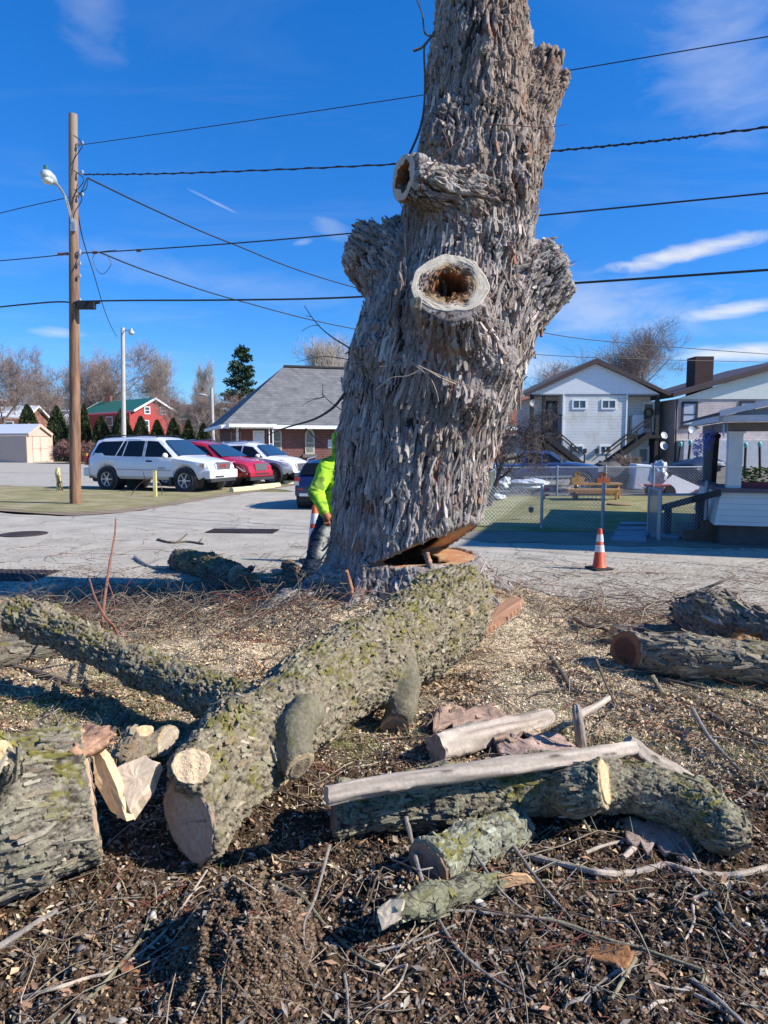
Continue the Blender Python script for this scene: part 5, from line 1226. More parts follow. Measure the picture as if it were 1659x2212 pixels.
# ------------------------------------------------------------------ sticks one can point to
TM = {'grey': mat('stick_grey', (0.25, 0.215, 0.18), 0.85, var=.35, vs=25, bump=.4, bs=90), 'green': mat('stick_olive', (0.21, 0.19, 0.11), 0.85, var=.35, vs=25, bump=.4, bs=90),
      'red': mat('stick_red', (0.24, 0.10, 0.06), 0.8, var=.3, vs=25), 'dark': mat('stick_dark', (0.11, 0.085, 0.065), 0.85, var=.35, vs=25), 'pale': mat('stick_pale', (0.42, 0.34, 0.26), 0.8, var=.3, vs=20, bump=.3, bs=90)}
def stick(lab, kind, w0, w1, pts, branches=(), name='stick', h=0.0):
    """a named stick: pts are (u, v[, height]) of its run, w0/w1 widths in pixels"""
    t_r = []
    def path(q):
        P = []
        for p in q: P.append(onbank(p[0], p[1], (p[2] if len(p) > 2 else 0.012) + h))
        return P
    m = MB(); P = path(pts); S_ = spline(P, 5); n = len(S_)
    ra, rb = rpx(P[0], w0/2), rpx(P[-1], w1/2); rs = np.random.RandomState(int(pts[0][0]) % 1000)
    m.tube(S_, [(ra + (rb - ra)*i/(n-1))*(1 + .12*rs.randn()) for i in range(n)], 8)
    for b in branches:
        q = spline(path(b[1:]), 4); r_ = rpx(q[0], b[0]/2); m.tube(q, list(np.linspace(r_, r_*.45, len(q))), 6)
    o = m.build(name, TM[kind], None, True); return tag(o, lab, 'stick' if name == 'stick' else 'branch')
SK = [
 ('long grey stick arching from the crooked log down the bare soil to the lower right', 'grey', 11, 3, [(877, 1768, .10), (890, 1820, .08), (905, 1880, .07), (935, 1960, .03), (985, 2045), (1060, 2110), (1150, 2160)], [(4, (1062, 2110), (1085, 2100), (1105, 2108)), (4, (905, 1880, .06), (960, 1868, .05), (1040, 1840, .04), (1110, 1828, .03), (1170, 1823))]),
 ('grey stick leaning off the crooked log beside the short log', 'grey', 10, 5, [(1052, 1762, .12), (1080, 1795, .08), (1110, 1830, .05), (1150, 1885, .03), (1185, 1930, .02), (1235, 1985)], [(4, (1150, 1885, .03), (1180, 1870, .05), (1205, 1858, .03))]),
 ('thin forked stick running from the crooked log over the mossy branch', 'grey', 7, 3, [(995, 1795, .12), (1030, 1850, .08), (1075, 1915, .06), (1110, 1950, .03), (1160, 1985), (1205, 2020)], [(3, (1092, 1935, .03), (1108, 1965), (1116, 2000)), (3, (1060, 1895, .08), (1020, 1905, .06), (985, 1912, .03))]),
 ('long straight grey-green stick lying across the soil toward the orange bark piece', 'green', 10, 8, [(1180, 1985), (1240, 2002), (1315, 2031), (1380, 2048), (1434, 2066), (1518, 2095)], [(6, (1518, 2093), (1520, 2110), (1512, 2130))]),
 ('thin dark stick lying left of the long grey-green stick', 'grey', 7, 5, [(950, 1965), (1030, 1970), (1110, 1978), (1180, 1984), (1210, 1982)], []),
 ('crooked bare grey branch snaking to the right edge below the crooked log', 'pale', 15, 12, [(1110, 1838), (1167, 1856), (1241, 1873), (1290, 1884), (1345, 1888), (1400, 1878), (1440, 1868), (1490, 1882), (1561, 1891), (1610, 1886), (1680, 1868)], [(6, (1490, 1882), (1520, 1920), (1545, 1930))]),
 ('short olive stick pointing down right of the orange bark piece', 'green', 9, 7, [(1373, 2070, .02), (1350, 2110), (1321, 2158)], []),
 ('forked grey stick lying below the orange bark piece', 'grey', 9, 4, [(1345, 2094), (1318, 2108), (1294, 2126), (1276, 2145), (1262, 2166)], [(11, (1264, 2157), (1240, 2162), (1216, 2176))]),
 ('thick grey stick entering the lower right corner', 'grey', 11, 9, [(1493, 2115), (1520, 2135), (1552, 2160), (1590, 2195), (1630, 2235)], [(9, (1500, 2148), (1545, 2170), (1580, 2200))]),
 ('bent twiggy stick in front of the lower right corner stick', 'pale', 9, 6, [(1400, 2180), (1420, 2165), (1455, 2160), (1480, 2135), (1495, 2138)], [(6, (1400, 2120), (1440, 2132), (1490, 2140))]),
 ('curled grey twig hooking downward at the right', 'pale', 9, 5, [(1530, 1930), (1500, 1942), (1497, 1965), (1500, 1985), (1492, 2010), (1480, 2030)], []),
 ('long thin fork running down the right edge of the soil', 'grey', 8, 4, [(1550, 1945), (1562, 1975), (1590, 2008), (1625, 2028)], [(5, (1545, 1960), (1580, 2000), (1615, 2030)), (4, (1570, 1930), (1590, 1985), (1622, 2022))]),
 ('thick sawn stick lying between the crooked log and the bare grey branch', 'pale', 13, 11, [(1347, 1852), (1370, 1832), (1396, 1808)], []),
 ('curved pale stick right under the sawn side stub', 'pale', 8, 5, [(1265, 1842), (1300, 1828), (1330, 1820), (1368, 1810)], []),
 ('short stick standing up against the crooked log', 'green', 8, 6, [(1256, 1765, .08), (1268, 1785, .04), (1275, 1797)], []),
 ('long bent pale stick crossing the lower left soil to the heap', 'pale', 8, 5, [(40, 2156), (120, 2135), (190, 2112), (237, 2100), (300, 2062), (356, 2012), (400, 1950), (447, 1880, .06)], [(4, (420, 1925, .05), (435, 1915, .05), (445, 1920, .03))]),
 ('olive stick lying under the long bent pale stick', 'green', 11, 6, [(130, 2215), (180, 2165), (222, 2127), (262, 2080), (301, 2032), (336, 1968)], []),
 ('thick grey stick entering low on the left edge', 'grey', 15, 12, [(-40, 2066), (0, 2044), (60, 2005), (122, 1967)], [(4, (122, 1975), (170, 1955), (240, 1942), (330, 1938))]),
 ('curved olive stick lying right of the heap', 'green', 8, 7, [(588, 1904, .03), (625, 1920), (660, 1945), (695, 1990), (733, 2031), (775, 2065), (824, 2092)], []),
 ('upright twig with reddish tip beside the heap', 'grey', 8, 3, [(711, 1828, .06), (695, 1890, .04), (678, 1947, .02), (658, 1990), (656, 2030), (661, 2052)], []),
 ('short straight stick at the bottom edge', 'grey', 7, 6, [(744, 2104), (750, 2150), (752, 2212)], []),
 ('thin bent stick between the short straight stick and the orange bark', 'pale', 7, 4, [(878, 2085), (868, 2115), (850, 2140), (826, 2158)], [(6, (880, 2084), (850, 2092), (820, 2105))]),
 ('stick lying level in front of the mossy branch', 'grey', 8, 3, [(815, 2055), (870, 2040), (930, 2020), (1000, 1990)], []),
 ('pale stick below the level stick', 'pale', 7, 4, [(852, 2070), (900, 2050), (955, 2028)], []),
 ('dark sawn stick in the shade left of the mossy branch', 'dark', 10, 8, [(590, 1893), (640, 1885), (692, 1880)], []),
 ('long dark crooked branch lying across the litter at the left', 'dark', 13, 7, [(-20, 1425), (60, 1448), (120, 1465), (180, 1490), (230, 1500), (300, 1502), (370, 1500), (430, 1510)], [(9, (128, 1468), (126, 1500), (145, 1520), (160, 1530), (200, 1528)), (6, (150, 1522), (130, 1555), (120, 1572)), (5, (385, 1512), (420, 1530), (442, 1535)), (5, (375, 1500), (392, 1485))]),
 ('dark stick leaning up from behind the big mossy log', 'dark', 16, 12, [(228, 1600), (255, 1570), (275, 1545)], []),
 ('thin upright reddish shoot with curved side shoot growing behind the raised limb', 'red', 10, 3, [(262, 1445, .18), (225, 1370, .16), (222, 1330, .30), (235, 1230, .55), (248, 1155, .75), (250, 1120, .85)], [(8, (258, 1390, .28), (250, 1360, .30), (225, 1330, .42), (205, 1290, .5), (193, 1250, .6)), (3, (232, 1255, .5), (245, 1290, .4), (250, 1330, .3))]),
 ('thin dark branch lying on the street above the bark log', 'dark', 6, 4, [(340, 1165), (370, 1172), (405, 1170), (440, 1175)], [(4, (380, 1172), (395, 1162), (405, 1152)), (3, (430, 1172), (438, 1162))]),
 ('pale thick twig lying on the street left of the bark log', 'pale', 10, 6, [(293, 1204), (310, 1216), (328, 1224), (360, 1228)], []),
 ('dark limb piece lying across the brush before the trunk', 'dark', 9, 7, [(478, 1308, .06), (520, 1315, .05), (580, 1316, .05)], []),
 ('long pale split slat lying in the brush at the left', 'pale', 12, 8, [(425, 1325, .04), (460, 1312, .05), (520, 1296, .05)], []),
 ('twisting dark root-like branch lying near the split log', 'dark', 10, 6, [(1240, 1335, .03), (1262, 1350, .05), (1300, 1357, .04), (1330, 1372, .02)], [(6, (1262, 1350, .05), (1290, 1335, .08), (1320, 1345, .05))]),
 ('dark twig rising behind the stump chunk', 'dark', 7, 4, [(1515, 1275, .3), (1555, 1258, .38), (1588, 1243, .42)], []),
 ('dark sticks crossing on the sawdust above the short bleached branch', 'dark', 9, 6, [(1190, 1420, .04), (1215, 1455, .03), (1235, 1490, .02), (1262, 1500)], [(7, (1288, 1425, .10), (1310, 1480, .05), (1335, 1535, .02)), (5, (1160, 1495, .02), (1220, 1490, .03), (1330, 1500, .02))]),
 ('long thin dark twig curving over the grass at the right', 'dark', 8, 5, [(1350, 1440, .02), (1400, 1460, .03), (1470, 1475, .04), (1560, 1500, .02), (1660, 1535, .02)], [(4, (1440, 1470, .03), (1480, 1440, .05), (1560, 1437, .06))]),
 ('brown bark covered stick lying right of the grass', 'dark', 14, 9, [(1535, 1545), (1580, 1570), (1640, 1600), (1690, 1620)], []),
 ('short knobbly stick standing in the sawdust', 'green', 13, 11, [(1408, 1462, .06), (1420, 1480, .03), (1432, 1500)], []),
 ('thin grey stick leaning past the end of the weathered branch', 'grey', 8, 6, [(1495, 1530, .10), (1530, 1590, .08), (1575, 1640, .03), (1600, 1665)], [(4, (1530, 1590, .06), (1590, 1600, .04), (1650, 1640, .02))]),
 ('thin grey twig in front of the crooked log end', 'grey', 6, 4, [(1478, 1810, .04), (1495, 1840, .03), (1512, 1875)], [(4, (1450, 1808, .03), (1490, 1860, .02)), (4, (1530, 1795, .05), (1500, 1835, .02))]),
]
for s_ in SK: stick(s_[0], s_[1], s_[2], s_[3], s_[4], s_[5], name='branch' if 'branch' in s_[0].split(' lying')[0].split(' snaking')[0] else 'stick')
def chunk(lab, pts, w, th, seed, **k):
    o = bark_slab('bark_piece', [onbank(p[0], p[1], p[2] if len(p) > 2 else .02) for p in pts], w, th, None, seed, **k); return tag(o, lab, 'bark piece')
chunk('flat orange-brown piece of bark on the dark soil at the lower right', [(1268, 2044, .03), (1310, 2055, .03), (1362, 2068, .03)], .10, .014, 2, c_in=(.36, .17, .07), c_out=(.42, .21, .10), curl=.1)
chunk('broad weathered sheet of pinkish bark behind the short bleached branch', [(935, 1540, .06), (1000, 1545, .08), (1080, 1560, .07), (1170, 1575, .05)], .34, .03, 3, c_in=(.42, .28, .2), c_out=(.46, .33, .25), curl=.15)
chunk('broad bark sheet lying under the white pole', [(1080, 1625, .05), (1150, 1610, .07), (1240, 1600, .05)], .26, .025, 4, c_in=(.4, .28, .22), c_out=(.42, .33, .28), curl=.15)
chunk('pale rotten bark sheet half hidden under the right end of the crooked log', [(1350, 1790, .02), (1420, 1800, .04), (1500, 1830, .02)], .22, .02, 5, c_in=(.33, .25, .2), c_out=(.34, .28, .23), curl=.1)
chunk('dark bark strip lying on the right grass', [(1520, 1440, .02), (1580, 1460, .03), (1640, 1470, .02)], .10, .02, 6, c_in=(.3, .2, .13), c_out=(.25, .18, .13))
chunk('small tan bark piece by the pebbles at the lower left', [(160, 2010), (190, 2018), (205, 2022)], .03, .008, 7, c_in=(.4, .25, .15), c_out=(.4, .2, .1))
chunk('red-brown bark shard beside the long bent pale stick', [(255, 2080), (280, 2087), (295, 2090)], .04, .008, 8, c_in=(.35, .16, .08), c_out=(.3, .14, .07))
chunk('brown bark shard at the bottom left corner', [(15, 2160), (35, 2145), (60, 2132)], .035, .008, 9, c_in=(.4, .2, .1), c_out=(.38, .2, .11))
# ------------------------------------------------------------------ vehicles
GLASS = mat('car_glass', (0.008, 0.010, 0.012), 0.08, var=0, spec=0.35)
WGLASS = mat('windscreen_glass', (0.02, 0.05, 0.09), 0.06, var=0, spec=0.7, coat=0.2)
TYRE = mat('tyre_rubber', (0.022, 0.022, 0.023), 0.85, var=.2)
ALLOY = mat('alloy', (0.55, 0.56, 0.58), 0.3, 0.7, var=.05)
TRIM = mat('dark_trim', (0.03, 0.03, 0.032), 0.6, var=.1)
CHROME = mat('chrome', (0.6, 0.6, 0.62), 0.18, 0.95, var=0)
LAMPC = mat('clear_lamp', (0.55, 0.56, 0.58), 0.12, 0.2, var=.1, coat=.8)
LAMPR = mat('red_lamp', (0.35, 0.02, 0.02), 0.2, var=.1, coat=.8)
AMBER = mat('amber_lamp', (0.60, 0.25, 0.04), 0.2, var=.1, coat=.8)
def paint(n, c): return mat(n, c, 0.28, 0.0, var=0.03, vs=2.0, coat=0.7, spec=.5)
def pwl(x, pts): return float(np.interp(x, [p[0] for p in pts], [p[1] for p in pts]))
def text_mesh(s, size, parent, m, loc, rx, rz, name='lettering', align='CENTER', depth=0.002, sp=1.0):
    cu = bpy.data.curves.new(name, 'FONT'); cu.body = s; cu.size = size; cu.align_x = align; cu.align_y = 'CENTER'; cu.extrude = depth; cu.space_line = sp
    o = bpy.data.objects.new('tmp', cu); COL.objects.link(o)
    dg = bpy.context.evaluated_depsgraph_get(); me = bpy.data.meshes.new_from_object(o.evaluated_get(dg)); COL.objects.unlink(o); bpy.data.objects.remove(o)
    me.materials.clear(); me.materials.append(m); q = bpy.data.objects.new(name, me); COL.objects.link(q)
    q.location = loc; q.rotation_euler = (rx, 0, rz); q.parent = parent; return q
def car(name, label, cat, mid, heading, body, top, belt, sill, wb, rw, W, roofw, xr, xf, ws, rs, sides, scale=1.0, arch=None, cladding=None, rack=False, rack_m=None, lights=True, hoodw=0.9, wheel_m=None, spokes=6, skip=(), pickup=False):
    """loft a vehicle. top=[(x,z)] silhouette, belt=[(x,z)], ws/rs=(x_base,z_base,x_top,z_top) glass slopes"""
    t = thing(name, label, cat, (mid[0], mid[1], mid[2]), heading); t.scale = (scale,)*3
    arch = arch or rw + 0.06; axles = (-wb/2, wb/2)
    xs = np.unique(np.concatenate([np.linspace(xr, xf, 90), [p[0] for p in top if xr < p[0] < xf]]))
    def zb(x):
        z = sill + 0.10*max(0, (abs(x - (xr+xf)/2) - (xf-xr)/2 + .45)/.45)
        for a in axles:
            if abs(x - a) < arch: z = max(z, rw + math.sqrt(arch*arch - (x - a)**2) - 0.02)
        return z
    def wid(x):
        e = min((x - xr)/0.45, (xf - x)/0.75, 1.0); return W*(0.80 + 0.20*math.sin(max(0, e)*PI/2))
    def zt(x): return pwl(x, top)
    def zbe(x): return min(pwl(x, belt), zt(x) - 0.03)
    def wr(x):
        h = zt(x) - zbe(x); k = min(1, h/0.5); return wid(x)*hoodw*(1 - k) + roofw*k
    def ys(x, z):
        b = zbe(x); tp = zt(x) - .06; return wid(x)*.985 + (wr(x) - wid(x)*.985)*min(1.0, max(0, (z - b)/max(.03, tp - b)))
    V = []; 
    for x in xs:
        w = wid(x); b = zb(x); be = zbe(x); tp = zt(x); m_ = max(b + 0.02, b*0.5 + be*0.5); b2 = min(b + .1, m_ - .005)
        S = [(0, b + .02), (w*.86, b), (w*.97, b2), (w*1.0, m_), (w*.985, be), (wr(x), tp - min(.06, (tp-be)*.5)), (wr(x)*.88, tp), (wr(x)*.45, tp + .02), (0, tp + .028)]
        V += [(x, y, z) for y, z in S] + [(x, -y, z) for y, z in S[::-1][1:-1]]
    K = 16; n = len(xs)
    F = [(i*K + k, (i+1)*K + k, (i+1)*K + (k+1) % K, i*K + (k+1) % K) for i in range(n-1) for k in range(K)] + [tuple(range(K)), tuple(range((n-1)*K, n*K))[::-1]]
    o = mk('body', V, F, body, t, True); smooth_angle(o, 35)
    # under-body so the arches read dark
    m = MB(); m.box(((xr+xf)/2, 0, sill + .12), (xf - xr - .5, W*1.7, .24))
    for a in axles:
        for s in (-1, 1): m.cyl((a, s*W*.98, rw), (a, s*W*.45, rw), arch - .01, n=24)
    m.build('underbody', TRIM, t)
    # side glass
    for s in (-1, 1):
        for poly in sides:
            c = (sum(p[0] for p in poly)/len(poly), sum(p[1] for p in poly)/len(poly)); V = []
            for x, z in poly: V.append((x, s*(ys(x, z) + .010), z))
            for x, z in poly: V.append((x, s*(ys(x, z) - .03), z))
            k = len(poly); V.append((c[0], s*(ys(*c) + .010), c[1]))
            F = [(i, (i+1) % k, 2*k) for i in range(k)] + [(i, k + i, k + (i+1) % k, (i+1) % k) for i in range(k)]
            mk('window', V, F, GLASS, t)
    for nm, g, sg in (('windscreen', ws, 1), ('rear_window', rs, -1)):
        if g is None: continue
        x0, z0, x1, z1 = g; w0, w1 = wid(x0)*.86, roofw*.90; d = Vector((z1 - z0, 0, -(x1 - x0))).normalized()*.02*(1 if sg > 0 else -1)
        if d.z < 0 and sg > 0: d = -d
        if sg < 0: d = Vector((-(z1 - z0), 0, (x1 - x0))).normalized()*.02
        V = []; N_ = 6
        for i in range(N_ + 1):
            f = i/N_; x = x0 + (x1-x0)*f; z = z0 + (z1-z0)*f; w = w0 + (w1-w0)*f
            for j in range(9):
                q = j/8*2 - 1; V.append((x + d.x + (0.03 if sg > 0 else -.03)*(1 - q*q), q*w, z + d.z + .012*(1 - q*q)))
        F = [(i*9 + j, i*9 + j + 1, (i+1)*9 + j + 1, (i+1)*9 + j) for i in range(N_) for j in range(8)]
        mk(nm, V, F, WGLASS if sg > 0 else GLASS, t, True)
    # wheels
    wheel0 = None
    for a in axles:
        for s in (1, -1):
            wo = bpy.data.objects.new('wheel', None); COL.objects.link(wo); wo.parent = t; wo.location = (a, s*(W - .10), rw); wo.empty_display_size = .1
            if s < 0: wo.rotation_euler = (0, 0, PI)
            if wheel0 is None:
                wheel0 = wo
                m = MB(); pr = [(rw*.66, -.10), (rw*.9, -.115), (rw*.98, -.08), (rw, 0), (rw*.98, .08), (rw*.9, .115), (rw*.66, .10)]; N_ = 32
                m.v = [(r*math.cos(2*PI*k/N_), y, r*math.sin(2*PI*k/N_)) for r, y in pr for k in range(N_)]
                m.f = [(i*N_ + k, i*N_ + (k+1) % N_, (i+1)*N_ + (k+1) % N_, (i+1)*N_ + k) for i in range(6) for k in range(N_)]; m.build('tyre', TYRE, wo, True)
                m = MB(); m.cyl((0, .0, 0), (0, .03, 0), rw*.64, n=28); m.build('rim_back', TRIM, wo)
                m = MB(); N_ = 28; m.v = [(r*math.cos(2*PI*k/N_), y, r*math.sin(2*PI*k/N_)) for r, y in ((rw*.60, .08), (rw*.68, .10), (rw*.68, .05), (rw*.58, .04)) for k in range(N_)]
                m.f = [(i*N_ + k, i*N_ + (k+1) % N_, ((i+1) % 4)*N_ + (k+1) % N_, ((i+1) % 4)*N_ + k) for i in range(4) for k in range(N_)]
                m.cyl((0, .03, 0), (0, .095, 0), rw*.19, n=14)
                for k in range(spokes):
                    a_ = 2*PI*k/spokes; m.bar((math.cos(a_)*rw*.12, .07, math.sin(a_)*rw*.12), (math.cos(a_)*rw*.63, .075, math.sin(a_)*rw*.63), rw*.19 if spokes < 7 else rw*.11, .03)
                m.build('rim', wheel_m or ALLOY, wo, True)
            else:
                for ch in wheel0.children: c = ch.copy(); COL.objects.link(c); c.parent = wo
    if cladding:
        m = MB()
        for a in axles:
            for s in (-1, 1):
                P = [(a + math.cos(q)*(arch + .01), s*(W + .005), rw + math.sin(q)*(arch + .01)) for q in np.linspace(-.15, PI + .15, 18)]
                m.tube(P, .045, 6)
        m.box(((xr+xf)/2, 0, sill + .06), (wb - 2*arch, W*2 + .02, .13)); m.build('wheel_arch_trim', cladding, t)
    if rack:
        m = MB()
        for s in (-1, 1): m.tube([(rack[0], s*roofw*.86, zt(rack[0]) + .03), (rack[0] + .15, s*roofw*.86, zt(rack[0] + .15) + .09), (rack[1] - .15, s*roofw*.86, zt(rack[1] - .15) + .09), (rack[1], s*roofw*.86, zt(rack[1]) + .03)], .022, 6)
        m.build('roof_rail', rack_m or TRIM, t)
    return t, dict(ys=ys, zt=zt, wid=wid, zbe=zbe)
def seams(t, f, lines, s=(-1, 1), m=None, r=.008):
    for ln in lines:
        for q in s: mb = MB(); mb.tube([(x, q*(f['ys'](x, z) + .004), z) for x, z in ln], r, 4); mb.build('door_gap' if m is None else 'side_moulding', m or TRIM, t)
def patch(t, f, name, m, polys, s=(-1, 1), off=.015):
    for q in s:
        mb = MB()
        for poly in polys:
            k = len(poly); vs = [(x, q*(f['ys'](x, z) + off), z) for x, z in poly] + [(x, q*(f['ys'](x, z) - .02), z) for x, z in poly]
            mb.add(vs, [tuple(range(k))] + [(i, k + i, k + (i+1) % k, (i+1) % k) for i in range(k)])
        mb.build(name, m, t)
def between(a, b, wb):
    A, B = G(*a), G(*b); d = (B - A); h = math.atan2(d.y, d.x); return (A + B)/2, h, d.length/wb
# --- white full size SUV
mid, hd, scl = between((233, 1058), (402, 1063), 3.28)
side_n = Vector((math.sin(hd), -math.cos(hd), 0)); mid = mid - side_n*0.86
wp = paint('white_paint', (0.74, 0.74, 0.76))
suv, f = car('parked_car', 'large white SUV with six-spoke alloy wheels parked at the near end of the row', 'car', mid, hd, wp,
    [(-2.66, .62), (-2.62, 1.02), (-2.52, 1.28), (-2.22, 1.74), (-1.9, 1.82), (-.6, 1.86), (.3, 1.83), (.62, 1.76), (1.42, 1.20), (1.9, 1.12), (2.32, 1.02), (2.50, .90), (2.60, .55)],
    [(-2.7, 1.12), (1.3, 1.12), (2.6, .95)], .40, 3.28, .385, .92, .68, -2.66, 2.60, (1.40, 1.22, .68, 1.74), (-2.58, 1.22, -2.30, 1.70),
    [[(-2.30, 1.22), (-2.12, 1.62), (-1.95, 1.70), (-1.02, 1.72), (-1.28, 1.20)], [(-1.22, 1.20), (-.96, 1.72), (-.86, 1.72), (-.98, 1.19)], [(-.92, 1.19), (-.80, 1.72), (-.10, 1.73), (-.10, 1.18)], [(.02, 1.18), (.02, 1.73), (.45, 1.71), (1.12, 1.20), (1.1, 1.17)]], rack=(-2.0, .35), arch=.46)
seams(suv, f, [[(-1.72, 1.16), (-1.70, .62)], [(-.04, 1.15), (-.04, .6), (.0, .42)], [(1.22, 1.14), (1.20, .42)], [(-.04, 1.15), (-.04, 1.74)]])
seams(suv, f, [[(-1.2, .74), (1.1, .72)]], m=mat('grey_mould', (.45, .45, .45), .5), r=.022)
patch(suv, f, 'door_handle', TRIM, [[(.08, 1.0), (.32, 1.0), (.32, 1.06), (.08, 1.06)]]); patch(suv, f, 'door_handle', CHROME, [[(-1.5, 1.0), (-1.28, 1.0), (-1.28, 1.05), (-1.5, 1.05)]])
m = MB(); m.box((-2.60, -.80, 1.07), (.10, .16, .40)); m.box((-2.60, .80, 1.07), (.10, .16, .40)); m.build('tail_light', LAMPR, suv)
m = MB(); m.box((-2.60, -.80, 1.24), (.11, .17, .08)); m.build('indicator', AMBER, suv)
m = MB(); m.box((2.36, -.66, .90), (.22, .34, .16), rz=-.35); m.box((2.36, .66, .90), (.22, .34, .16), rz=.35); m.build('headlight', LAMPC, suv)
m = MB(); m.box((2.30, -.80, .90), (.10, .12, .14), rz=-.5); m.build('indicator', AMBER, suv)
m = MB(); m.prism([(-.38, .74), (.38, .74), (.42, .96), (.30, 1.0), (-.30, 1.0), (-.42, .96)], 2.50, 2.60, 'x'); m.build('grille', CHROME, suv)
text_mesh('GMC', .19, suv, mat('emblem_red', (.5, .02, .02), .4), (2.61, 0, .87), PI/2, PI/2, 'emblem')
m = MB(); m.box((2.50, 0, .60), (.26, 1.66, .30)); m.box((-2.62, 0, .62), (.26, 1.72, .30)); m.build('bumper', wp, suv, bevel=.04)
m = MB(); m.box((2.52, 0, .40), (.16, 1.5, .12)); m.box((2.635, -.3, .52), (.01, .5, .05)); m.build('air_dam', TRIM, suv)
for s in (-1, 1): m = MB(); m.ell((.98, s*1.04, 1.22), (.09, .11, .10), 12, 8); m.build('wing_mirror', wp, suv, True)
m = MB(); m.box((-2.7, -.5, .42), (.16, .1, .06)); m.cyl((-2.5, -.6, .36), (-2.2, -.6, .36), .09, n=8); m.build('tow_hitch', TRIM, suv)
m = MB(); m.box((1.13, -.93, .35), (.05, .2, .3)); m.build('mud_flap', TRIM, suv)
text_mesh('ENVOY', .09, suv, mat('badge_grey', (.15, .15, .17), .4), (.75, -.945, .79), PI/2, 0, 'badge')
# --- red crossover
P = G(487, 1053); h2 = hd - .06; d2 = Vector((math.cos(h2), math.sin(h2), 0)); sn2 = Vector((math.sin(h2), -math.cos(h2), 0))
mid = P - d2*1.40 - sn2*.86
rp = paint('red_paint', (0.42, 0.012, 0.03))
red, f = car('parked_car', 'dark red crossover parked between the two white cars', 'car', mid, h2, rp,
    [(-2.40, .6), (-2.38, 1.0), (-2.25, 1.25), (-1.9, 1.58), (-1.3, 1.68), (-.2, 1.69), (.35, 1.60), (1.22, 1.12), (1.7, 1.04), (2.15, .94), (2.36, .80), (2.42, .5)],
    [(-2.4, 1.10), (1.1, 1.02), (2.4, .85)], .34, 2.80, .37, .93, .63, -2.40, 2.42, (1.22, 1.13, .42, 1.58), (-2.2, 1.2, -1.7, 1.56),
    [[(-2.0, 1.16), (-1.7, 1.50), (-.78, 1.58), (-.82, 1.10)], [(-.74, 1.09), (-.70, 1.58), (-.1, 1.58), (.35, 1.50), (.95, 1.08)]], arch=.44, spokes=7, rack=(-1.9, -.1), rack_m=CHROME)
seams(red, f, [[(-.78, 1.08), (-.74, .40)], [(.72, 1.04), (.70, .42)]])
patch(red, f, 'headlight', LAMPC, [[(1.62, .96), (1.80, .98), (2.22, .72), (2.28, .60), (2.18, .60), (2.0, .76)]], off=.02)
m = MB(); m.prism([(-.34, .62), (.34, .62), (.40, .88), (-.40, .88)], 2.36, 2.43, 'x'); m.build('grille', CHROME, red)
m = MB(); m.box((2.36, 0, .50), (.2, 1.5, .22)); m.build('bumper', rp, red, bevel=.04)
m = MB(); m.box((2.38, 0, .33), (.2, 1.55, .12)); m.box((2.465, 0, .50), (.01, .9, .06)); m.build('air_dam', TRIM, red)
for s in (-1, 1):
    m = MB(); m.ell((.75, s*1.03, 1.13), (.10, .11, .08), 12, 8); m.build('wing_mirror', rp, red, True)
    m = MB(); m.ell((2.30, s*.68, .52), (.05, .12, .07), 10, 6); m.build('fog_light', CHROME, red, True)
# --- white compact crossover
P = G(590, 1046); h3 = hd - .03; d3 = Vector((math.cos(h3), math.sin(h3), 0)); sn3 = Vector((math.sin(h3), -math.cos(h3), 0))
mid = P - d3*1.33 - sn3*.84
wp2 = paint('pearl_white', (0.78, 0.78, 0.79))
wh, f = car('parked_car', 'white compact crossover with black arch trim at the far end of the row', 'car', mid, h3, wp2,
    [(-2.24, .6), (-2.22, 1.0), (-2.05, 1.30), (-1.75, 1.55), (-1.2, 1.63), (-.1, 1.65), (.35, 1.57), (1.12, 1.12), (1.6, 1.05), (2.0, .92), (2.18, .74), (2.24, .5)],
    [(-2.2, 1.14), (1.0, 1.02), (2.2, .84)], .36, 2.66, .36, .91, .62, -2.24, 2.24, (1.12, 1.13, .42, 1.56), (-2.02, 1.25, -1.65, 1.54),
    [[(-1.85, 1.20), (-1.6, 1.42), (-1.05, 1.52), (-.95, 1.13)], [(-.92, 1.12), (-1.0, 1.52), (-.22, 1.54), (-.2, 1.08)], [(-.13, 1.08), (-.14, 1.54), (.28, 1.49), (.88, 1.06)]], arch=.43, spokes=10, cladding=TRIM, rack=(-1.8, 0), rack_m=ALLOY)
seams(wh, f, [[(-.17, 1.06), (-.16, .42)], [(.78, 1.04), (.74, .45)], [(-.98, 1.1), (-.95, .6)]])
patch(wh, f, 'headlight', LAMPC, [[(1.55, .98), (1.72, 1.0), (2.08, .84), (2.04, .78), (1.8, .84)]], off=.02)
patch(wh, f, 'fog_light', CHROME, [[(1.95, .62), (2.14, .60), (2.14, .54), (1.98, .54)]], off=.02)
m = MB(); m.prism([(-.42, .52), (.42, .52), (.52, .84), (-.52, .84)], 2.19, 2.26, 'x'); m.build('grille', CHROME, wh)
m = MB(); m.box((2.18, 0, .38), (.16, 1.45, .14)); m.build('air_dam', TRIM, wh)
m = MB(); m.ell((.72, -1.0, 1.13), (.10, .11, .08), 12, 8); m.build('wing_mirror', wp2, wh, True)
m = MB(); m.prism([(-1.75, 1.60), (-1.55, 1.62), (-1.62, 1.72)], -.01, .01, 'y'); m.build('aerial', wp2, wh)
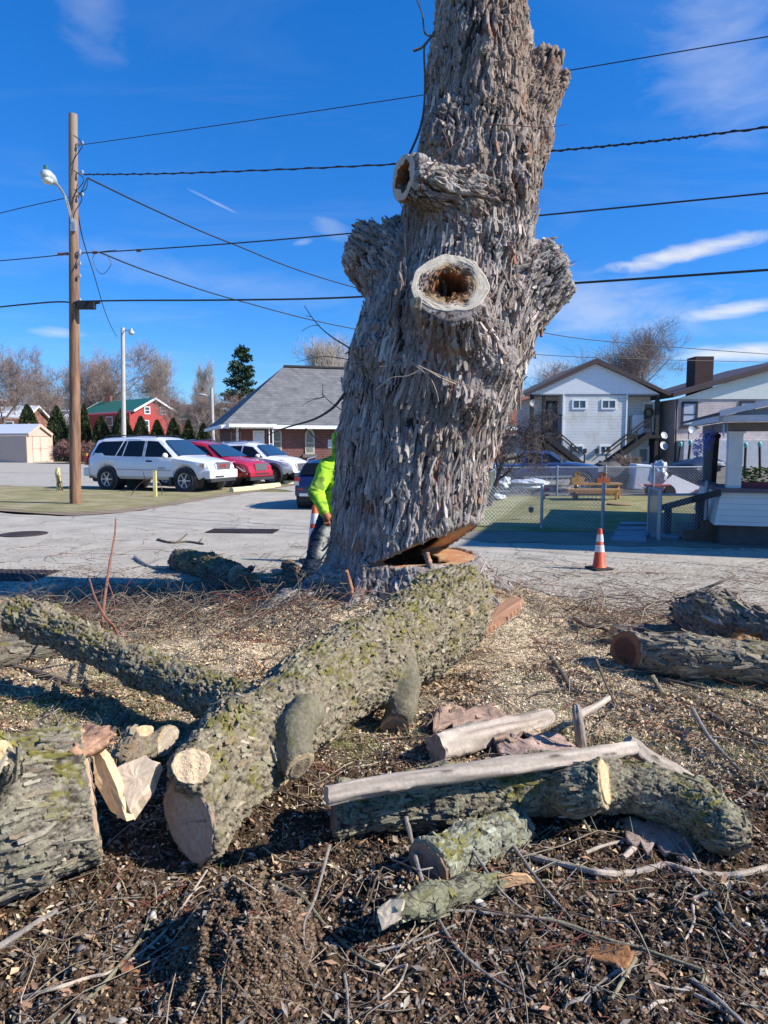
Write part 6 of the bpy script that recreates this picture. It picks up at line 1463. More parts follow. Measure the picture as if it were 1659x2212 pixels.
# --- dark blue hatchback seen from behind
sc4 = .76; P = G(652, 1096); h4 = rad(83)
d4 = Vector((math.cos(h4), math.sin(h4), 0)); s4 = Vector((-math.sin(h4), math.cos(h4), 0))
mid = P + d4*1.25*sc4 - s4*.78*sc4
bp = paint('navy_paint', (0.010, 0.018, 0.075))
bl, f = car('parked_car', 'small dark blue hatchback with roof rails seen from behind beside the trunk', 'car', mid, h4, bp,
    [(-2.02, .55), (-1.98, .95), (-1.86, 1.10), (-1.55, 1.50), (-1.2, 1.58), (0, 1.60), (.5, 1.50), (1.2, 1.08), (1.9, .95), (2.1, .6)],
    [(-2.0, 1.02), (1.1, 1.0), (2.1, .85)], .36, 2.50, .33, .88, .62, -2.02, 2.10, (1.2, 1.1, .55, 1.49), (-1.87, 1.12, -1.58, 1.48),
    [[(-1.7, 1.10), (-1.5, 1.40), (-1.0, 1.46), (-.9, 1.08)], [(-.85, 1.08), (-.9, 1.46), (.3, 1.46), (.9, 1.05)]], scale=sc4, rack=(-1.5, -.1), rack_m=ALLOY)
m = MB(); m.box((-2.03, 0, .62), (.14, 1.62, .36)); m.build('bumper', bp, bl, bevel=.05)
m = MB(); m.box((-2.09, 0, .49), (.06, 1.30, .09)); m.build('skid_plate', mat('silver_trim', (.6, .62, .66), .4, .3), bl)
for s in (-1, 1):
    m = MB(); m.box((-1.96, s*.76, .98), (.14, .15, .16)); m.build('tail_light', LAMPR, bl)
    m = MB(); m.box((-1.97, s*.77, .86), (.14, .14, .14)); m.build('tail_light', LAMPC, bl)
    m = MB(); m.box((-2.11, s*.62, .68), (.02, .16, .04)); m.build('reflector', LAMPR, bl)
m = MB(); m.box((-2.03, 0, .84), (.02, .34, .17)); pl_ = m.build('number_plate', mat('plate_white', (.62, .68, .75), .5), bl)
text_mesh('KDR 4172', .085, pl_, mat('plate_blue', (.02, .05, .25), .5), (-2.043, 0, .84), PI/2, -PI/2, 'lettering')
m = MB(); m.ell((-1.99, 0, 1.02), (.02, .07, .05), 10, 6); m.build('emblem', CHROME, bl, True)
m = MB(); m.tube([(-1.93, .1, 1.16), (-1.85, -.25, 1.20)], .012, 5); m.build('rear_wiper', TRIM, bl)
m = MB(); m.cyl((-1.35, 0, 1.58), (-1.5, 0, 1.78), .008, n=5); m.build('aerial', TRIM, bl)
# --- blue pickup in the yard behind the fence
A, B = G(1120, 1046), G(1250, 1048); A = Vector((A.x, 24.5, 0)); 
bt = paint('blue_truck_paint', (0.02, 0.045, 0.14))
pk, f = car('pickup_truck', 'dark blue pickup truck parked behind the back chain link fence', 'truck', ((1168 - 829.5)/1534*25.4, 25.4, 0), rad(-4), bt,
    [(-2.7, .7), (-2.68, 1.14), (-1.0, 1.14), (-.95, 1.5), (-.85, 1.68), (.2, 1.70), (.42, 1.64), (1.0, 1.24), (1.6, 1.18), (2.3, 1.08), (2.5, .95), (2.55, .6)],
    [(-2.7, 1.08), (1.0, 1.16), (2.5, 1.0)], .45, 3.3, .38, .92, .66, -2.7, 2.55, (1.0, 1.26, .46, 1.63), (-.97, 1.2, -.86, 1.62),
    [[(-.8, 1.22), (-.75, 1.60), (-.12, 1.62), (-.10, 1.20)], [(-.04, 1.20), (-.04, 1.62), (.25, 1.60), (.80, 1.22)]], scale=.80)
seams(pk, f, [[(-.07, 1.16), (-.07, .6)], [(.85, 1.16), (.85, .6)]])
m = MB(); m.box((.70, -1.06, 1.28), (.09, .2, .2)); m.build('wing_mirror', CHROME, pk)
text_mesh('F-350', .12, pk, mat('badge_blue', (.3, .4, .7), .4), (1.25, -.93, 1.0), PI/2, 0, 'badge')
m = MB(); m.box((2.5, 0, .62), (.2, 1.7, .25)); m.build('bumper', CHROME, pk); m = MB(); m.box((2.42, -.72, .92), (.22, .3, .2)); m.build('headlight', LAMPC, pk)
# ------------------------------------------------------------------ buildings
def brick_mat(name, c1, c2, mortar, scale=1.0, rot=0.0, bias=0.0, rough=.9):
    m, t, b = newmat(name); co = t.add('ShaderNodeTexCoord').outputs['Object']; g = t.add('ShaderNodeNewGeometry')
    # bricks run along the wall: use the horizontal distance along whichever face this is
    sx = t.add('ShaderNodeSeparateXYZ', i_Vector=co)
    nx = t.add('ShaderNodeSeparateXYZ', i_Vector=t.add('ShaderNodeVectorTransform', vector_type='NORMAL', convert_from='WORLD', convert_to='OBJECT', i_Vector=g.outputs['Normal']).outputs[0])
    hor = t.math('SUBTRACT', t.math('MULTIPLY', sx.outputs[1], nx.outputs[0]), t.math('MULTIPLY', sx.outputs[0], nx.outputs[1]))
    v = t.add('ShaderNodeCombineXYZ', i_0=hor, i_1=sx.outputs[2], i_2=0.0).outputs[0]
    br = t.add('ShaderNodeTexBrick', i_Vector=v, i_Color1=c4(c1), i_Color2=c4(c2), i_Mortar=c4(mortar), i_Scale=1.0, i_Mortar_Size=0.010*scale, i_Brick_Width=0.21*scale, i_Row_Height=0.075*scale, i_Bias=bias)
    n = t.noise(co, 2.0, 5, .6); f = t.add('ShaderNodeMapRange', i_Value=n, i_From_Min=.3, i_From_Max=.7, i_To_Min=.8, i_To_Max=1.15).outputs[0]
    t.put(b.inputs['Base Color'], t.mix(1.0, br.outputs[0], t.add('ShaderNodeCombineColor', i_0=f, i_1=f, i_2=f).outputs[0], 'MULTIPLY')); b.inputs['Roughness'].default_value = rough
    bn = t.add('ShaderNodeBump', i_Height=t.math('SUBTRACT', 1.0, br.outputs[1]), i_Strength=.6, i_Distance=.01); t.put(b.inputs['Normal'], bn.outputs[0]); return m
def rows_mat(name, c, pitch, shade=0.75, axis=2, rough=.7, var=.1, vs=3.0, dirt=None, c2=None, width=.12, tilt=True):
    """boards, shingle courses or roof ribs laid with a fixed pitch along one object axis"""
    m, t, b = newmat(name); co = t.add('ShaderNodeTexCoord').outputs['Object']; s = t.add('ShaderNodeSeparateXYZ', i_Vector=co)
    fr = t.math('FRACT', t.math('DIVIDE', s.outputs[axis], pitch))
    line = t.add('ShaderNodeMapRange', i_Value=fr, i_From_Min=width, i_From_Max=width*1.5, i_To_Min=shade, i_To_Max=1.0).outputs[0]
    n = t.noise(co, vs, 6, .65); f = t.math('MULTIPLY', line, t.add('ShaderNodeMapRange', i_Value=n, i_From_Min=.3, i_From_Max=.7, i_To_Min=1-var, i_To_Max=1+var).outputs[0])
    base = c4(c)
    if c2 is not None:
        cell = t.add('ShaderNodeTexBrick', i_Vector=t.add('ShaderNodeCombineXYZ', i_0=t.math('ADD', s.outputs[0], t.math('MULTIPLY', s.outputs[1], .3)), i_1=s.outputs[axis], i_2=0.0).outputs[0], i_Color1=c4(c), i_Color2=c4(c2), i_Mortar=c4([q*.8 for q in c]), i_Scale=1.0, i_Mortar_Size=.004, i_Brick_Width=.33, i_Row_Height=pitch)
        base = cell.outputs[0]
    if dirt: base = t.mix(t.add('ShaderNodeMapRange', i_Value=t.noise(co, dirt[1], 6, .7), i_From_Min=.5, i_From_Max=.72).outputs[0], base, c4(dirt[0]))
    t.put(b.inputs['Base Color'], t.mix(1.0, base, t.add('ShaderNodeCombineColor', i_0=f, i_1=f, i_2=f).outputs[0], 'MULTIPLY')); b.inputs['Roughness'].default_value = rough
    bn = t.add('ShaderNodeBump', i_Height=t.math('ADD', fr if tilt else line, t.math('MULTIPLY', n, .2)), i_Strength=.5, i_Distance=.02); t.put(b.inputs['Normal'], bn.outputs[0]); return m
HGLASS = mat('house_glass', (0.05, 0.07, 0.09), 0.08, var=.2, vs=2, spec=.8)
class Facade:
    """upright wall plane; sz() turns a pixel into (distance along, height)"""
    def __init__(s, p0, ang):
        s.p = Vector((p0[0], p0[1], 0)); s.e = Vector((math.cos(ang), math.sin(ang), 0)); s.n = Vector((math.sin(ang), -math.cos(ang), 0))
    def sz(s, u, v):
        d = ray(u, v); k = (s.p - Vector((0, 0, CAMZ))).dot(s.n)/d.dot(s.n); q = Vector((0, 0, CAMZ)) + d*k
        return ((q - s.p).dot(s.e), q.z)
    def pt(s, a, z, o=0.0): return s.p + s.e*a + s.n*o + Vector((0, 0, z))
    def poly(s, mb, P, o0, o1):
        k = len(P); return mb.add([s.pt(a, z, o1) for a, z in P] + [s.pt(a, z, o0) for a, z in P], [tuple(range(k)), tuple(range(k, 2*k))[::-1]] + [(i, k + i, k + (i+1) % k, (i+1) % k) for i in range(k)])
    def rect(s, mb, a0, z0, a1, z1, o0, o1): return s.poly(mb, [(a0, z0), (a1, z0), (a1, z1), (a0, z1)], o0, o1)
    def px(s, mb, u0, v0, u1, v1, o0, o1):
        a0, z1 = s.sz(u0, v0); a1, z0 = s.sz(u1, v1); return s.rect(mb, a0, max(z0, 0), a1, z1, o0, o1)
    def window(s, par, u0, v0, u1, v1, fm, split='h', fw=.07, label=None, sill=None, gm=None, curtain=None):
        a0, z1 = s.sz(u0, v0); a1, z0 = s.sz(u1, v1); m = MB()
        for r in ((a0 - fw, z0 - fw, a1 + fw, z0), (a0 - fw, z1, a1 + fw, z1 + fw), (a0 - fw, z0, a0, z1), (a1, z0, a1 + fw, z1)): s.rect(m, *r, .0, .05)
        if 'h' in split: s.rect(m, a0, (z0+z1)/2 - .03, a1, (z0+z1)/2 + .03, .01, .04)
        if 'v' in split: s.rect(m, (a0+a1)/2 - .03, z0, (a0+a1)/2 + .03, z1, .01, .038)
        w = m.build('window', fm, par, rel=True); g = MB(); s.rect(g, a0, z0, a1, z1, .004, .012); q = g.build('pane', gm or HGLASS, par, rel=True); q.parent = w
        if curtain is not None:
            g = MB(); s.rect(g, a0 + .02, z0 + (z1-z0)*curtain[1], a1 - .02, z1 - .02, .0125, .017); q = g.build('blind', curtain[0], par, rel=True); q.parent = w
        if sill is not None: g = MB(); s.rect(g, a0 - fw - .08, z0 - fw - .12, a1 + fw + .08, z0 - fw, .0, .1); q = g.build('sill', sill, par, rel=True); q.parent = w
        if label: tag(w, label)
        return w
WHITE = mat('white_trim', (0.82, 0.82, 0.80), .6, var=.08); BROWN = mat('brown_trim', (0.075, 0.048, 0.042), .6, var=.15); BLACKW = mat('black_wood', (0.030, 0.024, 0.022), .7, var=.3)
# ---------- church
brick = brick_mat('red_brick', (0.20, 0.055, 0.038), (0.13, 0.038, 0.030), (0.22, 0.16, 0.14), 1.35)
shing = rows_mat('grey_shingle', (0.135, 0.13, 0.13), .16, .78, 2, .9, .18, 1.2, None, (0.19, 0.185, 0.18))
cg = G(516, 1017); F1 = Facade((cg.x, 41.0), rad(18)); F1.p = Vector(((516 - 829.5)/1534*41.3, 41.0, 0))
ch = thing('church', 'low brick church with a big grey shingle roof and pointed windows', 'church', F1.p)
zE = F1.sz(620, 919)[1]; Lc = 17.0; Dp = 11.0
m = MB(); F1.rect(m, 0, 0, Lc, zE, -Dp, 0); m.build('wall', brick, ch, rel=True)
m = MB(); rdg = 7.1
a = F1.pt(-.95, zE - .05, .75); b = F1.pt(Lc + .6, zE - .05, .75); c = F1.pt(Lc + .6, zE - .05, -Dp - .75); d = F1.pt(-.95, zE - .05, -Dp - .75)
r0 = F1.pt(4.6, rdg, -Dp/2); 
d_ = ray(613, 792); k = (Vector(F1.pt(0, 0, -Dp/2)) - Vector((0, 0, CAMZ))).dot(F1.n)/d_.dot(F1.n); r0 = Vector((0, 0, CAMZ)) + d_*k; r1 = r0 + F1.e*(Lc - 7)
m.add([a, b, c, d, r0, r1], [(0, 1, 5, 4), (1, 2, 5), (2, 3, 4, 5), (3, 0, 4), (3, 2, 1, 0)]); rf = m.build('roof', shing, ch, rel=True)
m = MB(); m.bar(r0 + Vector((0, 0, .04)), r0.lerp(r1, .75) + Vector((0, 0, .04)), .35, .12); m.build('ridge_cap', mat('ridge_black', (.03, .03, .035), .8), rf); bpy.data.objects[rf.name].children[0].location = tuple(-Vector(ch.location))
m = MB(); 
for p, q in ((a, b), (d, a)): m.bar(p - Vector((0, 0, .06)), q - Vector((0, 0, .06)), .14, .2)
m.build('gutter', WHITE, ch, rel=True)
m = MB(); F1.px(m, 546, 930, 572, 1012, .0, .06); dr = m.build('door_frame', WHITE, ch, rel=True)
m = MB(); F1.px(m, 550, 934, 569, 1012, .06, .10); m.build('door', mat('door_white', (.66, .68, .72), .5), ch, rel=True)
cream = mat('cream_frame', (0.50, 0.46, 0.34), .7); lead = mat('leaded_glass', (0.20, 0.20, 0.17), .35, var=.3, vs=9)
for u0, u1, vt, vb in ((589, 608, 922, 978), (659, 679, 924, 981)):
    a0, z0 = F1.sz(u0, vb); a1, z1 = F1.sz(u1, vt); am = (a0 + a1)/2; hw = (a1 - a0)/2
    def arch_(w, top, base): 
        P = [(am - w, base), (am + w, base), (am + w, top - w*1.5)]
        for i in range(1, 7): q = i/7; P.append((am + w*(1 - q**1.7), top - w*1.5*(1 - q)**1.0*(1 - .15*q)))
        P.append((am, top))
        return P + [(2*am - x, z) for x, z in P[2:-1]][::-1]
    m = MB(); F1.poly(m, arch_(hw, z1, z0), .0, .06); w = m.build('window', cream, ch, rel=True)
    m = MB(); F1.poly(m, arch_(hw*.68, z1 - hw*.6, z0 + .12), .062, .075); g = m.build('pane', lead, ch, rel=True); g.parent = w
    m = MB(); F1.rect(m, am - hw*.8, z0 + .62, am + hw*.8, z0 + .70, .076, .1); g = m.build('crossbar', cream, ch, rel=True); g.parent = w
    m = MB(); F1.rect(m, a0 - .15, z0 - .2, a1 + .15, z0, .0, .14); g = m.build('sill', mat('sill_dark', (.14, .12, .11), .8), ch, rel=True); g.parent = w
m = MB(); F1.px(m, 708, 949.5, 724, 968, .0, .04); sg = m.build('sign', mat('sign_white', (.70, .70, .72), .5), ch, rel=True)
a0, z1 = F1.sz(716, 951.5); a1, z0 = F1.sz(716, 967)
for i, (s_, sz_) in enumerate((('FAITH BAPTIST', .052), ('CHURCH', .07), ('PARKING ONLY', .058))):
    p = F1.pt(a0, z1 - .06 - i*.125, .046) - Vector(ch.location); text_mesh(s_, sz_*1.05, sg, mat('sign_ink', (.35, .07, .10), .6) if i == 2 else mat('sign_ink2', (.12, .10, .25), .6), p, PI/2, rad(18), 'lettering')
m = MB(); a0, zt_ = F1.sz(510, 917); a1, _ = F1.sz(572, 917); F1.rect(m, a0 - .6, zE - .16, a1 + .35, zE + .02, .76, 2.1); m.build('porch_canopy', WHITE, ch, rel=True)
m = MB()
for a_ in (a1 - .05, a1 + .15, ): m.cyl(F1.pt(a_, 0, 1.9), F1.pt(a_, zE - .16, 1.9), .03, n=6)
for z_ in (.9, 1.6): m.bar(F1.pt(a1 - .05, z_, 1.9), F1.pt(a1 + .15, z_, 1.9), .03)
m.build('canopy_post', WHITE, ch, rel=True)
m = MB()
for a_ in (a0 - .5, a0 - .25, a0): m.cyl(F1.pt(a_, 0, 1.9), F1.pt(a_, zE - .16, 1.9), .03, n=6)
for z_ in np.arange(.3, 2.4, .35): m.bar(F1.pt(a0 - .5, z_, 1.9), F1.pt(a0, z_ + .3, 1.9), .025)
m.build('canopy_post', BLACKW, ch, rel=True)
m = MB(); m.cyl(F1.pt(.02, 0, .08), F1.pt(.02, zE - .1, .08), .07, n=8); m.build('downpipe', WHITE, ch, rel=True)
m = MB(); 
for z_ in (.5, 1.0): m.bar(F1.pt(F1.sz(562, 990)[0], z_ + .2, 1.2), F1.pt(F1.sz(562, 990)[0] + 1.1, z_ - .3, 1.3), .04)
m.build('handrail', BLACKW, ch, rel=True)
# ---------- generic gabled house from plan vectors
def gable_house(name, label, P0, el, L, w, ze, zr, wall, roof, trim=WHITE, over=.4, cat='house'):
    """P0 near corner, el unit direction of the ridge, width along its normal (left hand)"""
    t = thing(name, label, cat, P0); e = Vector(el).normalized(); n = Vector((-e.y, e.x, 0)); P0 = Vector(P0)
    def q(a, b, z): return P0 + e*a + n*b + Vector((0, 0, z))
    m = MB(); V = [q(0, 0, 0), q(L, 0, 0), q(L, w, 0), q(0, w, 0), q(0, 0, ze), q(L, 0, ze), q(L, w, ze), q(0, w, ze), q(0, w/2, zr), q(L, w/2, zr)]
    m.add(V, [(0, 1, 5, 4), (2, 3, 7, 6), (3, 0, 4, 8, 7), (1, 2, 6, 9, 5), (4, 5, 9, 8), (7, 8, 9, 6)]); m.build('wall', wall, t, rel=True)
    sl = (zr - ze)/(w/2); m = MB()
    for s in (0, 1):
        A = q(-over, -over if s == 0 else w + over, ze - sl*over); B = q(L + over, -over if s == 0 else w + over, ze - sl*over); C_ = q(L + over, w/2, zr); D_ = q(-over, w/2, zr); up = Vector((0, 0, .14)); lo = Vector((0, 0, .03))
        m.add([A + lo, B + lo, C_ + lo, D_ + lo, A + up, B + up, C_ + up, D_ + up], [(0, 1, 2, 3), (4, 5, 6, 7), (0, 1, 5, 4), (1, 2, 6, 5), (3, 0, 4, 7)])
    r = m.build('roof', roof, t, rel=True)
    m = MB()
    for a in (-over - .03, L + over + .03):
        for s in (0, 1): m.bar(q(a, -over if s == 0 else w + over, ze - sl*over + .02), q(a, w/2, zr + .02), .06, .24)
    for s in (-over, w + over): m.bar(q(-over, s, ze - sl*over + .0), q(L + over, s, ze - sl*over + .0), .08, .18)
    m.build('eave_trim', trim, t, rel=True)
    return t, q, r
def put_window(t, q, face, a, z, w, h, L, W, fm=WHITE, gm=None, name='window'):
    """face: 'front' (b=0), 'near' (a=0), 'far' (a=L)"""
    def pt(i, k, o):
        return q(i, -o, k) if face == 'front' else (q(-o, i, k) if face == 'near' else q(L + o, i, k))
    def bx(m, i0, k0, i1, k1, o0, o1):
        m.add([pt(i, k, o) for o in (o0, o1) for i, k in ((i0, k0), (i1, k0), (i1, k1), (i0, k1))], [(0,1,2,3), (4,5,6,7), (0,1,5,4), (1,2,6,5), (2,3,7,6), (3,0,4,7)])
    m = MB(); fw = .1
    for r in ((a - w/2 - fw, z - fw, a + w/2 + fw, z), (a - w/2 - fw, z + h, a + w/2 + fw, z + h + fw), (a - w/2 - fw, z, a - w/2, z + h), (a + w/2, z, a + w/2 + fw, z + h), (a - w/2, z + h/2 - .03, a + w/2, z + h/2 + .03)): bx(m, *r, .0, .06)
    o = m.build(name, fm, t, rel=True); m = MB(); bx(m, a - w/2, z, a + w/2, z + h, .005, .02); g = m.build('pane', gm or HGLASS, t, rel=True); g.parent = o; return o
# ---------- red house with green roof
red_w = rows_mat('red_siding', (0.42, 0.050, 0.045), .2, .85, 2, .7, .1); grn = rows_mat('green_metal_roof', (0.022, 0.16, 0.105), .35, .7, 0, .45, .08, tilt=False)
c0 = R(283, 990, 88); c0 = Vector((c0.x, 88, 0)); dl = Vector((R(171, 990, 97).x, 97, 0)) - c0
rh, q, r = gable_house('red_house', 'red house with a green metal roof behind the evergreen row', c0, dl, dl.length, -6.8, 5.35, 7.2, red_w, grn)
W_ = -6.8
L_ = dl.length
def nearwin(b, z, w, h): put_window(rh, lambda a, bb, zz: q(a, bb, zz), 'near', b, z, w, h, L_, W_)
nearwin(-2.4, 5.35, .6, .75); nearwin(-4.6, 5.35, .6, .75); nearwin(-2.0, 3.2, 1.0, 1.2); 
put_window(rh, lambda a, bb, zz: q(a, -bb, zz), 'front', 5.0, 2.9, 1.5, 2.0, L_, W_)
m = MB(); cp = q(L_*.84, W_/2, 7.0); m.box(cp + Vector((0, 0, .5)), (.7, .7, 1.1)); m.build('chimney', brick, rh, rel=True)
c1 = c0 + Vector((R(352, 990, 95).x - c0.x, 7.0, 0)); wv = Vector((R(404, 990, 96).x, 96.5, 0)) - c1
m = MB(); b0 = c1 + Vector((-1.2, 0, 0)); b1 = b0 + wv + Vector((1.0, 0, 0)); bk = Vector((-.8, 6, 0))
m.add([b0, b1, b1 + bk, b0 + bk] + [p + Vector((0, 0, 4.9)) for p in (b0, b1, b1 + bk, b0 + bk)], [(0,1,5,4), (1,2,6,5), (2,3,7,6), (3,0,4,7), (4,5,6,7)]); m.build('wing_wall', red_w, rh, rel=True)
m = MB(); e0 = b0 + Vector((-.2, -.4, 4.8)); e1 = b1 + Vector((.5, -.4, 4.8)); g0 = e0 + Vector((-.4, 3.4, 1.75)); g1 = e1 + Vector((-1.8, 3.4, 1.75)); m.add([e0, e1, g1, g0, e1 + Vector((-.4, 6.8, 0)), e0 + Vector((-.4, 6.8, 0))], [(0,1,2,3), (3,2,4,5), (1,4,2)]); m.build('wing_roof', grn, rh, rel=True)
m = MB(); m.bar(e0, e1, .1, .2); m.build('eave_trim', WHITE, rh, rel=True)
m = MB(); p = R(374, 884, 98); m.box(p + Vector((0, 0, .55)), (.65, .65, 1.5)); m.build('chimney', brick, rh, rel=True)
m = MB(); p = R(366, 920, 94.9); m.box((p.x, p.y - .1, 3.9), (.9, .1, 1.8)); m.build('window', WHITE, rh, rel=True)
# ---------- tan shed, small brick house behind it
tan_w = rows_mat('tan_metal', (0.58, 0.42, 0.32), .3, .9, 0, .6, .05, tilt=False); tan_s = tan_w
shr = rows_mat('shed_roof_metal', (0.60, 0.62, 0.66), .3, .88, 1, .35, .05, tilt=False)
sp_ = R(58.6, 990, 60); s0 = Vector((sp_.x, 60, 0)); e_ = Vector((-.99, -.12, 0)).normalized(); ww = (R(133.5, 990, 60).x - s0.x)
sh, q, r = gable_house('garden_shed', 'tan metal garden shed with double doors on the far grass', s0, Vector((-.9, .30, 0)), 4.5, -ww, 2.25, 3.15, tan_w, shr, tan_w, .12, 'shed')
m = MB(); 
def sb(m, b0, z0, b1, z1, o0, o1): m.add([q(-o, -b, z) for o in (o0, o1) for b, z in ((b0, z0), (b1, z0), (b1, z1), (b0, z1))], [(0,1,2,3), (4,5,6,7), (0,1,5,4), (1,2,6,5), (2,3,7,6), (3,0,4,7)])
for b0_, b1_ in ((ww*.22, ww*.5 - .02), (ww*.5 + .02, ww*.8)):
    m = MB(); sb(m, b0_, .05, b1_, 2.2, 0, .05); dd = m.build('door', mat('tan_door', (0.62, 0.46, 0.36), .6), sh, rel=True)
m = MB(); sb(m, ww*.48, 1.0, ww*.52, 1.3, .05, .09); sb(m, ww*.2, 2.2, ww*.82, 2.27, .0, .08); sb(m, ww*.2, 1.15, ww*.82, 1.19, .05, .065); m.build('door_trim', mat('tan_trim', (.45, .28, .2), .6), sh, rel=True)
bh, q, r = gable_house('brick_house', 'small brick house with a pale roof at the far left edge', Vector((R(52, 990, 88).x, 88, 0)), Vector((-1, -.05, 0)), 12, -8, 4.6, 6.3, brick_mat('orange_brick', (.36, .14, .08), (.28, .10, .06), (.3, .22, .18), 1.5), mat('pale_roof', (.62, .64, .68), .5), WHITE)
put_window(bh, lambda a, b, z: q(a, -b, z), 'front', 1.6, 3.0, .9, 1.2, 12, 8)
put_window(bh, lambda a, b, z: q(a, -b, z), 'front', 4.6, 3.0, .9, 1.2, 12, 8)
m = MB(); m.box((R(14, 880, 92).x, 92, 6.5), (1.8, 1.0, .9)); m.build('chimney', brick, bh, rel=True)
# ---------- white two-flat house
Fw = Facade((R(1150, 990, 48).x, 48.0), 0.0)
sid = rows_mat('white_siding', (0.82, 0.80, 0.74), .2, .74, 2, .7, .08, 1.0, ((0.62, 0.55, 0.40), .8)); sidg = rows_mat('gable_siding', (0.88, 0.88, 0.86), .16, .85, 2, .7, .05)
wh_ = thing('white_house', 'white two-storey house with brown gable trim and outside stairs on both sides', 'house', Fw.p)
aL, zg = Fw.sz(1150, 851); aR, _ = Fw.sz(1424, 853); aM, zA = Fw.sz(1287, 779)
m = MB(); Fw.rect(m, Fw.sz(1173, 900)[0], 0, Fw.sz(1421, 900)[0], zg + .02, -9.5, -1.5); Fw.rect(m, Fw.sz(1214, 900)[0], 0, Fw.sz(1355, 900)[0], zg + .01, -1.5, 0); m.build('wall', sid, wh_, rel=True)
m = MB(); Fw.poly(m, [(aL, zg), (aR, zg), (aM, zA - .05)], -.1, .05); m.build('gable', sidg, wh_, rel=True)
m = MB()
lE = Fw.sz(1133, 850); rE = Fw.sz(1446, 850); ap = Fw.sz(1288, 775)
Fw.poly(m, [lE, (lE[0], lE[1] - .22), (aM, ap[1] - .32), (rE[0], rE[1] - .22), rE, ap], .05, .35)
m.build('fascia', BROWN, wh_, rel=True)
m = MB(); Fw.poly(m, [lE, (lE[0], lE[1] - .05), (aM, ap[1] - .06), (rE[0], rE[1] - .05), rE, (aM, ap[1] + .02)], -10.2, .05); m.build('roof', mat('brown_roof', (.10, .075, .065), .9), wh_, rel=True)
m = MB(); Fw.rect(m, aL, zg - .08, aR, zg - .0, -1.6, .04); m.build('soffit', mat('soffit_grey', (.3, .3, .32), .7), wh_, rel=True)
for u0, u1, v0, v1, sp in ((1239, 1264, 866, 881, 'v'), (1302, 1328, 866, 881, 'v'), (1236, 1257, 965, 976, 'v'), (1298, 1318, 965, 977, 'v')): Fw.window(wh_, u0, v0, u1, v1, WHITE, sp, .1)
Fb = Facade(Fw.p + Vector((0, 1.5, 0)), 0.0)
def px(F, n, m_, u0, v0, u1, v1, o0, o1, lab=None):
    m = MB(); F.px(m, u0, v0, u1, v1, o0, o1); o = m.build(n, m_, wh_, rel=True)
    if lab: tag(o, lab)
    return o
zfl = Fw.sz(1200, 939)[1]
def door(F, n, u0, u1, v0, v1, fm, gm, lab):
    a0, z1 = F.sz(u0, v0); a1, z0 = F.sz(u1, v1); m = MB(); F.rect(m, a0, z0, a1, z1, 0, .08); o = m.build(n, fm, wh_, rel=True); g = MB(); F.rect(g, a0 + .16, z0 + .25, a1 - .16, z1 - .2, .081, .09); k = g.build('pane', gm, wh_, rel=True); k.parent = o; tag(o, lab)
door(Fb, 'door', 1178, 1206, 866, 934, BLACKW, HGLASS, 'black upstairs storm door on the left'); door(Fb, 'door', 1387, 1412, 867, 934, WHITE, mat('door_pane', (.12, .12, .10), .3, var=.4, vs=8), 'white upstairs door with a wreath on the right')
door(Fb, 'door', 1376, 1401, 964, 1004, WHITE, mat('lace_pane', (.25, .27, .25), .5, var=.3, vs=12), 'white ground floor door')
m = MB(); w_ = Fb.sz(1400, 892); m.tube([Fb.pt(w_[0] + .3*math.cos(a), w_[1] + .3*math.sin(a), .16) for a in np.linspace(0, 2*PI, 16)], .07, 6); m.build('wreath', mat('wreath_brown', (.16, .09, .04), .9, var=.4, vs=20), wh_, rel=True)
for uL, uR in ((1138, 1216), (1354, 1426)):
    m = MB(); a0 = Fw.sz(uL, 940)[0]; a1 = Fw.sz(uR, 940)[0]; Fw.rect(m, a0, zfl - .25, a1, zfl, -1.5, .05); m.build('balcony', BLACKW, wh_, rel=True)
for u in (1150, 1176, 1421): m = MB(); a_ = Fw.sz(u, 900)[0]; Fw.rect(m, a_ - .14, 0, a_ + .1, zg, -.25, .0); m.build('balcony_post', BLACKW, wh_, rel=True)
def railing(F, u0, u1, vt, vb, o=0.0):
    m = MB(); a0, z1 = F.sz(u0, vt); a1, z0 = F.sz(u1, vb); m.bar(F.pt(a0, z1, o), F.pt(a1, z1, o), .07, .09); m.bar(F.pt(a0, z0 + .1, o), F.pt(a1, z0 + .1, o), .05, .06)
    for i in range(int((a1 - a0)/.16) + 1): m.bar(F.pt(a0 + i*.16, z0 + .1, o), F.pt(a0 + i*.16, z1, o), .035)
    m.build('railing', BLACKW, wh_, rel=True)
railing(Fw, 1148, 1180, 897, 939, -.03); railing(Fw, 1190, 1214, 897, 939, -.03); railing(Fw, 1392, 1424, 899, 934, -.03)
def stairs(F, p0, p1, o, n=13):
    """flight from pixel p0 (top) to p1 (bottom)"""
    A = F.sz(*p0); B = F.sz(*p1); m = MB()
    for s in (0, 1.0): m.bar(F.pt(A[0], A[1] - .1, o + s), F.pt(B[0], max(.15, B[1]), o + s), .08, .34)
    for i in range(n): f_ = (i + .5)/n; a = A[0] + (B[0] - A[0])*f_; z = A[1] + (max(.1, B[1]) - A[1])*f_; m.box(F.pt(a, z, o + .5), (.30, 1.0, .05))
    m.build('stair_flight', BLACKW, wh_, rel=True)
    m = MB(); h = .85
    for s in (0, 1.0): m.bar(F.pt(A[0], A[1] + h, o + s), F.pt(B[0], B[1] + h, o + s), .08)
    for i in range(4): f_ = i/3; a = A[0] + (B[0] - A[0])*f_; z = A[1] + (B[1] - A[1])*f_; m.bar(F.pt(a, max(0, z), o + 1.0), F.pt(a, z + h, o + 1.0), .09)
    m.build('stair_rail', BLACKW, wh_, rel=True)
stairs(Fw, (1170, 938), (1252, 1008), .1); stairs(Fw, (1394, 934), (1298, 1008), .1)
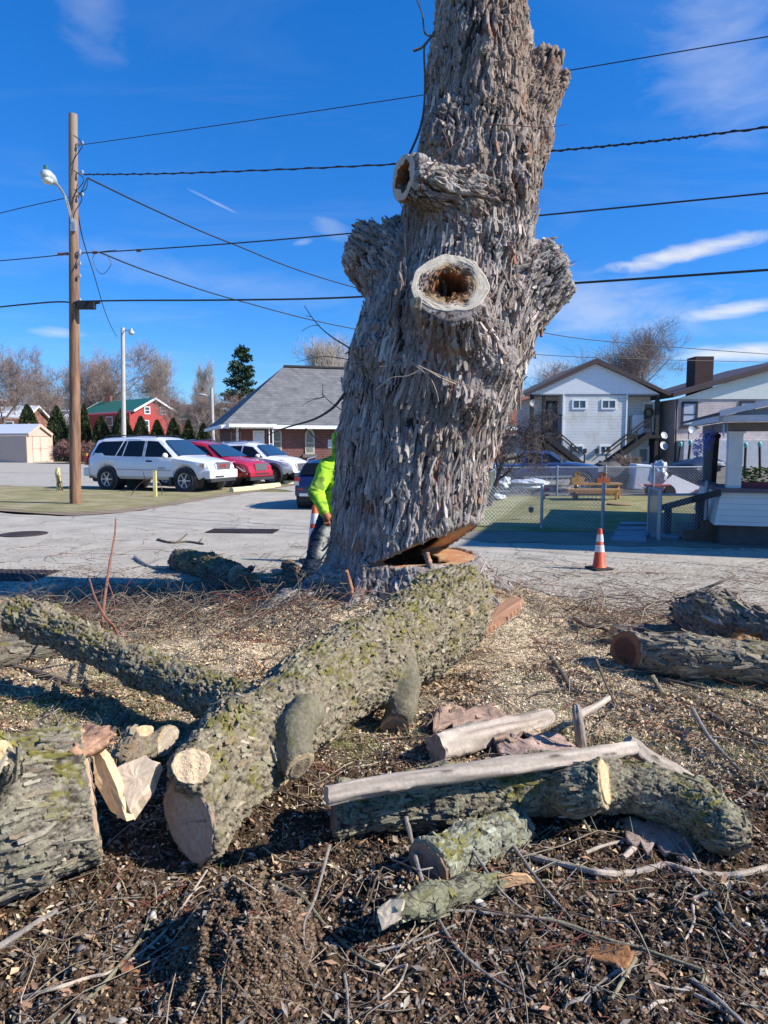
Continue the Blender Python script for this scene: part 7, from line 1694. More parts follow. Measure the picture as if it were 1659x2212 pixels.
px(Fb, 'fridge', mat('fridge_white', (.66, .68, .70), .4), 1358, 898, 1381, 939, .2, .8, 'tall white cabinet on the right balcony'); m = MB(); Fb.px(m, 1358, 899, 1382, 939, .5, .9)
m = MB(); a_ = Fw.sz(1353, 900)[0]; Fw.rect(m, a_ - .05, 0, a_ + .05, zg, 0, .06); a_ = Fw.sz(1216, 900)[0]; Fw.rect(m, a_ - .05, 0, a_ + .05, zg, 0, .06); m.build('corner_trim', WHITE, wh_, rel=True)
for u, v in ((1263, 974), (1289, 974)): px(Fw, 'letter_box', TRIM, u - 3, v - 5, u + 3, v + 5, 0, .15)
def dish(lab, F, u, v, r, m_, o=.5, grp=None):
    t = thing('satellite_dish', lab, 'satellite dish', F.pt(*F.sz(u, v), o)); c = Vector(t.location); rr = rpx(c, r); m = MB()
    n_ = Vector((.25, -.9, .35)).normalized(); x, y, _ = frame(n_); K = 18; vs = []
    for j in range(5):
        for k in range(K): q_ = j/4; vs.append(c + (x*math.cos(2*PI*k/K) + y*math.sin(2*PI*k/K))*rr*q_ + n_*(.18*rr*q_*q_))
    m.add(vs, [(j*K + k, (j+1)*K + k, (j+1)*K + (k+1) % K, j*K + (k+1) % K) for j in range(4) for k in range(K)]); m.build('reflector', m_, t, True, rel=True)
    m = MB(); m.tube([c - y*rr*-.9, c + n_*rr*1.1 + y*rr*.2], .02, 5); m.tube([c - n_*.05, c - n_*.3, c - n_*.3 - Vector((0, 0, .5))], .03, 5); m.build('arm', TRIM, t, rel=True)
dg_ = mat('dish_grey', (.50, .50, .48), .5); dish('upper grey satellite dish on the right post of the white house', Fw, 1428, 941, 8, dg_); dish('lower grey satellite dish under another dish by the white house', Fw, 1427, 963, 9.5, dg_); dish('dark satellite dish at the left eave of the white house', Fw, 1149, 873, 9.5, mat('dish_dark', (.06, .065, .08), .5))
# ---------- painted brick house with chimney
Fk = Facade((R(1458, 990, 48).x, 48.0), 0.0)
pb = brick_mat('painted_brick', (0.66, 0.56, 0.52), (0.60, 0.50, 0.46), (0.44, 0.36, 0.33), 1.35)
kh = thing('painted_brick_house', 'pale painted brick house with dark windows and a tall dark chimney at the right edge', 'house', Fk.p)
wl, zs = Fk.sz(1460, 862); xr_ = Fk.sz(1870, 862)[0]
m = MB(); Fk.rect(m, wl, 0, xr_, zs, -10, 0); m.build('wall', pb, kh, rel=True)
m = MB(); Lk = Fk.sz(1452, 853); Ak = Fk.sz(1730, 771); Rk = (Ak[0]*2 - Lk[0], Lk[1]); Fk.poly(m, [(wl + .1, zs), (xr_, zs), (Ak[0], Ak[1] - .1)], -.2, .06); m.build('gable', rows_mat('cream_siding', (.80, .82, .72), .16, .85, 2, .7, .05), kh, rel=True)
m = MB(); Fk.poly(m, [(Lk[0] - .1, Lk[1] + .1), (Lk[0] - .1, Lk[1] - .2), (Ak[0], Ak[1] - .32), (Rk[0], Rk[1] - .2), (Rk[0], Rk[1] + .1), (Ak[0], Ak[1] + .1)], -10.4, .45); m.build('roof', BROWN, kh, rel=True)
m = MB(); a0, zt_ = Fk.sz(1520, 765); a1, zb_ = Fk.sz(1557, 842); Fk.rect(m, a0, zb_ - .4, a1, zt_, -2.6, -1.2); ck = m.build('chimney', brick_mat('dark_brick', (.085, .035, .03), (.06, .028, .025), (.06, .045, .04), 1.3), kh, rel=True)
for u0, v0, u1, v1, b in ((1477, 872, 1501, 918, .0), (1602, 870, 1626, 886, .0), (1475, 960, 1493, 990, .3), (1596, 962, 1617, 980, .3)): Fk.window(kh, u0, v0, u1, v1, BLACKW, 'h', .14, sill=BROWN, gm=mat('sky_pane', (.16, .24, .36), .12, var=.2, vs=3, spec=.9), curtain=(mat('blind', (.45, .50, .58), .7), .05 if b == 0 else .5))
m = MB(); Fk.rect(m, Fk.sz(1462, 950)[0], 0, Fk.sz(1660, 950)[0], Fk.sz(1462, 952)[1], .0, 1.2); m.build('lean_to', rows_mat('grey_siding', (.6, .6, .6), .16, .8, 2, .7, .1), kh, rel=True)
m = MB(); m.cyl(Fk.pt(wl + .05, 0, .1), Fk.pt(wl + .05, zs, .1), .06, n=6); m.build('downpipe', BROWN, kh, rel=True)
dish('blue-grey satellite dish below the upstairs window of the painted brick house', Fk, 1483, 930, 9.5, mat('dish_blue', (.22, .27, .33), .5), .8)
# ---------- russet roofed house glimpsed behind the small bare tree
Fr = Facade((R(1040, 990, 62).x, 62), 0)
rr_, q, r = gable_house('russet_roof_house', 'pale house with a russet roof glimpsed between the trunk and the white house', Vector((R(1060, 990, 60).x, 60, 0)), Vector((1, 0, 0)), 3.6, 8, 2.6, 5.6, sid, mat('russet_roof', (.24, .085, .05), .9, var=.2, vs=2), WHITE)
# ---------- porch house on the right
ang = rad(-17); Fp = Facade((R(1553, 1170, 11.55).x, 11.55), ang)
ph = thing('porch_house', 'house porch with grey siding, square columns and a low gable at the right edge', 'house', Fp.p)
lap = rows_mat('grey_lap_siding', (.60, .63, .58), .095, .62, 2, .6, .05, width=.06); ppaint = mat('porch_paint', (.60, .60, .55), .6, var=.1); pdark = mat('porch_dark_paint', (.16, .135, .12), .7, var=.2)
z1 = Fp.sz(1600, 1064)[1]; z0 = Fp.sz(1600, 1134)[1]; PL = 4.6; PD = 2.6
m = MB(); V = [Fp.pt(0, z1, 0), Fp.pt(PL, z1, 0), Fp.pt(PL, z0, .12), Fp.pt(-.10, z0, .12), Fp.pt(0, z1, -PD), Fp.pt(PL, z1, -PD), Fp.pt(PL, z0, -PD), Fp.pt(-.10, z0, -PD)]
m.add(V, [(0,1,2,3), (4,5,6,7), (0,3,7,4), (1,2,6,5), (3,2,6,7)]); m.build('porch_wall', lap, ph, rel=True)
m = MB(); Fp.rect(m, .0, 0, PL, z0, -PD, .02); m.build('foundation', mat('dark_foundation', (.085, .075, .07), .9, var=.25, vs=6), ph, rel=True)
m = MB(); Fp.rect(m, -.06, z1, PL, z1 + .07, -.2, .07); Fp.rect(m, -.06, z1, .14, z1 + .07, -PD, -.2); m.build('porch_rail_cap', mat('cap_brown', (.11, .09, .10), .7), ph, rel=True)
z2 = Fp.sz(1585, 932)[1]; zf = Fp.sz(1590, 911)[1]; zft = Fp.sz(1590, 898)[1]
aC = Fp.sz(1573, 1000)[0]; m = MB(); Fp.rect(m, aC, z1 + .07, aC + .21, z2, -.22, -.02); m.build('column', ppaint, ph, rel=True)
m = MB(); Fp.rect(m, aC - .03, z2 - .03, aC + .24, z2 + .0, -.25, .01); m.build('column_cap', ppaint, ph, rel=True)
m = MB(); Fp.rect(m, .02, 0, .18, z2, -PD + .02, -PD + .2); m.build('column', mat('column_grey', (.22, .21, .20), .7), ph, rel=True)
m = MB(); Fp.rect(m, aC - .08, z2, PL, zf - .01, -.2, -.04); m.add([Fp.pt(aC - .08, z2, -.05), Fp.pt(aC + .05, z2, -.05), Fp.pt(.18, z2, -PD), Fp.pt(.0, z2, -PD), Fp.pt(aC - .08, zf - .01, -.05), Fp.pt(aC + .05, zf - .01, -.05), Fp.pt(.18, zf - .01, -PD), Fp.pt(.0, zf - .01, -PD)], [(0,1,2,3), (4,5,6,7), (0,1,5,4), (1,2,6,5), (3,0,4,7)]); m.build('beam', pdark, ph, rel=True)  # beam in a darker paint than the columns
m = MB(); aE = Fp.sz(1556, 905)[0]; Fp.rect(m, aE, zf, PL, zft, .0, .30); m.bar(Fp.pt(aE, (zf+zft)/2, .15), Fp.pt(aE - .02, (zf+zft)/2 , -PD - .6), .1, zft - zf); m.build('gutter', mat('gutter_white', (.52, .54, .58), .5), ph, rel=True)
m = MB(); zg2 = Fp.sz(1659, 876)[1]; sl2 = (zg2 - zft)/(Fp.sz(1659, 876)[0] - aE); Fp.poly(m, [(aE + .05, zft), (PL, zft), (PL, zft + sl2*(PL - aE) - .08)], .02, .1); m.build('gable', rows_mat('gable_lap', (.5, .52, .54), .18, .85, 2, .6, .05), ph, rel=True)
m = MB(); Fp.poly(m, [(aE - .06, zft), (aE - .06, zft + .05), (PL, zft + sl2*(PL - aE) + .07), (PL, zft + sl2*(PL - aE))], -PD - 3, .34); m.build('roof', mat('roof_dark', (.07, .065, .07), .9), ph, rel=True)
m = MB(); Fp.poly(m, [(aE - .06, zft - .02), (aE - .06, zft + .075), (PL, zft + sl2*(PL - aE) + .09), (PL, zft + sl2*(PL - aE) + .01)], .34, .38); m.build('rake_board', mat('rake_white', (.55, .57, .60), .5), ph, rel=True)
m = MB(); Fp.rect(m, 2.2, 0, 4.6, zft, -PD - 2, -PD - .2); Fp.rect(m, 4.62, 0, 11.5, 6.3, -2.7, .8); m.build('wall', lap, ph, rel=True)
m = MB(); aa0 = Fp.sz(1590, 1050)[0]; Fp.rect(m, aa0, z1 + .075, PL, z1 + .16, -.34, -.14); fb = m.build('flower_box', mat('maroon_box', (.20, .03, .045), .6), ph, rel=True)
rs_ = np.random.RandomState(4); V = []; Fc = []; C = []
for i in range(1500):
    a = aa0 + .05 + rs_.rand()*(PL - aa0); z = z1 + .15 + rs_.rand()*.26; o = -.24 + rs_.randn()*.07; c = Fp.pt(a, z, o); x, y, n_ = frame(Vector(rs_.randn(3))); l = .045; b = len(V)
    V += [c - x*l, c + y*l*.35, c + x*l, c - y*l*.35]; Fc.append((b, b+1, b+2, b+3)); C += [np.array((.10, .16, .035))*(.6 + rs_.rand())]*4
o = mk('potted_plants', V, np.array(Fc), mf, None, False, np.clip(np.array(C), 0, 1)); tag(o, 'leafy green plants filling the maroon flower box on the porch rail', 'plant')
# steps handrail in front of the porch
hr = thing('handrail', 'dark sloping wooden handrail and post at the porch steps behind the gate', 'handrail', G(1440, 1150)); m = MB()
A = Fp.pt(Fp.sz(1552, 1058)[0], z1, .1); B = R(1425, 1098, 12.9); m.bar(A, B, .07, .10); m.build('rail', BLACKW, hr, rel=True)
m = MB(); p = R(1442, 1130, 12.85); m.bar((p.x, p.y, 0), (p.x, p.y, R(1442, 1094, 12.85).z), .10); m.build('post', BLACKW, hr, rel=True); m = MB(); p = R(1512, 1130, 12.2); m.bar((p.x, p.y, 0), (p.x, p.y, .75), .12); m.build('post', BLACKW, hr, rel=True)
m = MB()
for i in range(3): m.box((5.55 + i*.28, 12.55 - i*.05, .09 + i*.16), (.55, 1.3, .18 + .0*i), rz=ang)
tag(m.build('porch_steps', mat('step_brown', (.13, .085, .06), .8, var=.3), None), 'dark brown steps leading up to the porch behind the gate', 'steps')
# ------------------------------------------------------------------ poles, lamps, wires
PY = 19.3
def ppt(u, v, y=PY): return R(u, v, y)
m_pole = rows_mat('creosote_pole', (0.25, 0.125, 0.065), .9, 1.0, 2, .85, .3, 2.5, ((0.36, 0.21, 0.12), 3.0))
mm, tt, bb = newmat('pole_wood'); co_ = tt.add('ShaderNodeTexCoord').outputs['Object']
n_ = tt.noise(tt.mapping(co_, (14, 14, 1.2)), 1.0, 6, .7); z_ = tt.add('ShaderNodeSeparateXYZ', i_Vector=co_).outputs[2]
a_ = tt.mix(tt.add('ShaderNodeMapRange', i_Value=n_, i_From_Min=.35, i_From_Max=.65).outputs[0], c4((.115, .055, .03)), c4((.34, .19, .11)))
a_ = tt.mix(tt.add('ShaderNodeMapRange', i_Value=z_, i_From_Min=6.0, i_From_Max=10.0, i_To_Max=.6).outputs[0], a_, c4((.36, .29, .22)))
tt.put(bb.inputs['Base Color'], a_); bb.inputs['Roughness'].default_value = .85; tt.put(bb.inputs['Normal'], tt.add('ShaderNodeBump', i_Height=n_, i_Strength=.7, i_Distance=.02).outputs[0]); POLEW = mm
B0 = G(163, 1088); PYY = B0.y; top = R(157.5, 247, PYY)
up_ = thing('utility_pole', 'tall brown wooden utility pole on the grass verge carrying wires', 'utility pole', B0)
m = MB(); P = [B0.lerp(top, i/24) for i in range(25)]; m.tube([P[0] - Vector((0, 0, .1))] + P, [rpx(B0, 11.8)] + [rpx(B0, 11.8 - 3.2*i/24) for i in range(25)], 20); m.build('pole', POLEW, up_, True, rel=True)
def axis_at(v): k = (R(160, v, PYY).z - B0.z)/(top.z - B0.z); return B0.lerp(top, k)
GALV = mat('galvanised', (.42, .44, .46), .45, .6, var=.15); WIREM = mat('wire_black', (.012, .013, .016), .6, var=0)
m = MB()
for v in (314, 377, 425, 547, 551, 652, 573, 600): q = axis_at(v); m.cyl(q + Vector((.05, -.05, 0)), q + Vector((.30 if v < 430 else .22, -.10, .02)), .022, n=6); m.ell(q + Vector((.28 if v < 430 else .2, -.1, .02)), (.04, .04, .06), 8, 5)
m.build('insulator', GALV, up_, rel=True)
m = MB()
for k_, (v, dx) in enumerate(((320, .12), (395, .15), (435, .1))): q = axis_at(v); m.tube(spline([q + Vector((.1, -.17, .25)), q + Vector((.22 + dx, -.22, 0)), q + Vector((.10, -.2, -.35)), q + Vector((.02, -.2, -.75))], 5), .012, 5)
m.tube(spline([R(188, 385, PYY), R(178, 410, PYY), R(160, 445, PYY), R(166, 480, PYY)], 5), .014, 5); m.tube(spline([R(190, 388, PYY), R(186, 408, PYY), R(172, 418, PYY), R(158, 440, PYY)], 5), .012, 5); m.build('drop_loop', WIREM, up_, rel=True)
# cobra-head lamp on its arm
lt = thing('street_lamp', 'grey cobra-head street lamp on a curved arm bolted to the utility pole', 'street lamp', axis_at(487)); yl = PYY - .5
arm = [R(158, 487, PYY - .15), R(152, 462, PYY - .3), R(143, 430, yl), R(128, 404, yl - .3), R(115, 390, yl - .6)]
m = MB(); m.tube(spline(arm, 6), .032, 8); m.tube([R(155, 482, PYY - .2), R(145, 445, PYY - .5), R(138, 418, yl - .1)], .018, 6); m.box(R(158, 487, PYY - .16), (.12, .10, .3)); m.build('arm', GALV, lt, True, rel=True)
m = MB(); a, b = R(121, 396, yl - .5), R(92, 372, yl - 1.0); d = (b - a); prof = [(0, .05), (.15, .09), (.4, .14), (.7, .15), (.92, .10), (1, .03)]
m.tube([a + d*q for q, _ in prof], [r for _, r in prof], 12); lh = m.build('lamp_head', mat('lamp_grey', (.45, .47, .46), .5, .2), lt, True, rel=True)
m = MB(); m.ell(a + d*.62 + Vector((0, -.02, -.10)), (.13, .15, .09), 12, 7); g = m.build('lens', mat('lamp_lens', (.55, .58, .55), .2), lt, True, rel=True); g.parent = lh
m = MB(); m.cyl(a + d*.75 + Vector((0, 0, .12)), a + d*.75 + Vector((0, 0, .22)), .05, n=8); g = m.build('photocell', mat('teal_cap', (.03, .12, .12), .5), lt, rel=True); g.parent = lh
# splice box
sb_ = thing('splice_box', 'small black splice box hanging on the lowest cable beside the utility pole', 'box', R(187, 659, PYY)); m = MB(); c = R(187, 659, PYY - .12); m.box(c, (.46, .16, .22)); m.build('case', WIREM, sb_, rel=True, bevel=.02)
m = MB(); m.cyl(c + Vector((.23, 0, .05)), c + Vector((.36, 0, .07)), .035, n=8); m.cyl(c + Vector((-.23, 0, .05)), c + Vector((-.32, 0, .07)), .03, n=8); m.build('cable_gland', WIREM, sb_, rel=True)
def wire(lab, pts, r, name='overhead_wire', twist=0):
    """pts: (u, v, depth) hung smoothly"""
    Q = [R(*p) for p in pts]
    if pts[-1][0] > 1690: Q.append(Q[-1] + (Q[-1] - Q[-2])*4)
    if pts[0][0] < 0: Q.insert(0, Q[0] + (Q[0] - Q[1])*6)
    P = spline(Q, 14); m = MB(); m.tube(P, r, 6); o = m.build(name, WIREM, None, True)
    if twist:
        m = MB(); n = len(P)*4; S = [P[min(len(P)-2, i*(len(P)-1)//n)].lerp(P[min(len(P)-1, i*(len(P)-1)//n + 1)], (i*(len(P)-1)/n) % 1.0) for i in range(n)]
        m.tube([s + Vector((0, math.sin(i*.9), math.cos(i*.9)))*r*1.5 for i, s in enumerate(S)], r*.6, 4); q = m.build('strand', WIREM, None); q.parent = o
    return tag(o, lab, 'wire', 'overhead wires strung from the utility pole')
YR = 11.5
wire('highest thin wire, running from the top bracket of the pole up behind the trunk', [(168, 314, PYY), (400, 281, 17.6), (915, 205, 14.7), (1230, 152, 13.2), (1700, 72, YR)], .009)
wire('twisted dark cable second from the top, nearly level across the sky', [(180, 377, PYY), (400, 374, 17.6), (865, 354, 15), (1175, 328, 13.5), (1420, 304, 12.5), (1700, 270, YR)], .014, twist=1)
wire('cable crossing the trunk between its two old side stubs', [(170, 547, PYY), (280, 541, 18.4), (500, 526, 17), (770, 503, 15.4), (1150, 467, 13.5), (1659, 417, 11.7), (1710, 412, YR)], .015)
wire('thickest lowest cable, level on the left and reaching the right stub', [(165, 651, PYY), (290, 649, 18.4), (500, 648, 17), (760, 642, 15.4), (1235, 612, 13.2), (1659, 583, 11.7), (1710, 579, YR)], .021)
wire('cable entering at the left edge to the middle of the pole', [(-60, 569, 22), (60, 558, 20.5), (160, 548, PYY)], .014)
wire('thick low cable entering at the left edge to the splice box', [(-60, 669, 22), (60, 657, 20.5), (130, 652, 19.7), (165, 656, PYY)], .022)
wire('thin wire entering at the left edge to the upper pole', [(-60, 475, 22), (60, 446, 20.5), (155, 425, PYY)], .011)
wire('service drop slanting steeply down from the upper pole behind the trunk', [(190, 385, PYY), (330, 452, 22), (490, 522, 26), (745, 615, 31), (1170, 718, 38), (1400, 745, 41), (1659, 765, 44), (1720, 768, 45)], .022)
wire('thin green-looking drop wire slanting from the middle of the pole down to the right', [(215, 545, PYY), (330, 590, 22), (510, 648, 26), (775, 712, 31), (1130, 763, 38), (1400, 776, 41), (1659, 782, 44), (1720, 783, 45)], .020)
wire('thin wire hanging from the pole down to the small lamp post', [(168, 460, PYY), (180, 520, 21), (205, 600, 26), (225, 668, 31), (240, 705, 35), (252, 727, 38)], .016)
m = MB(); m.tube(spline([R(252, 540, PYY), R(205, 548, PYY), R(205, 575, PYY), R(222, 592, PYY), R(240, 570, PYY), R(228, 548, PYY)], 5), .008, 4); tag(m.build('wire_loop', WIREM, None), 'loose loop of wire hanging below the middle cable by the pole', 'wire')
m = MB()
for u in (130, 142, 172, 205, 300): 
    v = 547 - (u - 170)*.045; m.cyl(R(u - 5, v, PYY - .05), R(u + 5, v, PYY - .05), .04, n=6)
tag(m.build('cable_clamps', mat('clamp_red', (.14, .06, .05), .6), None), 'row of dark red clamps on the middle cable at the pole', 'clamp', kind='stuff')
# small yard lamp on a pale pole, and a far street lamp
b = G(267, 990); b = Vector((R(267, 990, 38).x, 38, 0)); tp = R(265, 708, 38)
yl_ = thing('lamp_post', 'pale straight lamp post with a small round lamp behind the large white SUV', 'lamp post', b); m = MB(); m.tube([b, tp], [.13, .10], 12); m.build('pole', mat('pale_pole', (.46, .43, .38), .8, var=.15), yl_, True, rel=True)
m = MB(); m.tube([R(266, 715, 38), R(275, 714, 37.8), R(283, 714, 37.6)], .03, 6); m.build('arm', GALV, yl_, rel=True); m = MB(); c = R(284, 719, 37.6); m.ell(c, (.16, .16, .12), 12, 7); m.cyl(c + Vector((0, 0, .08)), c + Vector((0, 0, .24)), .08, .04, 8); m.build('lamp_head', mat('lamp_grey', (.45, .47, .46), .5, .2), yl_, True, rel=True)
b = Vector((R(461, 990, 70).x, 70, 0)); fl = thing('lamp_post', 'distant street lamp with a long curved arm left of the church', 'lamp post', b); m = MB(); m.tube([b, R(457, 838, 70)], [.2, .15], 8); m.build('pole', mat('pale_pole', (.46, .43, .38), .8), fl, True, rel=True)
m = MB(); m.tube(spline([R(457, 868, 70), R(450, 857, 70), R(440, 853, 69.5)], 4), .08, 6); m.build('arm', GALV, fl, rel=True); m = MB(); m.ell(R(436, 853, 69.4), (.45, .3, .12), 10, 5); m.build('lamp_head', mat('lamp_grey', (.45, .47, .46), .5, .2), fl, True, rel=True)
# ------------------------------------------------------------------ cones, bollards, kerb stops, grates
ORG = mat('cone_orange', (.62, .075, .02), .5, var=.1); REFL = mat('cone_reflective', (.62, .60, .62), .5, var=.15, vs=30); BLK = mat('cone_base', (.02, .02, .02), .8)
def cone(lab, p, h, label_m=None):
    t = thing('traffic_cone', lab, 'traffic cone', p, .3, 'traffic cones on the street'); w = h*.27
    def rr_(z): return w*.60*(1 - z/h) + h*.045*(z/h)
    m = MB(); m.box((0, 0, .012), (h*.50, h*.50, .024)); m.build('base', BLK, t, bevel=.008)
    m = MB(); m.lathe([(rr_(0) + .015, .03), (rr_(.03), .05), (rr_(h*.97), h*.97), (rr_(h)*.8, h), (rr_(h)*.5, h)], n=24); m.build('cone_body', ORG, t, True)
    for a, b in ((.43, .60), (.68, .86)): m = MB(); m.lathe([(rr_(h*a) + .004, h*a), (rr_(h*b) + .004, h*b)], n=24, caps=False); m.build('reflective_collar', REFL, t, True)
    return t
pc = G(1294, 1229); cone('orange traffic cone with two white bands standing on the street at the right', pc, rpx(pc, 88))
pc = G(681, 1213); cone('orange traffic cone with white bands half hidden behind the worker', pc, rpx(pc, 122))
YEL = mat('post_yellow', (.62, .54, .22), .6, var=.12)
p = G(335.5, 1073); t = thing('bollard', 'square yellow post standing in front of the large white SUV', 'bollard', p); m = MB(); h_ = rpx(p, 55); m.box((0, 0, h_/2), (.10, .10, h_)); m.build('post', YEL, t, bevel=.006); m = MB(); m.box((0, 0, h_ + .01), (.11, .11, .02)); m.build('cap', YEL, t)
p = G(128, 1060); t = thing('bollard', 'battered yellow post wrapped in dry vines at the left of the verge', 'bollard', p); m = MB(); m.tube([(0, 0, 0), (.01, 0, .35), (-.03, 0, .6), (-.01, 0, .80)], [.10, .085, .09, .06], 10); m.build('post', YEL, t, True)
m = MB(); rs2 = np.random.RandomState(3)
for i in range(14): a = rs2.rand()*2*PI; m.tube(spline([(math.cos(a)*.1 + .05, math.sin(a)*.1, 0), (.12*rs2.randn()*.5 + .1, -.12, .25), (.1*rs2.rand(), -.1, .3 + .4*rs2.rand())], 4), .01, 4)
m.build('vines', mat('vine_brown', (.12, .08, .05), .9), t)
m = MB(); 
for pts in ([(276, 1084), (288, 1062), (305, 1043), (330, 1032)], [(347, 1080), (350, 1060), (345, 1044), (338, 1036)]): m.tube(spline([R(u, v, 22.4) for u, v in pts], 5), .012, 4)
tag(m.build('cane', mat('cane_dark', (.10, .06, .045), .8), None), 'two thin arching canes rising beside the square yellow post', 'plant')
def stop(lab, a, b):
    A, B = G(*a), G(*b); t = thing('wheel_stop', lab, 'wheel stop', (A + B)/2, math.atan2((B-A).y, (B-A).x), 'yellow parking stops'); L = (B - A).length; m = MB()
    m.prism([(-.10, 0), (.10, 0), (.085, .10), (.05, .15), (-.05, .15), (-.085, .10)], -L/2, L/2, 'x'); m.build('stop_block', mat('stop_yellow', (.56, .50, .28), .8, var=.2, vs=5, dirt=((.3, .28, .22), 4)), t, bevel=.015)
stop('yellow concrete wheel stop at the nose of the large white SUV', (500, 1063), (590, 1054)); stop('yellow concrete wheel stop ahead of the red crossover', (548, 1056), (603, 1051))
stop('short length of yellow wheel stop farthest right near the blue hatchback', (612, 1046), (632, 1045))
RUST = mat('cast_iron', (.065, .045, .042), .7, .3, var=.3, vs=8)
p = G(52, 1154); t = thing('manhole_cover', 'round dark manhole cover set in the street at the left', 'manhole', (p.x, p.y, .002)); m = MB(); m.lathe([(.40, 0), (.40, .012), (.36, .014), (.355, .008)], n=32); m.build('frame', RUST, t)
m = MB(); m.lathe([(.350, 0), (.350, .012)], n=32)
for i in range(-5, 6):
    for j in range(-5, 6):
        if i*i + j*j < 25: m.box((i*.062, j*.062, .015), (.035, .035, .008))
m.build('lid', RUST, t)
def grate(lab, c, w, d, nx, ny, rz=0.0):
    t = thing('storm_grate', lab, 'drain grate', (c.x, c.y, .002), rz); m = MB(); m.box((0, 0, .001), (w, d, .006)); m.build('pit', mat('pit_dark', (.008, .008, .008), 1, var=0), t)
    m = MB()
    for i in range(nx + 1): m.box((-w/2 + w*i/nx, 0, .010), (.022, d, .014))
    for j in range(ny + 1): m.box((0, -d/2 + d*j/ny, .0105), (w + .02, .024, .015))
    m.build('bars', RUST, t)
g0 = G(20, 1243); grate('rusty square storm drain grate at the left edge of the street', g0, .95, .62, 14, 7, rad(-6))
grate('long flat drain grate in the street beyond the bark log', G(525, 1148), 1.25, .5, 16, 5, rad(-4))
# stepping stones
SLATE = mat('slate_blue', (.21, .23, .26), .7, var=.15, vs=4)
for i, (a, b, c, d) in enumerate((((1322, 1162), (1398, 1158), (1395, 1172), (1318, 1170)), ((1330, 1150), (1400, 1150), (1402, 1159), (1324, 1160)), ((1335, 1140), (1400, 1141), (1400, 1148), (1332, 1148)), ((1341, 1130), (1398, 1131), (1399, 1136), (1338, 1136)), ((1402, 1154), (1470, 1160), (1465, 1166), (1404, 1162)))):
    P = [G(*q) for q in (a, b, c, d)]; t = MB(); t.prism([(p.x, p.y) for p in P[::-1]], .0, .035, 'z')
    tag(t.build('paving_slab', SLATE, None, bevel=.004), ['nearest large bluish paving slab at the gate opening', 'second bluish paving slab from the street', 'third bluish paving slab on the yard path', 'farthest narrow paving slab on the yard path', 'paving slab beside the open gate leading to the porch steps'][i], 'paving slab', 'bluish paving slabs of the yard path')
# ------------------------------------------------------------------ chain link fences
FG = mat('fence_steel', (.30, .34, .38), .45, .5, var=.1); FW = mat('fence_wire', (.42, .45, .48), .45, .4, var=0)
def mesh_panel(mb, A, B, z0, z1, pitch, r):
    L = (B - A).length; e = (B - A)/L; n = Vector((-e.y, e.x, 0)); H = z1 - z0; k = int(L/pitch)
    for i in range(-int(H/pitch), k + 1):
        for s in (1, -1):
            a0 = i*pitch; a1 = a0 + H; x0, x1 = max(0, a0), min(L, a1)
            if x1 <= x0 + .01: continue
            if s > 0: p = A + e*x0 + Vector((0, 0, z0 + (x0 - a0))); q = A + e*x1 + Vector((0, 0, z0 + (x1 - a0)))
            else: p = A + e*x0 + Vector((0, 0, z1 - (x0 - a0))); q = A + e*x1 + Vector((0, 0, z1 - (x1 - a0)))
            mb.tube([p + n*s*r*.6, q + n*s*r*.6], r, 3, False)
def fence(lab, pts, h, posts, pitch=.07, r=.0028, pr=.03, rail=True, zb=.03, name='chain_link_fence', sag=0):
    t = thing(name, lab, 'fence', pts[0]); m = MB()
    for A, B in zip(pts[:-1], pts[1:]): mesh_panel(m, A, B, zb, h, pitch, r)
    m.build('wire_mesh', FW, t, rel=True)
    if rail:
        m = MB()
        for A, B in zip(pts[:-1], pts[1:]): m.cyl(A + Vector((0, 0, h)), B + Vector((0, 0, h)), .019, n=8)
        m.build('top_rail', FG, t, True, rel=True)
    for q, hh in posts: m = MB(); m.cyl(Vector((q.x, q.y, 0)), Vector((q.x, q.y, hh)), pr, n=10); m.ell((q.x, q.y, hh), (pr*1.15, pr*1.15, pr*1.2), 8, 5); m.build('post', FG, t, True, rel=True)
    return t
a = G(1000, 1135); b = G(1301, 1148); pm = a.lerp(b, .58)
fence('sagging chain link fence at the front of the lawn, left of the gate opening', [a, b], .80, [(b, .88), (pm, .82)], pitch=.075, r=.0034, rail=False)
c = G(1421, 1167); d = G(1522, 1166)
fence('short chain link panel between the gate and the porch', [c, d], .78, [(c + Vector((.01, 0, 0)), .86), (d, .98)], pitch=.06, r=.0036, pr=.034)
e = G(1399, 1152); t = fence('open chain link gate seen nearly edge-on beside the paving slabs', [c, e], .84, [(c.lerp(e, .03), .84), (e, .84)], pitch=.06, r=.0036, pr=.02, name='gate')
a = G(1068, 1073); b = G(1540, 1070); fence('long chain link fence along the back of the lawn', [a, b], .90, [(a, .95), (a.lerp(b, .28), .92), (a.lerp(b, .5), .92), (a.lerp(b, .72), .92)], pitch=.085, r=.0048)
fence('side chain link fence on the left of the lawn running back beside the trunk', [G(1020, 1128), G(1068, 1073)], .85, [(G(1052, 1094), .85)], pitch=.08, r=.004)
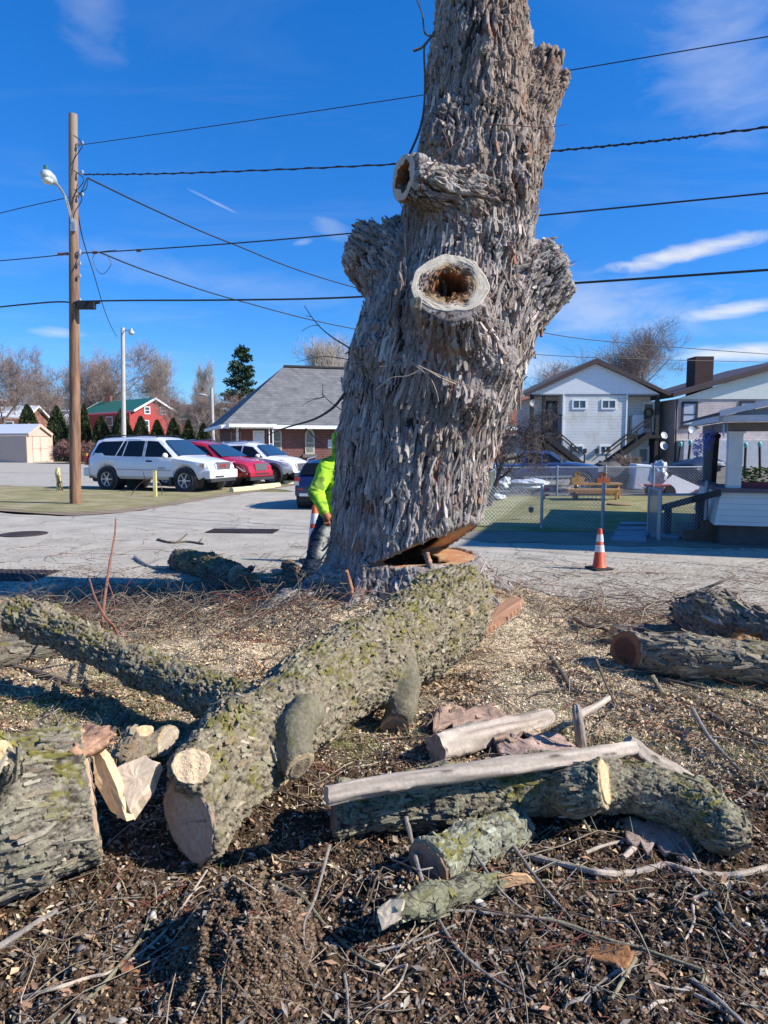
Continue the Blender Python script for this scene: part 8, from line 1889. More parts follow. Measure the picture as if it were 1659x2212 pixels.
# ------------------------------------------------------------------ bench, birdhouses, yard pieces
PINE = mat('pine_wood', (.38, .22, .09), .6, var=.2, vs=4, stretch=(1, 8, 8)); CED = mat('cedar_red', (.34, .10, .045), .6, var=.2, vs=6)
bc = G(1290, 1079); by = bc.y; t = thing('log_bench', 'rustic yellow pine bench standing on the lawn with birdhouses on it', 'bench', bc)
def bx2(m, u0, v0, u1, v1, y0, y1): a, b = R(u0, v0, (y0+y1)/2), R(u1, v1, (y0+y1)/2); m.b2((a.x, y0, a.z), (b.x, y1, b.z))
m = MB(); bx2(m, 1233, 1043, 1340, 1047, by - .15, by + .25); m.build('top_plank', PINE, t, rel=True); m = MB(); bx2(m, 1223, 1056, 1341, 1060, by - .55, by - .15); m.build('seat', PINE, t, rel=True)
m = MB(); bx2(m, 1232, 1060, 1341, 1069, by - .10, by + .0); m.build('apron', PINE, t, rel=True)
for u in (1242, 1333): m = MB(); m.bar(R(u - 3, 1079, by - .2) , R(u + 2, 1046, by + .05), .07); m.build('leg', PINE, t, rel=True); m = MB(); m.bar(R(u + 4, 1079, by + .3), R(u + 1, 1046, by + .1), .07); m.build('leg', PINE, t, rel=True)
def birdhouse(lab, u0, u1, vt, vb, ut0, ut1, m_):
    a = R(u0, vb, by); b = R(u1, vb, by); tl, tr = R(ut0, vt, by), R(ut1, vt, by); t = thing('birdhouse', lab, 'birdhouse', ((a.x+b.x)/2, by, a.z), 0, 'birdhouses on the bench'); zb_ = a.z; zt_ = tl.z; zm = zb_ + (zt_ - zb_)*.45
    m = MB(); m.b2((a.x, by - .08, zb_), (b.x, by + .10, zm)); m.build('lower_box', m_, t, rel=True, bevel=.004)
    m = MB(); xm = (tl.x + tr.x)/2; w = (tr.x - tl.x)/2; m.prism([(xm - w*.8, zm), (xm + w*.8, zm), (xm + w*.8, zt_ - w*.7), (xm, zt_ - .02), (xm - w*.8, zt_ - w*.7)], by - .082, by + .07, 'y'); m.build('tower', m_, t, rel=True)
    m = MB(); 
    for s in (-1, 1): m.bar((xm + s*w*1.05, by, zt_ - w*.95), (xm - s*.004, by, zt_), .19, .015)
    m.build('roof', m_, t, rel=True)
    for z in (zm + (zt_-zm)*.45, zb_ + (zm - zb_)*.6): m = MB(); m.cyl((xm, by - .086, z), (xm, by - .083, z), .016, n=12); m.build('entrance_hole', BLK, t, rel=True)
birdhouse('pale pine birdhouse with a tower standing left on the bench', 1233, 1260, 1017, 1043, 1240, 1253, PINE); birdhouse('dark red cedar birdhouse standing right on the bench', 1288, 1316, 1019, 1043, 1296, 1309, CED)
p = G(1338, 1091); m = MB(); m.lathe([(.02, 0), (.30, 0), (.33, .03), (.31, .05), (.02, .055)], (p.x, p.y, 0), 20); tag(m.build('flat_stone_disc', mat('disc_tan', (.26, .17, .09), .9), None), 'flat tan disc lying on the lawn by the right bench legs', 'stepping stone')
def solar(lab, u, v, h, m_=GALV):
    p = G(u, v); t = thing('garden_light', lab, 'garden light', p); m = MB(); m.cyl((0, 0, 0), (0, 0, h*.7), .008, n=6); m.build('stake', m_, t); m = MB(); m.lathe([(.02, 0), (.05, .02), (.06, .09), (.07, .10), (.02, .13)], (0, 0, h*.7), 12); m.build('lamp_head', TRIM, t, True)
solar('small dark garden light behind the fence left of the bench', 1147, 1124, .24); solar('small garden light with glass top beside the front fence post', 1173, 1092, .22)
p = a = G(1176, 1145); m = MB(); c = R(1181, 1057, 13.8); m.ell(c, (.06, .02, .035), 8, 5); m.ell(R(1181, 1069, 13.8), (.05, .02, .02), 8, 5); tag(m.build('fence_ornament', mat('ornament_red', (.5, .03, .04), .5), None), 'small red and white ornament on top of the front fence', 'ornament')
# junk between the back fence and the houses: separate loose things
def lumpy(name, lab, cat, u0, u1, vt, vb, y, m_, seed, dy=.6, rough=.25, flat=1.0):
    a = R(u0, vb, y); b = R(u1, vt, y); c = ((a.x + b.x)/2, y, (max(0, a.z) + b.z)/2); r = ((b.x - a.x)/2, dy, (b.z - max(0, a.z))/2); m = MB(); m.ell((0, 0, 0), (1, 1, 1), 28, 18)
    V = np.array(m.v, np.float32); n = perlin(V*1.8 + seed)*rough + np.abs(perlin(V*4.5 + seed))*rough*.6; V = V*(1 + n)[:, None]*np.array(r) + np.array(c); V[:, 2] = np.maximum(V[:, 2], 0.005)
    o = mk(name, V, m.f, m_, None, True); return tag(o, lab, cat)
PLAS = mat('plastic_white', (.62, .65, .70), .35, var=.1); TARP = mat('tarp_black', (.02, .022, .03), .35, var=.2); 
lumpy('plastic_bag', 'crumpled clear plastic bag lying at the left end behind the back fence', 'bag', 1062, 1100, 1030, 1052, 23, PLAS, 1, rough=.6); lumpy('plastic_bag', 'long pile of white plastic sheeting left of the bench behind the fence', 'plastic sheet', 1098, 1178, 1036, 1052, 23.3, PLAS, 2, rough=.5)
lumpy('plastic_bag', 'small white bag lying on the lawn corner inside the back fence', 'bag', 1064, 1088, 1068, 1078, 20.6, PLAS, 3, .25, .6); lumpy('tarp_heap', 'large black tarpaulin draped over a low shape left of the porch', 'tarp', 1440, 1536, 996, 1052, 25, TARP, 4, 1.0, .25); lumpy('tarp_heap', 'second dark covered heap in front of the painted brick house', 'tarp', 1470, 1560, 988, 1020, 29, mat('tarp_navy', (.03, .04, .07), .5), 5, 1, .3)
lumpy('silver_sheet', 'crumpled silvery sheet tucked between the white freezer and the grey panel', 'tarp', 1405, 1440, 1000, 1052, 23.6, mat('foil', (.50, .52, .56), .3, .4, var=.3, vs=6), 6, .3, .5); lumpy('rubbish_pile', 'low dark pile of odds and ends right of the pickup truck', 'pile', 1262, 1350, 1008, 1056, 26, mat('junk_dark', (.07, .06, .055), .8, var=.6, vs=5), 7, .8, .7)
lumpy('rubbish_pile', 'low grey pile of debris behind the fence below the pickup truck', 'pile', 1120, 1230, 1040, 1062, 24.2, mat('junk_grey', (.16, .15, .14), .8, var=.6, vs=5), 8, .5, .7)
t = thing('chest_freezer', 'white chest freezer lying open in the yard right of the stairs', 'freezer', (R(1390, 1050, 25).x, 25, 0)); c = R(1392, 1018, 25); m = MB(); m.box((c.x, 25, .45), (.95, .7, .9), ry=.08); m.build('cabinet', PLAS, t, rel=True, bevel=.05)
m = MB(); m.quad(R(1405, 1002, 24.3), R(1418, 1004, 24.2), R(1452, 1050, 23.5), R(1436, 1052, 23.5)); q = m.build('board', mat('board_tan', (.42, .32, .2), .7), None); sd = q.modifiers.new('s', 'SOLIDIFY'); sd.thickness = .03; tag(q, 'tan board leaning between the freezer and the grey panel', 'board')
m = MB(); m.quad(R(1425, 1052, 23.0), R(1452, 1027, 23.3), R(1522, 1058, 23.2), R(1490, 1080, 22.6)); q = m.build('metal_panel', rows_mat('panel_grey', (.40, .40, .43), .12, .8, 0, .6, .1), None); sd = q.modifiers.new('s', 'SOLIDIFY'); sd.thickness = .04; tag(q, 'large flat grey panel leaning behind the back fence by the red tiller', 'panel')
REDM = mat('machine_red', (.50, .05, .025), .45, var=.15)
t = thing('garden_tiller', 'orange-red garden tiller or mower lying behind the back fence', 'garden machine', (R(1420, 1070, 22.6).x, 22.6, 0)); y = 22.6
m = MB(); bx2(m, 1396, 1046, 1446, 1052, y - .2, y + .3); bx2(m, 1406, 1056, 1440, 1074, y - .2, y + .3); m.build('deck', REDM, t, rel=True, bevel=.03); m = MB(); bx2(m, 1436, 1056, 1456, 1062, y - .1, y + .1); bx2(m, 1452, 1058, 1458, 1076, y - .1, y + .1); m.build('hood', REDM, t, rel=True, bevel=.02)
for u in (1404, 1446): m = MB(); p = R(u, 1074, y - .3); m.cyl((p.x, p.y - .05, .16), (p.x, p.y + .05, .16), .16, n=16); m.build('wheel', TYRE, t, rel=True)
m = MB(); m.tube([R(1396, 1058, y), R(1384, 1048, y), R(1376, 1044, y)], .02, 6); m.build('handle', REDM, t, rel=True)
lumpy('red_bucket', 'orange-red tub behind the fence right of the grey panel', 'tub', 1500, 1532, 1056, 1078, 22.7, REDM, 9, .3, .2)
t = thing('yard_ladder', 'aluminium ladder lying behind the back fence above the plastic sheeting', 'ladder', (R(1170, 1040, 24.5).x, 24.5, 0)); m = MB()
for z in (.35, .62): m.bar(R(1130, 1040 if z < .5 else 1031, 24.5), R(1235, 1037 if z < .5 else 1029, 24.5), .04, .06)
m.build('side_rails', GALV, t, rel=True); m = MB()
for i in range(9): u = 1136 + i*11.5; m.bar(R(u, 1031, 24.5), R(u - 3, 1040, 24.5), .03)
m.build('rungs', GALV, t, rel=True)
# torches with netting, leaning post, lights on the porch
for i, (u, vt, ub, vb) in enumerate(((1470, 962, 1462, 1010), (1491, 958, 1484, 1012), (1611, 964, 1609, 1010), (1641, 962, 1643, 1012))):
    t = thing('garden_torch', ['leftmost netting pole with a green glass cap', 'netting pole with a green glass cap by the lower window', 'pale netting pole seen through the porch', 'rightmost netting pole with a green cap seen through the porch'][i], 'pole', (R(ub, vb, 34).x, 34, 0), 0, 'poles holding the netting'); m = MB(); m.tube([(R(ub, vb, 34).x, 34, 0), R(u, vt, 34)], .06, 6); m.build('pole', BLACKW, t, rel=True); m = MB(); m.ell(R(u, vt - 2, 34), (.10, .10, .14), 8, 6); m.build('cap', mat('cap_green', (.15, .45, .35), .4), t, rel=True)
t = thing('leaning_post', 'dark leaning timber post left of the porch columns', 'post', (R(1537, 1066, 13.6).x, 13.6, 0)); m = MB(); m.bar((R(1535, 1066, 13.6).x, 13.6, 0), R(1546, 944, 13.6), .10, .10); m.build('timber', BLACKW, t, rel=True); m = MB(); p = R(1540, 942, 13.6); m.ell(p, (.16, .1, .08), 10, 6); m.build('cap', BLACKW, t, rel=True)
rs3 = np.random.RandomState(8); m = MB(); V = []
for i in range(260):
    f = rs3.rand(); u = 1498 + 46*f + rs3.randn()*2.5; v = 978 - 42*f + rs3.randn()*(7 + 6*(1 - abs(f - .4))); p = R(u, v, 12.6 + .3*rs3.rand()); d = Vector(rs3.randn(3)).normalized()*.035; m.tube([p - d, p + d], .005, 4, False)
tag(m.build('string_lights', mat('lights_blue', (.16, .20, .62), .4), None), 'tangled bunch of blue string lights hanging from the porch corner', 'string lights', kind='stuff')
for u, v0, v1, lab in ((1556, 900, 945, 'shorter icicle shaped light hanging from the porch gutter corner'), (1564, 900, 972, 'longer icicle shaped light hanging from the porch gutter')):
    m = MB(); m.tube([Fp.pt(*Fp.sz(u, v0), .3), Fp.pt(*Fp.sz(u, v1 - 16), .3)], .004, 4); m.lathe([(.0, 0), (.016, .04), (.014, .16), (.004, .24)], Fp.pt(*Fp.sz(u, v1), .3), 8)
    tag(m.build('icicle_light', mat('icicle_blue', (.30, .36, .62), .3), None), lab, 'icicle light')
m = MB()
for i in range(3): m.tube(spline([Fp.pt(2.1 + i*.1, z1 + .1, -.3), Fp.pt(2.3 + i*.12, z1 + .5, -.35), Fp.pt(2.42 + i*.08, z1 + .85, -.4)], 4), .014, 5)
tag(m.build('pipes', FG, None), 'grey metal tubes standing by the flower box on the porch', 'tube')
# ------------------------------------------------------------------ bare trees, evergreens, far hillside
def bare_tree(seed, H, spread, levels=5, trunk_r=.22, fork=3, lean=0.0, up=.55, start=.22, twig=0.012, splay=.5, clear=True, multi=1):
    """tapered tube branches as one trunk mesh and one twig crown mesh"""
    rs = np.random.RandomState(seed); T = MB(); Cc = MB()
    def grow(p, d, L, r, lv):
        n = 4 if lv < 2 else 3; P = [p]; dd = d.copy()
        for i in range(n):
            dd = (dd + Vector(rs.randn(3))*.10*(1 + lv*.25) + Vector((0, 0, .06*up))).normalized(); P.append(P[-1] + dd*L/n)
        rr = [max(twig*.5, r*(1 - .45*i/n)) for i in range(n + 1)]
        (T if lv < 2 else Cc).tube(P, rr, 7 if lv < 2 else (4 if lv < 3 else 3), False)
        if lv >= levels: return
        k = fork + (1 if rs.rand() < .5 else 0) + (1 if lv >= 2 else 0)
        for i in range(k):
            f = .35 + .65*(i + rs.rand()*.6)/k if lv > 0 else .5 + .5*(i + .5)/k
            j = min(n - 1, int(f*n)); q = P[j].lerp(P[j+1], f*n - j); x, y, _ = frame(dd); a = rs.rand()*2*PI
            nd = (dd*(1 - splay*.55) + (x*math.cos(a) + y*math.sin(a))*splay*(.7 + .5*rs.rand()) + Vector((0, 0, up*.25))).normalized()
            grow(q, nd, L*(.62 + .2*rs.rand())*(1.0 if i < k - 1 else 1.05), max(twig*.6, rr[min(n, j+1)]*(.55 if i < k - 1 else .75)), lv + 1)
    for m_ in range(multi): grow(Vector((rs.randn()*.1*(multi > 1), rs.randn()*.1*(multi > 1), 0)), (Vector((lean, 0, 1)) + Vector(rs.randn(3))*(.05 + .25*(multi > 1))).normalized(), H*start*1.5, trunk_r*(1 if multi == 1 else .6), 0)
    z = max(v[2] for v in Cc.v); s = H/z
    w = max(abs(v[0]) for v in Cc.v)*s; sx = s*min(1.6, max(.5, spread/max(.1, w)))
    for M in (T, Cc): M.v = [(v[0]*sx, v[1]*sx, v[2]*s) for v in M.v]
    return T, Cc
def place_tree(name, lab, cat, T, Cc, loc, mt, mc, rz=0, group=None, scale=1):
    t = thing(name, lab, cat, loc, rz, group); t.scale = (scale,)*3; T.build('trunk', mt, t, True); Cc.build('crown', mc, t); return t
def copy_thing(src, lab, loc, rz, sc_, group=None):
    c = copy_tree(src); c.location = loc; c.rotation_euler = (0, 0, rz); c.scale = sc_ if isinstance(sc_, tuple) else (sc_,)*3; c['label'] = lab
    if group: c['group'] = group
    return c
tb = mat('tree_bark_grey', (.20, .155, .125), .9, var=.2, vs=1); tc_ = mat('twigs_brown', (.26, .19, .155), .9, var=.25, vs=.5); ts = mat('sycamore_pale', (.50, .46, .40), .85, var=.3, vs=1.5); tcs = mat('twigs_pale', (.42, .36, .30), .9, var=.2)
LV_G = 'bare winter trees behind the red house and the church'
bases = [bare_tree(21, 13, 6.5, 6, .30, 3, splay=.62, twig=.017), bare_tree(33, 13, 6, 6, .28, 3, splay=.7, twig=.017), bare_tree(45, 15, 4.2, 6, .26, 3, splay=.45, up=.9, twig=.018)]
def gx(u, y): return (R(u, 957, y).x, y, 0)
def hgt(v, y): return CAMZ + (957 - v)/FPX*y
P0 = place_tree('bare_tree', 'tall spreading bare tree at the far left edge of the photo', 'tree', *bases[0], gx(10, 80), tb, tc_, group=LV_G, scale=hgt(735, 80)/13)
P1 = place_tree('bare_tree', 'bare tree rising right behind the lamp post and the red house roof', 'tree', *bases[1], gx(282, 112), tb, tc_, 1.0, LV_G, hgt(728, 112)/13)
P2 = place_tree('sycamore_tree', 'pale whitish bare tree straight behind the red house chimney', 'tree', *bases[2], gx(372, 118), ts, tcs, 0, LV_G, hgt(745, 118)/15)
copy_thing(P2, 'slim pale bare tree left of the dark evergreen', gx(446, 118), 1.4, (hgt(768, 118)/15*.75, hgt(768, 118)/15*.75, hgt(768, 118)/15), LV_G)
copy_thing(P2, 'pale bare tree rising over the church roof ridge', gx(672, 92), 2.6, (hgt(708, 92)/15*1.5, hgt(708, 92)/15*1.5, hgt(708, 92)/15), LV_G)
for i, (src, u, y, v, lab, sx) in enumerate(((P1, 62, 92, 790, 'bare tree second from the left edge behind the shed', 1.0), (P0, 118, 100, 776, 'bare tree just left of the utility pole', 1.0), (P0, 222, 105, 752, 'bare tree between the utility pole and the lamp post', .8), (P1, 190, 112, 772, 'bare tree hidden in part by the utility pole', .9),
    (P1, 328, 105, 800, 'low bare tree over the ridge of the red house', 1.0), (P0, 400, 82, 832, 'dense low bare tree above the chimney wing of the red house', 1.1), (P1, 455, 86, 850, 'dense low bare tree at the distant street lamp', 1.1), (P0, 505, 84, 838, 'dense bare tree just left of the church roof', 1.1), (P1, 728, 100, 735, 'bare tree over the church roof beside the trunk', 1.3), (P1, 1090, 92, 880, 'low bare tree behind the russet roofed house', 1.0))):
    s_ = hgt(v, y)/13; copy_thing(src, lab, gx(u, y), i*1.3 + .5, (s_*sx, s_*sx, s_), LV_G)
Tb = bare_tree(77, 14, 8.8, 6, .34, 3, splay=.60, up=.7); PB = place_tree('bare_tree', 'broad bare tree rising between the white house and the painted brick house', 'tree', *Tb, gx(1385, 74), tb, tc_, 0, None, hgt(696, 74)/14)
copy_thing(P1, 'smaller bare tree behind the left slope of the white house roof', gx(1215, 84), 2.2, hgt(768, 84)/13); PB['group'] = 'bare trees behind the right houses'
# small bare crooked tree in front of the pickup
Ts = bare_tree(91, 4.0, 2.9, 5, .09, 3, lean=.65, splay=.8, up=.35, twig=.010); place_tree('small_bare_tree', 'small dark crooked bare tree leaning right beside the trunk at the lawn corner', 'tree', *Ts, (R(1055, 1070, 18.5).x, 18.5, 0), mat('dark_bark', (.06, .045, .04), .9), mat('dark_twigs', (.11, .08, .07), .9, var=.4, vs=2), 0, None, hgt(862, 18.5)/4.0)
# tangled brush near the stairs
Tv = bare_tree(93, 2.2, 1.6, 4, .04, 4, splay=.9, up=.1, multi=4, twig=.014); place_tree('dry_bush', 'dry tangled bare bush at the foot of the right stairs of the white house', 'bush', *Tv, gx(1355, 33)[:2] + (0,), mat('dark_bark', (.06, .045, .04), .9), mat('bush_tan', (.26, .19, .14), .9, var=.3), 0, None, hgt(975, 33)/2.2)
Tg = bare_tree(95, 2.4, 2.2, 4, .035, 5, splay=.8, up=.3, multi=7, twig=.02); redb = mat('bush_reddish', (.25, .13, .105), .9, var=.3); g0 = place_tree('dry_bush', 'round reddish bare bush beside the tan shed left of the utility pole', 'bush', *Tg, gx(150, 58), redb, redb, 0, 'reddish bushes by the shed', hgt(945, 58)/2.4)
copy_thing(g0, 'round reddish bare bush right behind the utility pole', gx(186, 57), 2.0, hgt(950, 57)/2.4)
# dense brown thicket filling between (reads as one mass)
def thicket(name, n, u0, u1, y0, y1, h, m_, seed=3):
    rs = np.random.RandomState(seed); M = MB()
    for i in range(n):
        u = u0 + (u1-u0)*rs.rand(); y = y0 + (y1-y0)*rs.rand(); x = R(u, 957, y).x; H = h*(.5 + .6*rs.rand()); a = rs.randn()*.5; b = rs.randn()*.3
        q = [(x, y, 0), (x + a*H*.3, y + b*H*.3, H*.5), (x + a*H*.8, y + b*H*.6, H)]; M.tube(q, [.06, .045, .02], 3, False)
        for k in range(5): f = .3 + .7*rs.rand(); s = Vector(q[0]).lerp(Vector(q[2]), f); M.tube([s, s + Vector((rs.randn()*.8, rs.randn()*.4, .3 + rs.rand()*1.0))*H*.18], [.03, .015], 3, False)
    return tag(M.build(name, m_, None), kind='stuff')
thicket('thicket', 1500, -80, 560, 100, 125, 6.5, tc_, 3); thicket('thicket', 420, 400, 560, 70, 84, 4.2, tc_, 4); thicket('thicket', 300, 1050, 1180, 66, 80, 4.0, tc_, 5)
# hillside with far houses
hx = np.linspace(-420, 420, 90); rows = []
for j, (y, k) in enumerate(((130, 0), (150, .25), (190, .6), (240, .9), (300, 1.0), (380, .8))): rows.append([(x, y, max(-.1, k*(11 + 6*math.sin(x*.012 + 1) + 3*math.sin(x*.035)) - (x > 60)*k*2)) for x in hx])
V = [p for r in rows for p in r]; n = len(hx); F = [(j*n + i, j*n + i + 1, (j+1)*n + i + 1, (j+1)*n + i) for j in range(5) for i in range(n - 1)]
tag(mk('hills', V, F, mat('hill_brown', (.20, .155, .13), 1, var=.35, vs=.12), None, True), kind='structure')
for i, (u, v, lab) in enumerate(((60, 893, 'tiny white house on the hillside behind the leftmost trees'), (112, 889, 'tiny pale house with a dark roof on the hillside left of the utility pole'), (388, 902, 'tiny pale house on the hillside beside the red house chimney'))):
    p = R(u, v, 165); t, q, r = gable_house('far_house', lab, Vector((p.x, 165, 0)), Vector((1, .3, 0)), 8, 7, p.z + .5, p.z + 3, mat('far_white', (.6, .6, .6), .8), mat('far_roof', (.12, .11, .11), .9), WHITE)
# clipped evergreens in a row
def evergreen(seed, H, r, n=5200):
    rs = np.random.RandomState(seed); t_ = rs.rand(n); z = H*(t_**.85); prof = np.interp(z/H, [0, .08, .3, .6, .85, 1], [.75, .95, 1.0, .78, .40, .04])
    a = rs.rand(n)*2*PI; bump = 1 + .10*np.sin(a*5 + z*2.2) + .07*np.sin(a*9 - z*4); d = (0.55 + .45*rs.rand(n)**.35); x = np.cos(a)*r*prof*bump*d; y = np.sin(a)*r*prof*bump*d
    c = np.stack([x, y, z], 1); out = np.stack([np.cos(a), np.sin(a), .6*np.ones(n)], 1) + rs.randn(n, 3)*.45; out /= np.linalg.norm(out, axis=1)[:, None]
    s = np.cross(out, rs.randn(n, 3)); s /= np.linalg.norm(s, axis=1)[:, None]; L = (.10 + .12*rs.rand(n))[:, None]; W = L*.45
    V = np.stack([c - out*L*.4, c + s*W, c + out*L, c - s*W], 1).reshape(-1, 3); F = np.arange(n*4).reshape(-1, 4)
    C = np.array(((.035, .055, .02), (.06, .08, .028), (.085, .095, .035), (.03, .045, .02)))[rs.randint(0, 4, n)]*(.7 + .6*rs.rand(n, 1)); return V, F, np.repeat(C, 4, 0)
EV = []
for i, (sd, H, r) in enumerate(((1, 4.0, 1.0), (2, 4.0, 1.3))):
    V, F, C = evergreen(sd, H, r); t = thing('evergreen_shrub', '', 'shrub', (0, 0, 0)); mk('foliage', V, F, mf, t, False, C); m = MB(); m.tube([(0, 0, 0), (0, 0, H*.8)], [.09, .03], 7); m.build('stem', tb, t); EV.append(t)
ER = [(62.5, 877, 27, 'broad round-topped evergreen behind the shed roof'), (125, 880, 24, 'conical evergreen between the shed and the utility pole'), (185, 875, 14, 'narrow evergreen touching the right side of the utility pole'), (220, 900, 22, 'evergreen below the left end of the green roof'), (265, 885, 24, 'evergreen behind the pale lamp post'), (305.6, 901, 21, 'evergreen before the left half of the red gable'), (341, 909, 19, 'evergreen before the right half of the red gable'), (375.5, 905, 19, 'evergreen with a brown patch below the chimney wing'), (407.6, 909, 17, 'evergreen at the right end of the red house'), (440, 916, 17, 'last evergreen of the row, nearest the church')]
for i, (u, vt, hw, lab) in enumerate(ER):
    y = 66 - i*.6; H = hgt(vt, y); w = hw*y/FPX; src = EV[1 if hw > 20 else 0]; r0 = 1.3 if hw > 20 else 1.0
    if i == 0: c = EV[1]; 
    elif i == 2: c = EV[0]
    else: c = copy_tree(src)
    c.location = gx(u, y); c.rotation_euler = (0, 0, i*1.1); c.scale = (w/r0, w/r0, H/4.0); c['label'] = lab; c['group'] = 'row of clipped evergreens behind the parking lot'
# tall dark conifer
rs = np.random.RandomState(12); yv = 98; H = hgt(750, yv); t = thing('conifer_tree', 'tall dark conifer rising left of the church roof', 'tree', gx(524, yv)); m = MB(); m.tube([(0, 0, 0), (0, 0, H*.97)], [.3, .05], 8); m.build('trunk', tb, t)
V = []; C = []; lim = MB()
for i in range(210):
    z = H*(.16 + .82*rs.rand()); k = 1 - z/H; L = (.35 + 3.3*min(1, k*1.35)**.8)*(.65 + .5*rs.rand())*(1.0 + .35*(math.sin(i*2.1) > .6)); a = rs.rand()*2*PI; d = Vector((math.cos(a), math.sin(a), .12 + .25*rs.rand() - .1)); p0 = Vector((0, 0, z)); lim.tube([p0, p0 + d*L*.85], [.05, .015], 3, False)
    for j in range(int(26 + L*15)):
        f = .15 + .85*rs.rand(); c = p0 + d*L*f + Vector(rs.randn(3))*.16*(1.2 - f*.4) - Vector((0, 0, .12*f)); o_ = (d + Vector(rs.randn(3))*.6).normalized(); s_ = o_.cross(Vector(rs.randn(3))).normalized(); l = .20 + .18*rs.rand()
        V += [tuple(c - o_*l*.4), tuple(c + s_*l*.35), tuple(c + o_*l), tuple(c - s_*l*.35)]; C += [np.array(((.045, .085, .05), (.07, .12, .065), (.03, .06, .04))[rs.randint(3)])*(.7 + .6*rs.rand())]*4
mk('crown', V, np.arange(len(V)).reshape(-1, 4), mf, t, False, np.array(C)); lim.build('limb', tb, t)
# ------------------------------------------------------------------ the worker leaning in behind the trunk
def worker():
    def n(u, v, y, px): p = R(u - 6, v, y); return (p.x, p.y, p.z, rpx(p, px))
    t = thing('person', 'worker in a hooded lime green sweatshirt and worn jeans, mostly hidden behind the trunk', 'person', G(690, 1262))
    hipL, hipR = n(712, 1118, 8.50, 18), n(742, 1116, 8.60, 18)
    legL = [hipL, n(700, 1160, 8.36, 21), n(688, 1200, 8.22, 18), n(670, 1240, 8.08, 15), n(656, 1262, 8.0, 13)]
    legR = [hipR, n(735, 1180, 8.55, 15), n(722, 1236, 8.75, 11), n(716, 1254, 8.8, 9)]
    torso = [n(727, 1112, 8.55, 26), n(728, 1060, 8.58, 29), n(732, 1012, 8.52, 30)]
    shL, elL, wrL = n(712, 1008, 8.42, 19), n(689, 1064, 8.25, 15), n(706, 1105, 8.08, 10)
    shR, elR, wrR = n(762, 1008, 8.5, 18), n(775, 1060, 8.3, 14), n(740, 1102, 8.12, 9)
    head = R(743, 956, 8.42); hr = .105
    def sdf(parts, vox=.012, k=.05):
        al = [q for p in parts for q in p]; lo = np.min([np.array(q[:3]) - q[3] for q in al], 0) - .06; hi = np.max([np.array(q[:3]) + q[3] for q in al], 0) + .06
        S = SDF(lo, hi, vox)
        for i, p in enumerate(parts): S.limb(p, k=.01 if i == 0 else k, ks=.05)
        return S
    def sh(q, f): return tuple(q[:3]) + (q[3]*f,)
    # body: one continuous skin mesh, a shade slimmer than the clothes
    hd = [(head.x, head.y + .01, head.z + .03, hr), (head.x + .03, head.y - .06, head.z - .05, .065)]
    nose = [(head.x + .02, head.y - .115, head.z + .0, .014), (head.x + .025, head.y - .13, head.z - .025, .016)]
    ear = [(head.x - .10, head.y, head.z, .02), (head.x - .105, head.y, head.z - .03, .015)]
    S = sdf([[sh(q, .8) for q in torso], [sh(q, .78) for q in legL], [sh(q, .78) for q in legR], [sh(q, .8) for q in (shL, elL, wrL)], [sh(q, .8) for q in (shR, elR, wrR)], [sh(torso[-1], .5), (head.x, head.y + .02, head.z - .05, .06)], hd], .013)
    S.limb(nose, k=.012); S.limb(ear, k=.01); V, F = finish_sdf(S, 1, 0)
    skin = mat('skin', (.45, .25, .17), .6, var=.08); b = mk('body', V, F, skin, t, True, rel=True)
    m = MB()
    for s in (-.035, .045): m.ell((head.x + s, head.y - .098, head.z + .02), (.014, .008, .009), 8, 5)
    m.build('eye', BLK, t, True, rel=True)
    # jeans with pale wear and painted sunlight
    S = sdf([legL, legR, [hipL, hipR]], .011); V, F = finish_sdf(S, 1, 1); N = vnormals(V, F)
    fold = fbm(V*np.array((9, 9, 16)), 3); V2 = V + N*(fold*.012*(1 + 1.6*sstep(-V[:, 2], -.35, -.05)))[:, None]
    c = np.tile(np.array((.022, .034, .060)), (len(V), 1))
    # sunlight painted pale on the right of thigh and shin, wear lower down
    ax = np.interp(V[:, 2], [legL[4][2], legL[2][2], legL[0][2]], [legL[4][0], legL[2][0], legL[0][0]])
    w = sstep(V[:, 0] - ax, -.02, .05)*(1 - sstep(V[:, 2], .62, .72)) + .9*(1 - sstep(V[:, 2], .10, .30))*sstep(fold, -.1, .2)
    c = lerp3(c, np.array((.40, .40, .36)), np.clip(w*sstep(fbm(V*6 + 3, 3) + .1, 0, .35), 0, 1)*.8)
    mk('jeans', V2, F, mf, t, True, np.clip(c*(.85 + .3*fbm(V*40, 2)[:, None]), 0, 1), rel=True)
    # sweatshirt with hood, folds and grime
    hood = [(head.x - .005, head.y + .05, head.z + .045, hr + .035), (head.x - .02, head.y + .10, head.z - .10, .10)]
    peak = [(head.x - .07, head.y + .02, head.z + .0, .06), (head.x - .085, head.y - .0, head.z - .10, .06)]
    S = sdf([torso, [shL, sh(elL, 1.06), sh(wrL, 1.12)], [shR, elR, wrR], [n(716, 1100, 8.42, 16), n(745, 1100, 8.5, 16)], hood, peak], .011, .06)
    S.sub([(head.x + .02, head.y - .12, head.z - .01, .085), (head.x + .01, head.y + .02, head.z, .10)])
    V, F = finish_sdf(S, 1, 1); N = vnormals(V, F); P = V + .15*np.stack([perlin(V*4), perlin(V*4 + 9), perlin(V*4 + 19)], 1)
    fo = perlin(P*np.array((7, 7, 14))) + .5*perlin(P*np.array((14, 14, 26)) + 5); V2 = V + N*(fo*.013)[:, None]
    c = np.tile(np.array((.36, .66, .035)), (len(V), 1)); g = sstep(fbm(V*7 + 2, 4), .22, .5); c = lerp3(c, np.array((.10, .16, .04)), g*.75)
    mk('sweatshirt', V2, F, mf, t, True, np.clip(c, 0, 1), rel=True)
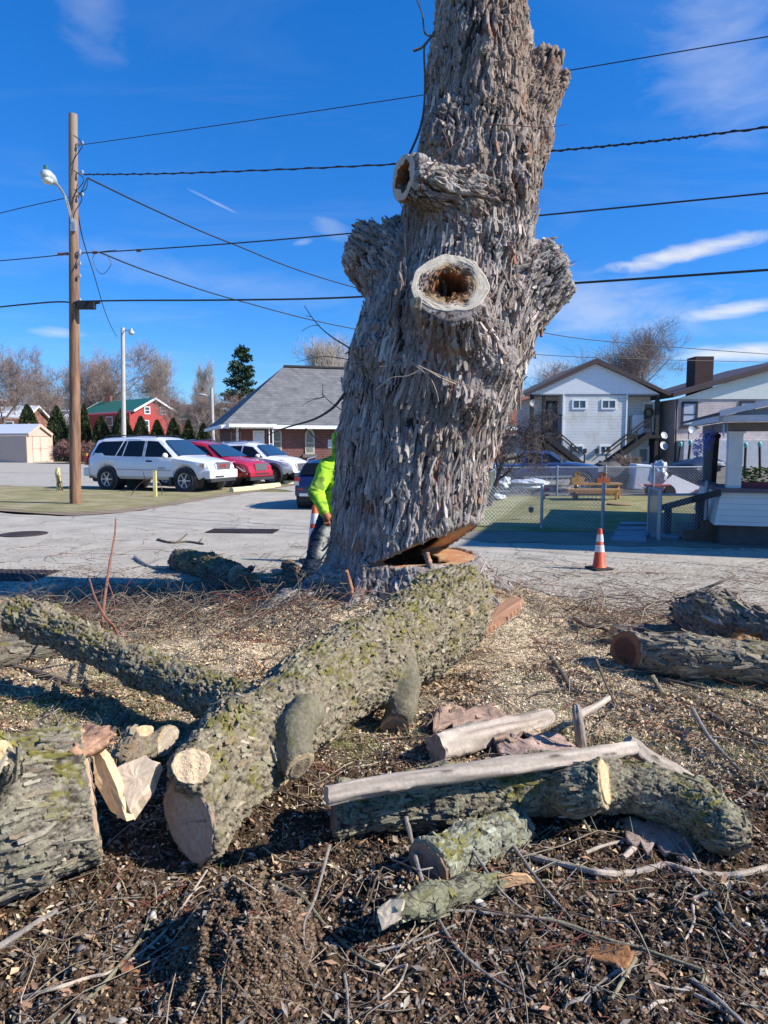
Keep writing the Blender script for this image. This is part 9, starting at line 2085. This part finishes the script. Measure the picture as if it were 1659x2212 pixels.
    m = MB(); d = (Vector(wrL[:3]) - Vector(elL[:3])).normalized(); w0 = Vector(wrL[:3]); m.tube([w0 - d*.02, w0 + d*.035], [wrL[3]*1.15, wrL[3]*1.0], 14); m.build('cuff', mat('cuff_green', (.28, .52, .03), .8), t, True, rel=True)
    # gloved hand: palm, four curled fingers and a thumb
    gl = mat('glove_leather', (.36, .12, .05), .6, var=.2, vs=20); pal = w0 + Vector((.03, -.02, -.05)); S = SDF(np.array(pal) - .16, np.array(pal) + .16, .006)
    S.limb([tuple(w0 + d*.02) + (.034,), tuple(pal) + (.036,), tuple(pal + Vector((.012, -.005, -.035))) + (.034,)], k=.01)
    for i in range(4):
        a = pal + Vector((-.028 + i*.019, -.012, -.05)); L = (.030, .036, .033, .026)[i]; S.limb([tuple(a) + (.0105,), tuple(a + Vector((.004, -.016, -L))) + (.010,), tuple(a + Vector((.012, .006, -L*1.7))) + (.009,), tuple(a + Vector((.018, .028, -L*1.75))) + (.008,)], k=.006, ks=.004)
    S.limb([tuple(pal + Vector((.03, -.01, .005))) + (.014,), tuple(pal + Vector((.052, -.02, -.025))) + (.012,), tuple(pal + Vector((.055, -.012, -.055))) + (.010,)], k=.01, ks=.006)
    V, F = finish_sdf(S, 1, 0); mk('glove', V, F, gl, t, True, rel=True)
    # boots
    bo = mat('boot_brown', (.17, .11, .07), .75, var=.25, vs=14); so = mat('boot_sole', (.30, .26, .21), .8)
    for an, dx, dy in ((Vector(legL[-1][:3]), -.20, -.10), (Vector(legR[-1][:3]), .12, .14)):
        z0 = .03; dv = Vector((dx, dy, 0)); S = SDF((an.x - .36, an.y - .32, -.02), (an.x + .36, an.y + .32, an.z + .16), .009)
        S.limb([(an.x, an.y, an.z + .06, .075), (an.x, an.y, z0 + .07, .065)], k=.01); S.limb([(an.x + dv.x*-.15, an.y + dv.y*-.15, z0 + .055, .052), (an.x + dv.x*.6, an.y + dv.y*.6, z0 + .06, .058), (an.x + dv.x*1.05, an.y + dv.y*1.05, z0 + .045, .050)], k=.05)
        V, F = finish_sdf(S, 1, 0); o = mk('boot', V, F, bo, t, True, rel=True)
        m = MB(); e = dv.normalized(); q = Vector((-e.y, e.x, 0)); a, b = an - e*.08, an + dv*1.05 + e*.05
        m.prism([((a.x + b.x)/2 + e.x*s1*((b-a).xy.length/2)*c1 + q.x*s2*.055, (a.y + b.y)/2 + e.y*s1*((b-a).xy.length/2)*c1 + q.y*s2*.055) for s1, s2, c1 in ((-1, -.7, 1), (.6, -1, 1), (1, -.4, 1), (1, .4, 1), (.6, 1, 1), (-1, .7, 1))], .0, .032, 'z'); g = m.build('sole', so, t, rel=True); g.parent = o
worker()
